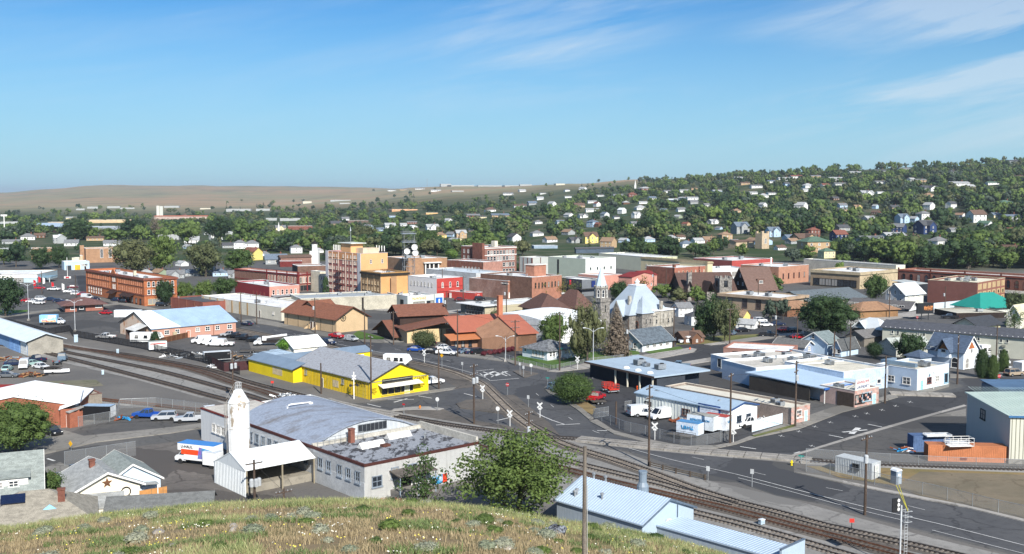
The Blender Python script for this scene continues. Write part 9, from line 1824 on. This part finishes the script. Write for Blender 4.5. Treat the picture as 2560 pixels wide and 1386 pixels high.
for a_ in (('white crossed railroad sign nearest the track fork',1275,1066,1026,'x'),('white crossed railroad sign on the traffic island edge by the main road',1350,1046,1007,'x'),('white crossed railroad sign above the carpet store street stripes',1207,1000,964,'x'),('small white crossed railroad sign left of the stop line marks',1061,908,875,'x'),('white crossed railroad sign inside the service yard fence',1637,1100,1057,'x'),('pale crossed railroad sign at the service yard corner pole',1833,1108,1068,'x'),('pale crossed railroad sign at the corner building kerb',2334,975,925,'x'),('white crossed sign behind the round bush on the pavement',1444,925,892,'x'),('round white sign back on the lower traffic island',1094,1028,993,'round'),('round pale sign back at the corner lawn kerb',1328,938,909,'round'),('round blue-white sign beside the nearest crossed sign',1245,1060,1016,'round'),('red stop sign at the tip of the gravel island',1269,990,956,'stop'),('red stop sign at the right street corner',2497,958,935,'stop',10),('red stop sign before the billboard street',2293,802,790,'stop'),('small white square sign beside the main road line',1321,1020,988,'sq'),('white square sign on the verge above the painted rail marks',1156,932,905,'sq'),('square sign back beside the lower right road',1880,1218,1172,'sq'),('yellow diamond sign beside the chapel lot entrance',1105,922,884,'yel'),('yellow marker sign at the lower left street',178,1128,1102,'yel'),('teal street name sign left of the round bush',1369,968,943,'teal'),('teal street name sign at the end of the panelled crossing',2003,1160,1138,'teal'),('small red sign on the lower traffic island',1010,1036,1008,'red'),('thin grey marker post by the guard rail end',1770,1202,1165,'sq'),('thin sign post on the lawn island, left',1300,938,906,'sq'),('thin sign post on the lawn island, middle',1309,944,914,'sq')):sign(*a_)
for u_,v_,c_,lb in ((1050,1024,P('d9801e'),'orange hydrant on the white kerb island'),(1979,1164,P('d9c41e'),'yellow hydrant at the kerb corner left of the white container'),(1593,974,P('d9541e'),'orange hydrant beside the columned shop'),(1725,876,P('d9541e'),'orange hydrant at the cottage street corner')):r=thing('fire_hydrant',lb,'hydrant',G(u_,v_));MB().lathe([(.2,0),(.2,.08),(.13,.1),(.13,.6),(.17,.62),(.12,.78),(.03,.84)],10).build('barrel',c_,r);MB().box(-.24,.24,-.07,.07,.42,.56).build('outlet',c_,r)
for u_,v_,lb in ((681,972,'red-topped switch stand before the yellow wall'),(694,1030,'red-topped switch stand right of the silo top'),(2129,1330,'red round switch target beside the lower right tracks')):r=thing('switch_stand',lb,'switch stand',G(u_,v_));MB().tube([(0,0,0),(0,0,1.4)],.05,5).build('rod',BLACK,r);MB().box(-.3,.3,-.05,.0,1.2,1.7).build('target',P('d03a30'),r);MB().box(-.4,.4,-.3,.3,0,.2).build('base',BLACK,r)
for u_,v_,w,h,lb in ((190,857,1.0,2.2,'pale blue signal cabinet left of the iron fence corner'),(525,1050,1.9,2.6,'pale blue cabinet at the right end of the gravel lot'),(294,886,.6,1.3,'small white relay box between fence and tracks'),(257,938,.5,1.1,'small white box beside the lowest long track'),(150,859,.4,1.3,'small cream post box beside the uppermost track'),(1904,1313,.7,.7,'small blue-grey box between the lower right tracks')):r=thing('signal_cabinet',lb,'cabinet',G(u_,v_),R(30));MB().box(-w/2,w/2,-w/3,w/3,.15,h).build('cabinet',P('b9cbd6'),r);MB().box(-w/2-.05,w/2+.05,-w/3-.05,w/3+.05,h,h+.08).build('lid',P('d5dde2'),r);MB().box(-w/2+.05,w/2-.05,-w/3-.03,-w/3,.3,h-.1).build('door',P('a9bcc8'),r)
# portable toilet
r=thing('portable_toilet','grey portable toilet with white domed roof beside the white container','toilet',G(2240,1210),R(25));MB().box(-.55,.55,-.55,.55,0,2.0).build('cabin',P('7d8894'),r);MB().extr([(-.6,2.0),(.6,2.0),(.45,2.25),(0,2.35),(-.45,2.25)],'y',-.6,.6).build('roof',P('dfe3e6'),r);MB().box(-.4,.4,-.6,-.56,.1,1.9).build('door',P('98a3ad'),r);MB().box(-.2,.2,-.63,-.6,1.3,1.6).build('label_plate',WHITE,r)
# signal mast
P_=G(2249,1425);h=z_at(P_.y,1290);r=thing('signal_mast','grey railway signal mast with ladder cage and black target at lower right','signal',P_,R(20));MB().tube([(0,0,0),(0,0,h+1.2)],.09,8).build('mast',P('c3c7c9'),r);MB().box(-1.5,-.75,-.3,-.2,h+.6,h+2.2).build('target',BLACK,r)
for k in range(3):o=MB().lathe([(.16,0),(.2,.3)],8).build('hood',WHITE,r,(-.65,.0,h+.9+k*.5));o.rotation_euler=(math.pi/2,0,0)
mb=MB();[mb.tube([(x,0,.3),(x,0,h+.8)],.025,4) for x in (.55,.95)];[mb.tube([(.55,0,.6+k*.35),(.95,0,.6+k*.35)],.02,4) for k in range(int(h/.35))];mb.build('ladder',P('b9bdbf'),r);mb=MB();[mb.tube([(.25,-.4,z_),(1.2,-.4,z_),(1.2,.4,z_),(.25,.4,z_),(.25,-.4,z_)],.03,4) for z_ in (h-.7,h-.1,h+.5)];mb.build('cage',P('b9bdbf'),r);mb=MB();[mb.tube([(-.4+k*.4,.5,h+3.4),(1.2,.3,h+.3)],.04,4) for k in range(2)];mb.build('gate_arm',P('c9c24a'),r)
P_=G(885,998);r=thing('crossing_signal','white crossing signal mast with lamps before the carpet store corner','signal',P_,R(20));hh=z_at(P_.y,930);MB().tube([(0,0,0),(0,0,hh)],.12,8).build('mast',WHITE,r);MB().box(-.8,.8,-.1,0,hh*.5,hh*.5+.12).build('lamp_bar',BLACK,r);[setattr(MB().lathe([(.3,0),(.3,.06)],12).build('lamp',BLACK,r,(x,-.12,hh*.5+.05)),'rotation_euler',(math.pi/2,0,0)) for x in (-.7,.7)];o=MB().box(-.6,.6,-.03,0,-.1,.1).build('blade',WHITE,r,(0,-.14,hh*.8));o.rotation_euler=(0,R(45),0);o=MB().box(-.6,.6,-.03,0,-.1,.1).build('blade',WHITE,r,(0,-.18,hh*.8));o.rotation_euler=(0,-R(45),0)
# billboard, display flags, kiosk
P_=G(2312,800);r=thing('billboard','black roadside sign with orange script lettering on two posts','billboard',P_,R(12));h=z_at(P_.y,758);MB().box(-3.2,3.0,-.3,.3,h-3.6,h).build('panel',P('22262a'),r);[MB().box(x,x+.25,-.12,.12,0,h-3.6).build('post',P('3a3d40'),r) for x in (-1.4,1.2)];marks(r,(.9,-.38,h-1.7),3.4,1.7,P('e09a62'),7)
for i,(u_,v_,c_) in enumerate(((84,721,SRED),(129,727,SRED),(96,712,SRED),(155,731,SGN),(107,715,SGN))):P_=G(u_,v_);r=thing('feather_flag',('tilted red','straight red','small red','tall white','small white')[i]+' feather flag standing in the car lot','flag',P_,R(20));MB().tube([(0,0,0),(0,0,3.8)],.04,4).build('pole',STEEL,r);MB().prism([(.04,-.02),(1.0,-.02),(1.0,.02),(.04,.02)],[.9,1.2,1.2,.9],[3.9,3.4,3.4,3.9]).build('cloth',c_,r)
r=thing('sign_mast','thin white mast with a red and white plate in the car lot','sign',G(169,698));MB().tube([(0,0,0),(0,0,11)],.12,6).build('mast',WHITE,r);MB().box(-1.7,1.7,-.2,.2,.3,1.3).build('plate',SGN,r);MB().box(-.9,.9,-.26,-.22,.45,1.15).build('red_plate',SRED,r)
boxv('row of white storage lockers right of the red car',288,793,3,9,2.2,2.4,P('dfe6ea'),z0=.05,wheels=False,name='storage_container',cat='container')
P_=G(10,706);# far stadium light
P_=G(12,598);r=thing('floodlight_mast','tall white floodlight mast at the far left','floodlight',P_);h=z_at(P_.y,541);MB().tube([(0,0,0),(0,0,h)],.5,8).build('mast',WHITE,r);MB().box(-3,3,-.5,.5,h,h+1.6).build('lamp_bank',WHITE,r)
# covers of the slope: heap of sheeting
d_=ray(1390,1335);P_=None
for k in range(200,700):
 p=d_*(k*.1)
 if H+p.z <= hill_z(p.x,p.y):P_=Vector((p.x,p.y,hill_z(p.x,p.y)));break
P_=P_ or Vector((1.5,40,hill_z(1.5,40)));r=thing('tarpaulin_heap','crumpled black and grey tarpaulin heap lying on the grass slope','tarpaulin',P_);v,f=blob(np.array([0,0,.12]),.55,1,14,8);v[:,2] *= .6;v += np.random.uniform(-.07,.07,v.shape);me=bpy.data.meshes.new('sheet');me.from_pydata(v.tolist(),[],f.tolist());me.materials.append(mat('tarp',(.22,.24,.27),col2=(.02,.02,.025),scale=14,lo=.48,hi=.54));link('sheet',me,r)
# grasses on the slope
def slope_pts(n,seed,ylo=27,yhi=64,dens=None):
 rs_=np.random.RandomState(seed);o=[]
 while len(o)<n:
  Y=rs_.uniform(ylo,yhi);x=rs_.uniform(-.56,.42)*Y
  if dens is None or dens(x,Y,rs_):o.append((x,Y,hill_z(x,Y)))
 return np.array(o)
def blades(name,pts,hmin,hmax,w,m,lean=.35,k=3,lb=''):
 n=len(pts)*k;rs_=np.random.RandomState(len(pts));P_=np.repeat(pts,k,0)+rs_.normal(size=(n,3))*np.array([.07,.07,0]);a=rs_.uniform(0,6.28,n);hh=rs_.uniform(hmin,hmax,n);W_=np.stack([np.cos(a),np.sin(a),a*0],1)*w
 L2=rs_.normal(size=(n,3))*lean*hh[:,None];L2[:,2]=hh;mid=P_+L2*np.array([.35,.35,.55]);V=np.stack([P_-W_,P_+W_,mid+W_*.8,mid-W_*.8,P_+L2],1).reshape(-1,3);me=bpy.data.meshes.new(name);b_=np.arange(n)*5
 F_=np.concatenate([np.stack([b_,b_+1,b_+2,b_+3],1).ravel(),np.stack([b_+3,b_+2,b_+4],1).ravel()]).astype(np.int32)
 me.vertices.add(len(V));me.vertices.foreach_set('co',V.astype(np.float32).ravel());me.loops.add(len(F_));me.loops.foreach_set('vertex_index',F_);me.polygons.add(2*n);me.polygons.foreach_set('loop_start',np.concatenate([np.arange(n)*4,4*n+np.arange(n)*3]).astype(np.int32));me.update(calc_edges=True);me.materials.append(m)
 return link(name,me,kind='stuff',label=lb,category='grass')
GY_=leaf_mat('grass_yellow_green',(.22,.26,.10),(.34,.36,.16),.3,.3);GS=leaf_mat('grass_straw',(.33,.26,.15),(.42,.34,.20),.3,.3);GG=leaf_mat('weed_green',(.09,.14,.05),(.17,.22,.08),.35,.4)
nz=lambda x,Y,s,o:mnoise.noise(Vector((x*s,Y*s,o)))
vcr=lambda x,Y:_pl(CREST,CX+F*x/Y)
blades('straw_grass',slope_pts(30000,1,30,63,lambda x,Y,r_:nz(x,Y,.4,1)>-.2 or r_.rand()<.12),.10,.24,.012,GS,lb='dry straw-coloured grass covering the foreground slope')
blades('tall_grass',slope_pts(14000,2,30,64,lambda x,Y,r_:(Y>54 and r_.rand()<.9) or (x>3+(60-Y)*.1 and r_.rand()<.5) or nz(x,Y,.16,7)>.38),.16,.38,.012,GY_,lb='taller yellow-green seeding grass along the brow of the slope')
blades('green_weeds',slope_pts(8000,3,30,62,lambda x,Y,r_:nz(x,Y,.35,3)>.2),.12,.30,.02,GG,.6,4,lb='green weeds growing in clumps on the foreground slope')
rs2=random.Random(5);SHR,ROCKS=[],[]
for i in range(95):
 Y=rs2.uniform(32,60);x=rs2.uniform(-.5,.34)*Y;u_,v_=proj((x,Y,hill_z(x,Y)))
 if i<14:x,Y=rs2.uniform(.02,.28)*Y,Y
 w=rs2.uniform(.5,1.1);c_='sage' if rs2.random()<.6 else 'green';SHR.append((tree(Vector((x,Y,hill_z(x,Y)-.06)),w,w*.55,'bush',c_,1,i % 4,'',name='shrub',cat='shrub'),x,Y,c_))

FLW=mat('flower_heads',(.75,.73,.62),var=.2);FLY=mat('yellow_flower_heads',(.70,.60,.10),var=.2)
for nm_,m_,sd in (('white_flowers',FLW,8),('yellow_flowers',FLY,9)):
 pts=slope_pts(500,sd,30,62,lambda x,Y,r_:nz(x,Y,.5,sd)>.3);pts[:,2] += .2;link(nm_,quads_mesh(nm_,pts,np.random.normal(size=pts.shape)+np.array([0,-1,1.5]),np.full(len(pts),.035),m_),kind='stuff',label='small %s scattered in clusters on the grass slope' % nm_.replace('_',' '),category='flowers')
rkm=MB().lathe([(.02,0),(.3,.02),(.34,.16),(.2,.3),(.02,.33)],7).mesh('rock',mat('pale_rock',(.32,.29,.25),var=.3,scale=5))
for i in range(14):Y=rs2.uniform(33,58);x=rs2.uniform(-.45,.3)*Y;ROCKS.append((link('rock',rkm,None,(x,Y,hill_z(x,Y)-.05),rs2.uniform(0,6),scale=(rs2.uniform(.4,1),rs2.uniform(.4,.9),.7),category='rock'),x/Y))
# labels of the many trees, houses and slope shrubs
ORD='first second third fourth fifth sixth seventh eighth ninth tenth eleventh twelfth thirteenth fourteenth fifteenth sixteenth seventeenth eighteenth nineteenth twentieth twenty-first twenty-second twenty-third twenty-fourth twenty-fifth twenty-sixth twenty-seventh twenty-eighth twenty-ninth thirtieth'.split()
LMK=[(40,560,'at the far left edge'),(150,560,'around the grandstand'),(200,610,'behind the big tan hall'),(330,570,'behind the tallest cottonwoods'),(460,580,'behind the grey cottage roofs'),(395,540,'near the tall grain tower'),(570,570,'left of the needle steeple'),(697,580,'around the needle steeple'),(737,630,'by the brown meeting house'),(790,590,'behind the white cupola'),(880,590,'behind the tall pink hotel'),(1025,590,'behind the steel lattice tower'),(1010,540,'around the salmon school'),(1150,590,'above the tall brick block'),(1285,580,'around the white hill house'),(1240,530,'in the middle distance'),(1400,600,'left of the yellow hill house'),(1450,530,'around the porch house'),(1520,610,'beside the orange-tan house'),(1620,600,'above the long cream store'),(1600,540,'below the upper white steeple'),(1588,475,'around the upper white steeple'),(1720,600,'above the long red store'),(1760,530,'on the middle hillside'),(1850,600,'around the tan hillside church'),(1850,470,'on the upper middle hillside'),(1960,560,'right of the tan hillside church'),(2010,610,'near the red-brown roofs'),(2000,460,'below the skyline trees'),(2120,600,'above the low tan store'),(2130,540,'above the pale blue houses'),(2240,600,'around the dark blue houses'),(2280,540,'above the dark blue houses'),(2250,470,'on the upper right hillside'),(2345,620,'beside the white hipped house'),(2440,560,'near the brown-roofed right house'),(2430,640,'above the long arcade block'),(2420,460,'high on the right hillside'),(2525,620,'at the right edge slope foot'),(2520,520,'at the right edge mid slope'),(2540,430,'at the right edge crest'),(1100,480,'below the hangar'),(2000,640,'behind the flat downtown roofs')]
def where(u,v):return min(LMK,key=lambda l:(l[0]-u) **2+(2.2*(l[1]-v)) **2)[2]
def numbered(items,grp):
 d={}
 for r,u,base in items:d.setdefault(base,[]).append((u,r))
 for base,l in d.items():
  l.sort(key=lambda t:t[0])
  for i,(u,r) in enumerate(l):r['label']=base if len(l)==1 else '%s, %s from left' % (base,ORD[min(i,29)]) if len(base.split())<14 else '%s, %s' % (base,ORD[i]);r['group']=grp
CW={'green':'mid green','dark':'dark green','olive':'grey-green','light':'light green','spruce':'blue-green','yellow':'yellowish','bright':'bright green'};KW={'round':'rounded','wide':'spreading','tall':'tall narrow','cone':'conical'}
numbered([(r,u,'%s %s tree %s' % (CW[c],KW[k],where(u,v))) for r,u,v,w,h,k,c in TREES],'trees of the town and hillside')
KH={'gable':'gabled','cross':'cross-gabled','hip':'hip-roofed','ranch':'long low'}
numbered([(r,u,'%s %s%s house with %s roof %s' % (HWALL[wi][0],'tall ' if fl==2 else '',KH[k],HROOF[ri][0],where(u,v))) for r,u,v,w,k,wi,ri,fl in HOUSES if not r.get('label')],'houses among the trees')
numbered([(r,x/Y,'%s low shrub on the %s %s of the grass slope' % ('pale grey-green' if c=='sage' else 'dark green','upper' if Y>50 else 'middle' if Y>40 else 'lower','left' if x/Y<-.2 else 'centre' if x/Y<.05 else 'right')) for r,x,Y,c in SHR],'shrubs on the grass slope')
for o in list(VP.values()):
 for c in [g for c in o.children for g in c.children]+list(o.children)+[o]:bpy.data.objects.remove(c)
numbered([(r,x,'small pale rock lying in the grass of the slope') for r,x in ROCKS],'rocks on the grass slope')
# the haze over the valley
hz_m=bpy.data.materials.new('valley_haze');hz_m.use_nodes=True;_n=hz_m.node_tree;_n.nodes.clear();_v=_n.nodes.new('ShaderNodeVolumePrincipled');_o=_n.nodes.new('ShaderNodeOutputMaterial')
_v.inputs['Color'].default_value=(.80,.88,1.0,1);_v.inputs['Density'].default_value=.00006;_v.inputs['Anisotropy'].default_value=.2;_n.links.new(_v.outputs[0],_o.inputs['Volume'])
zt_=max(ground_z(x*50,y*50) for x in range(-160,161,8) for y in range(20,400,6))+45
MB().box(-24000,24000,-200,21000,-3,zt_).build('haze',hz_m,kind='stuff',label='thin pale haze lying over the valley',category='haze')
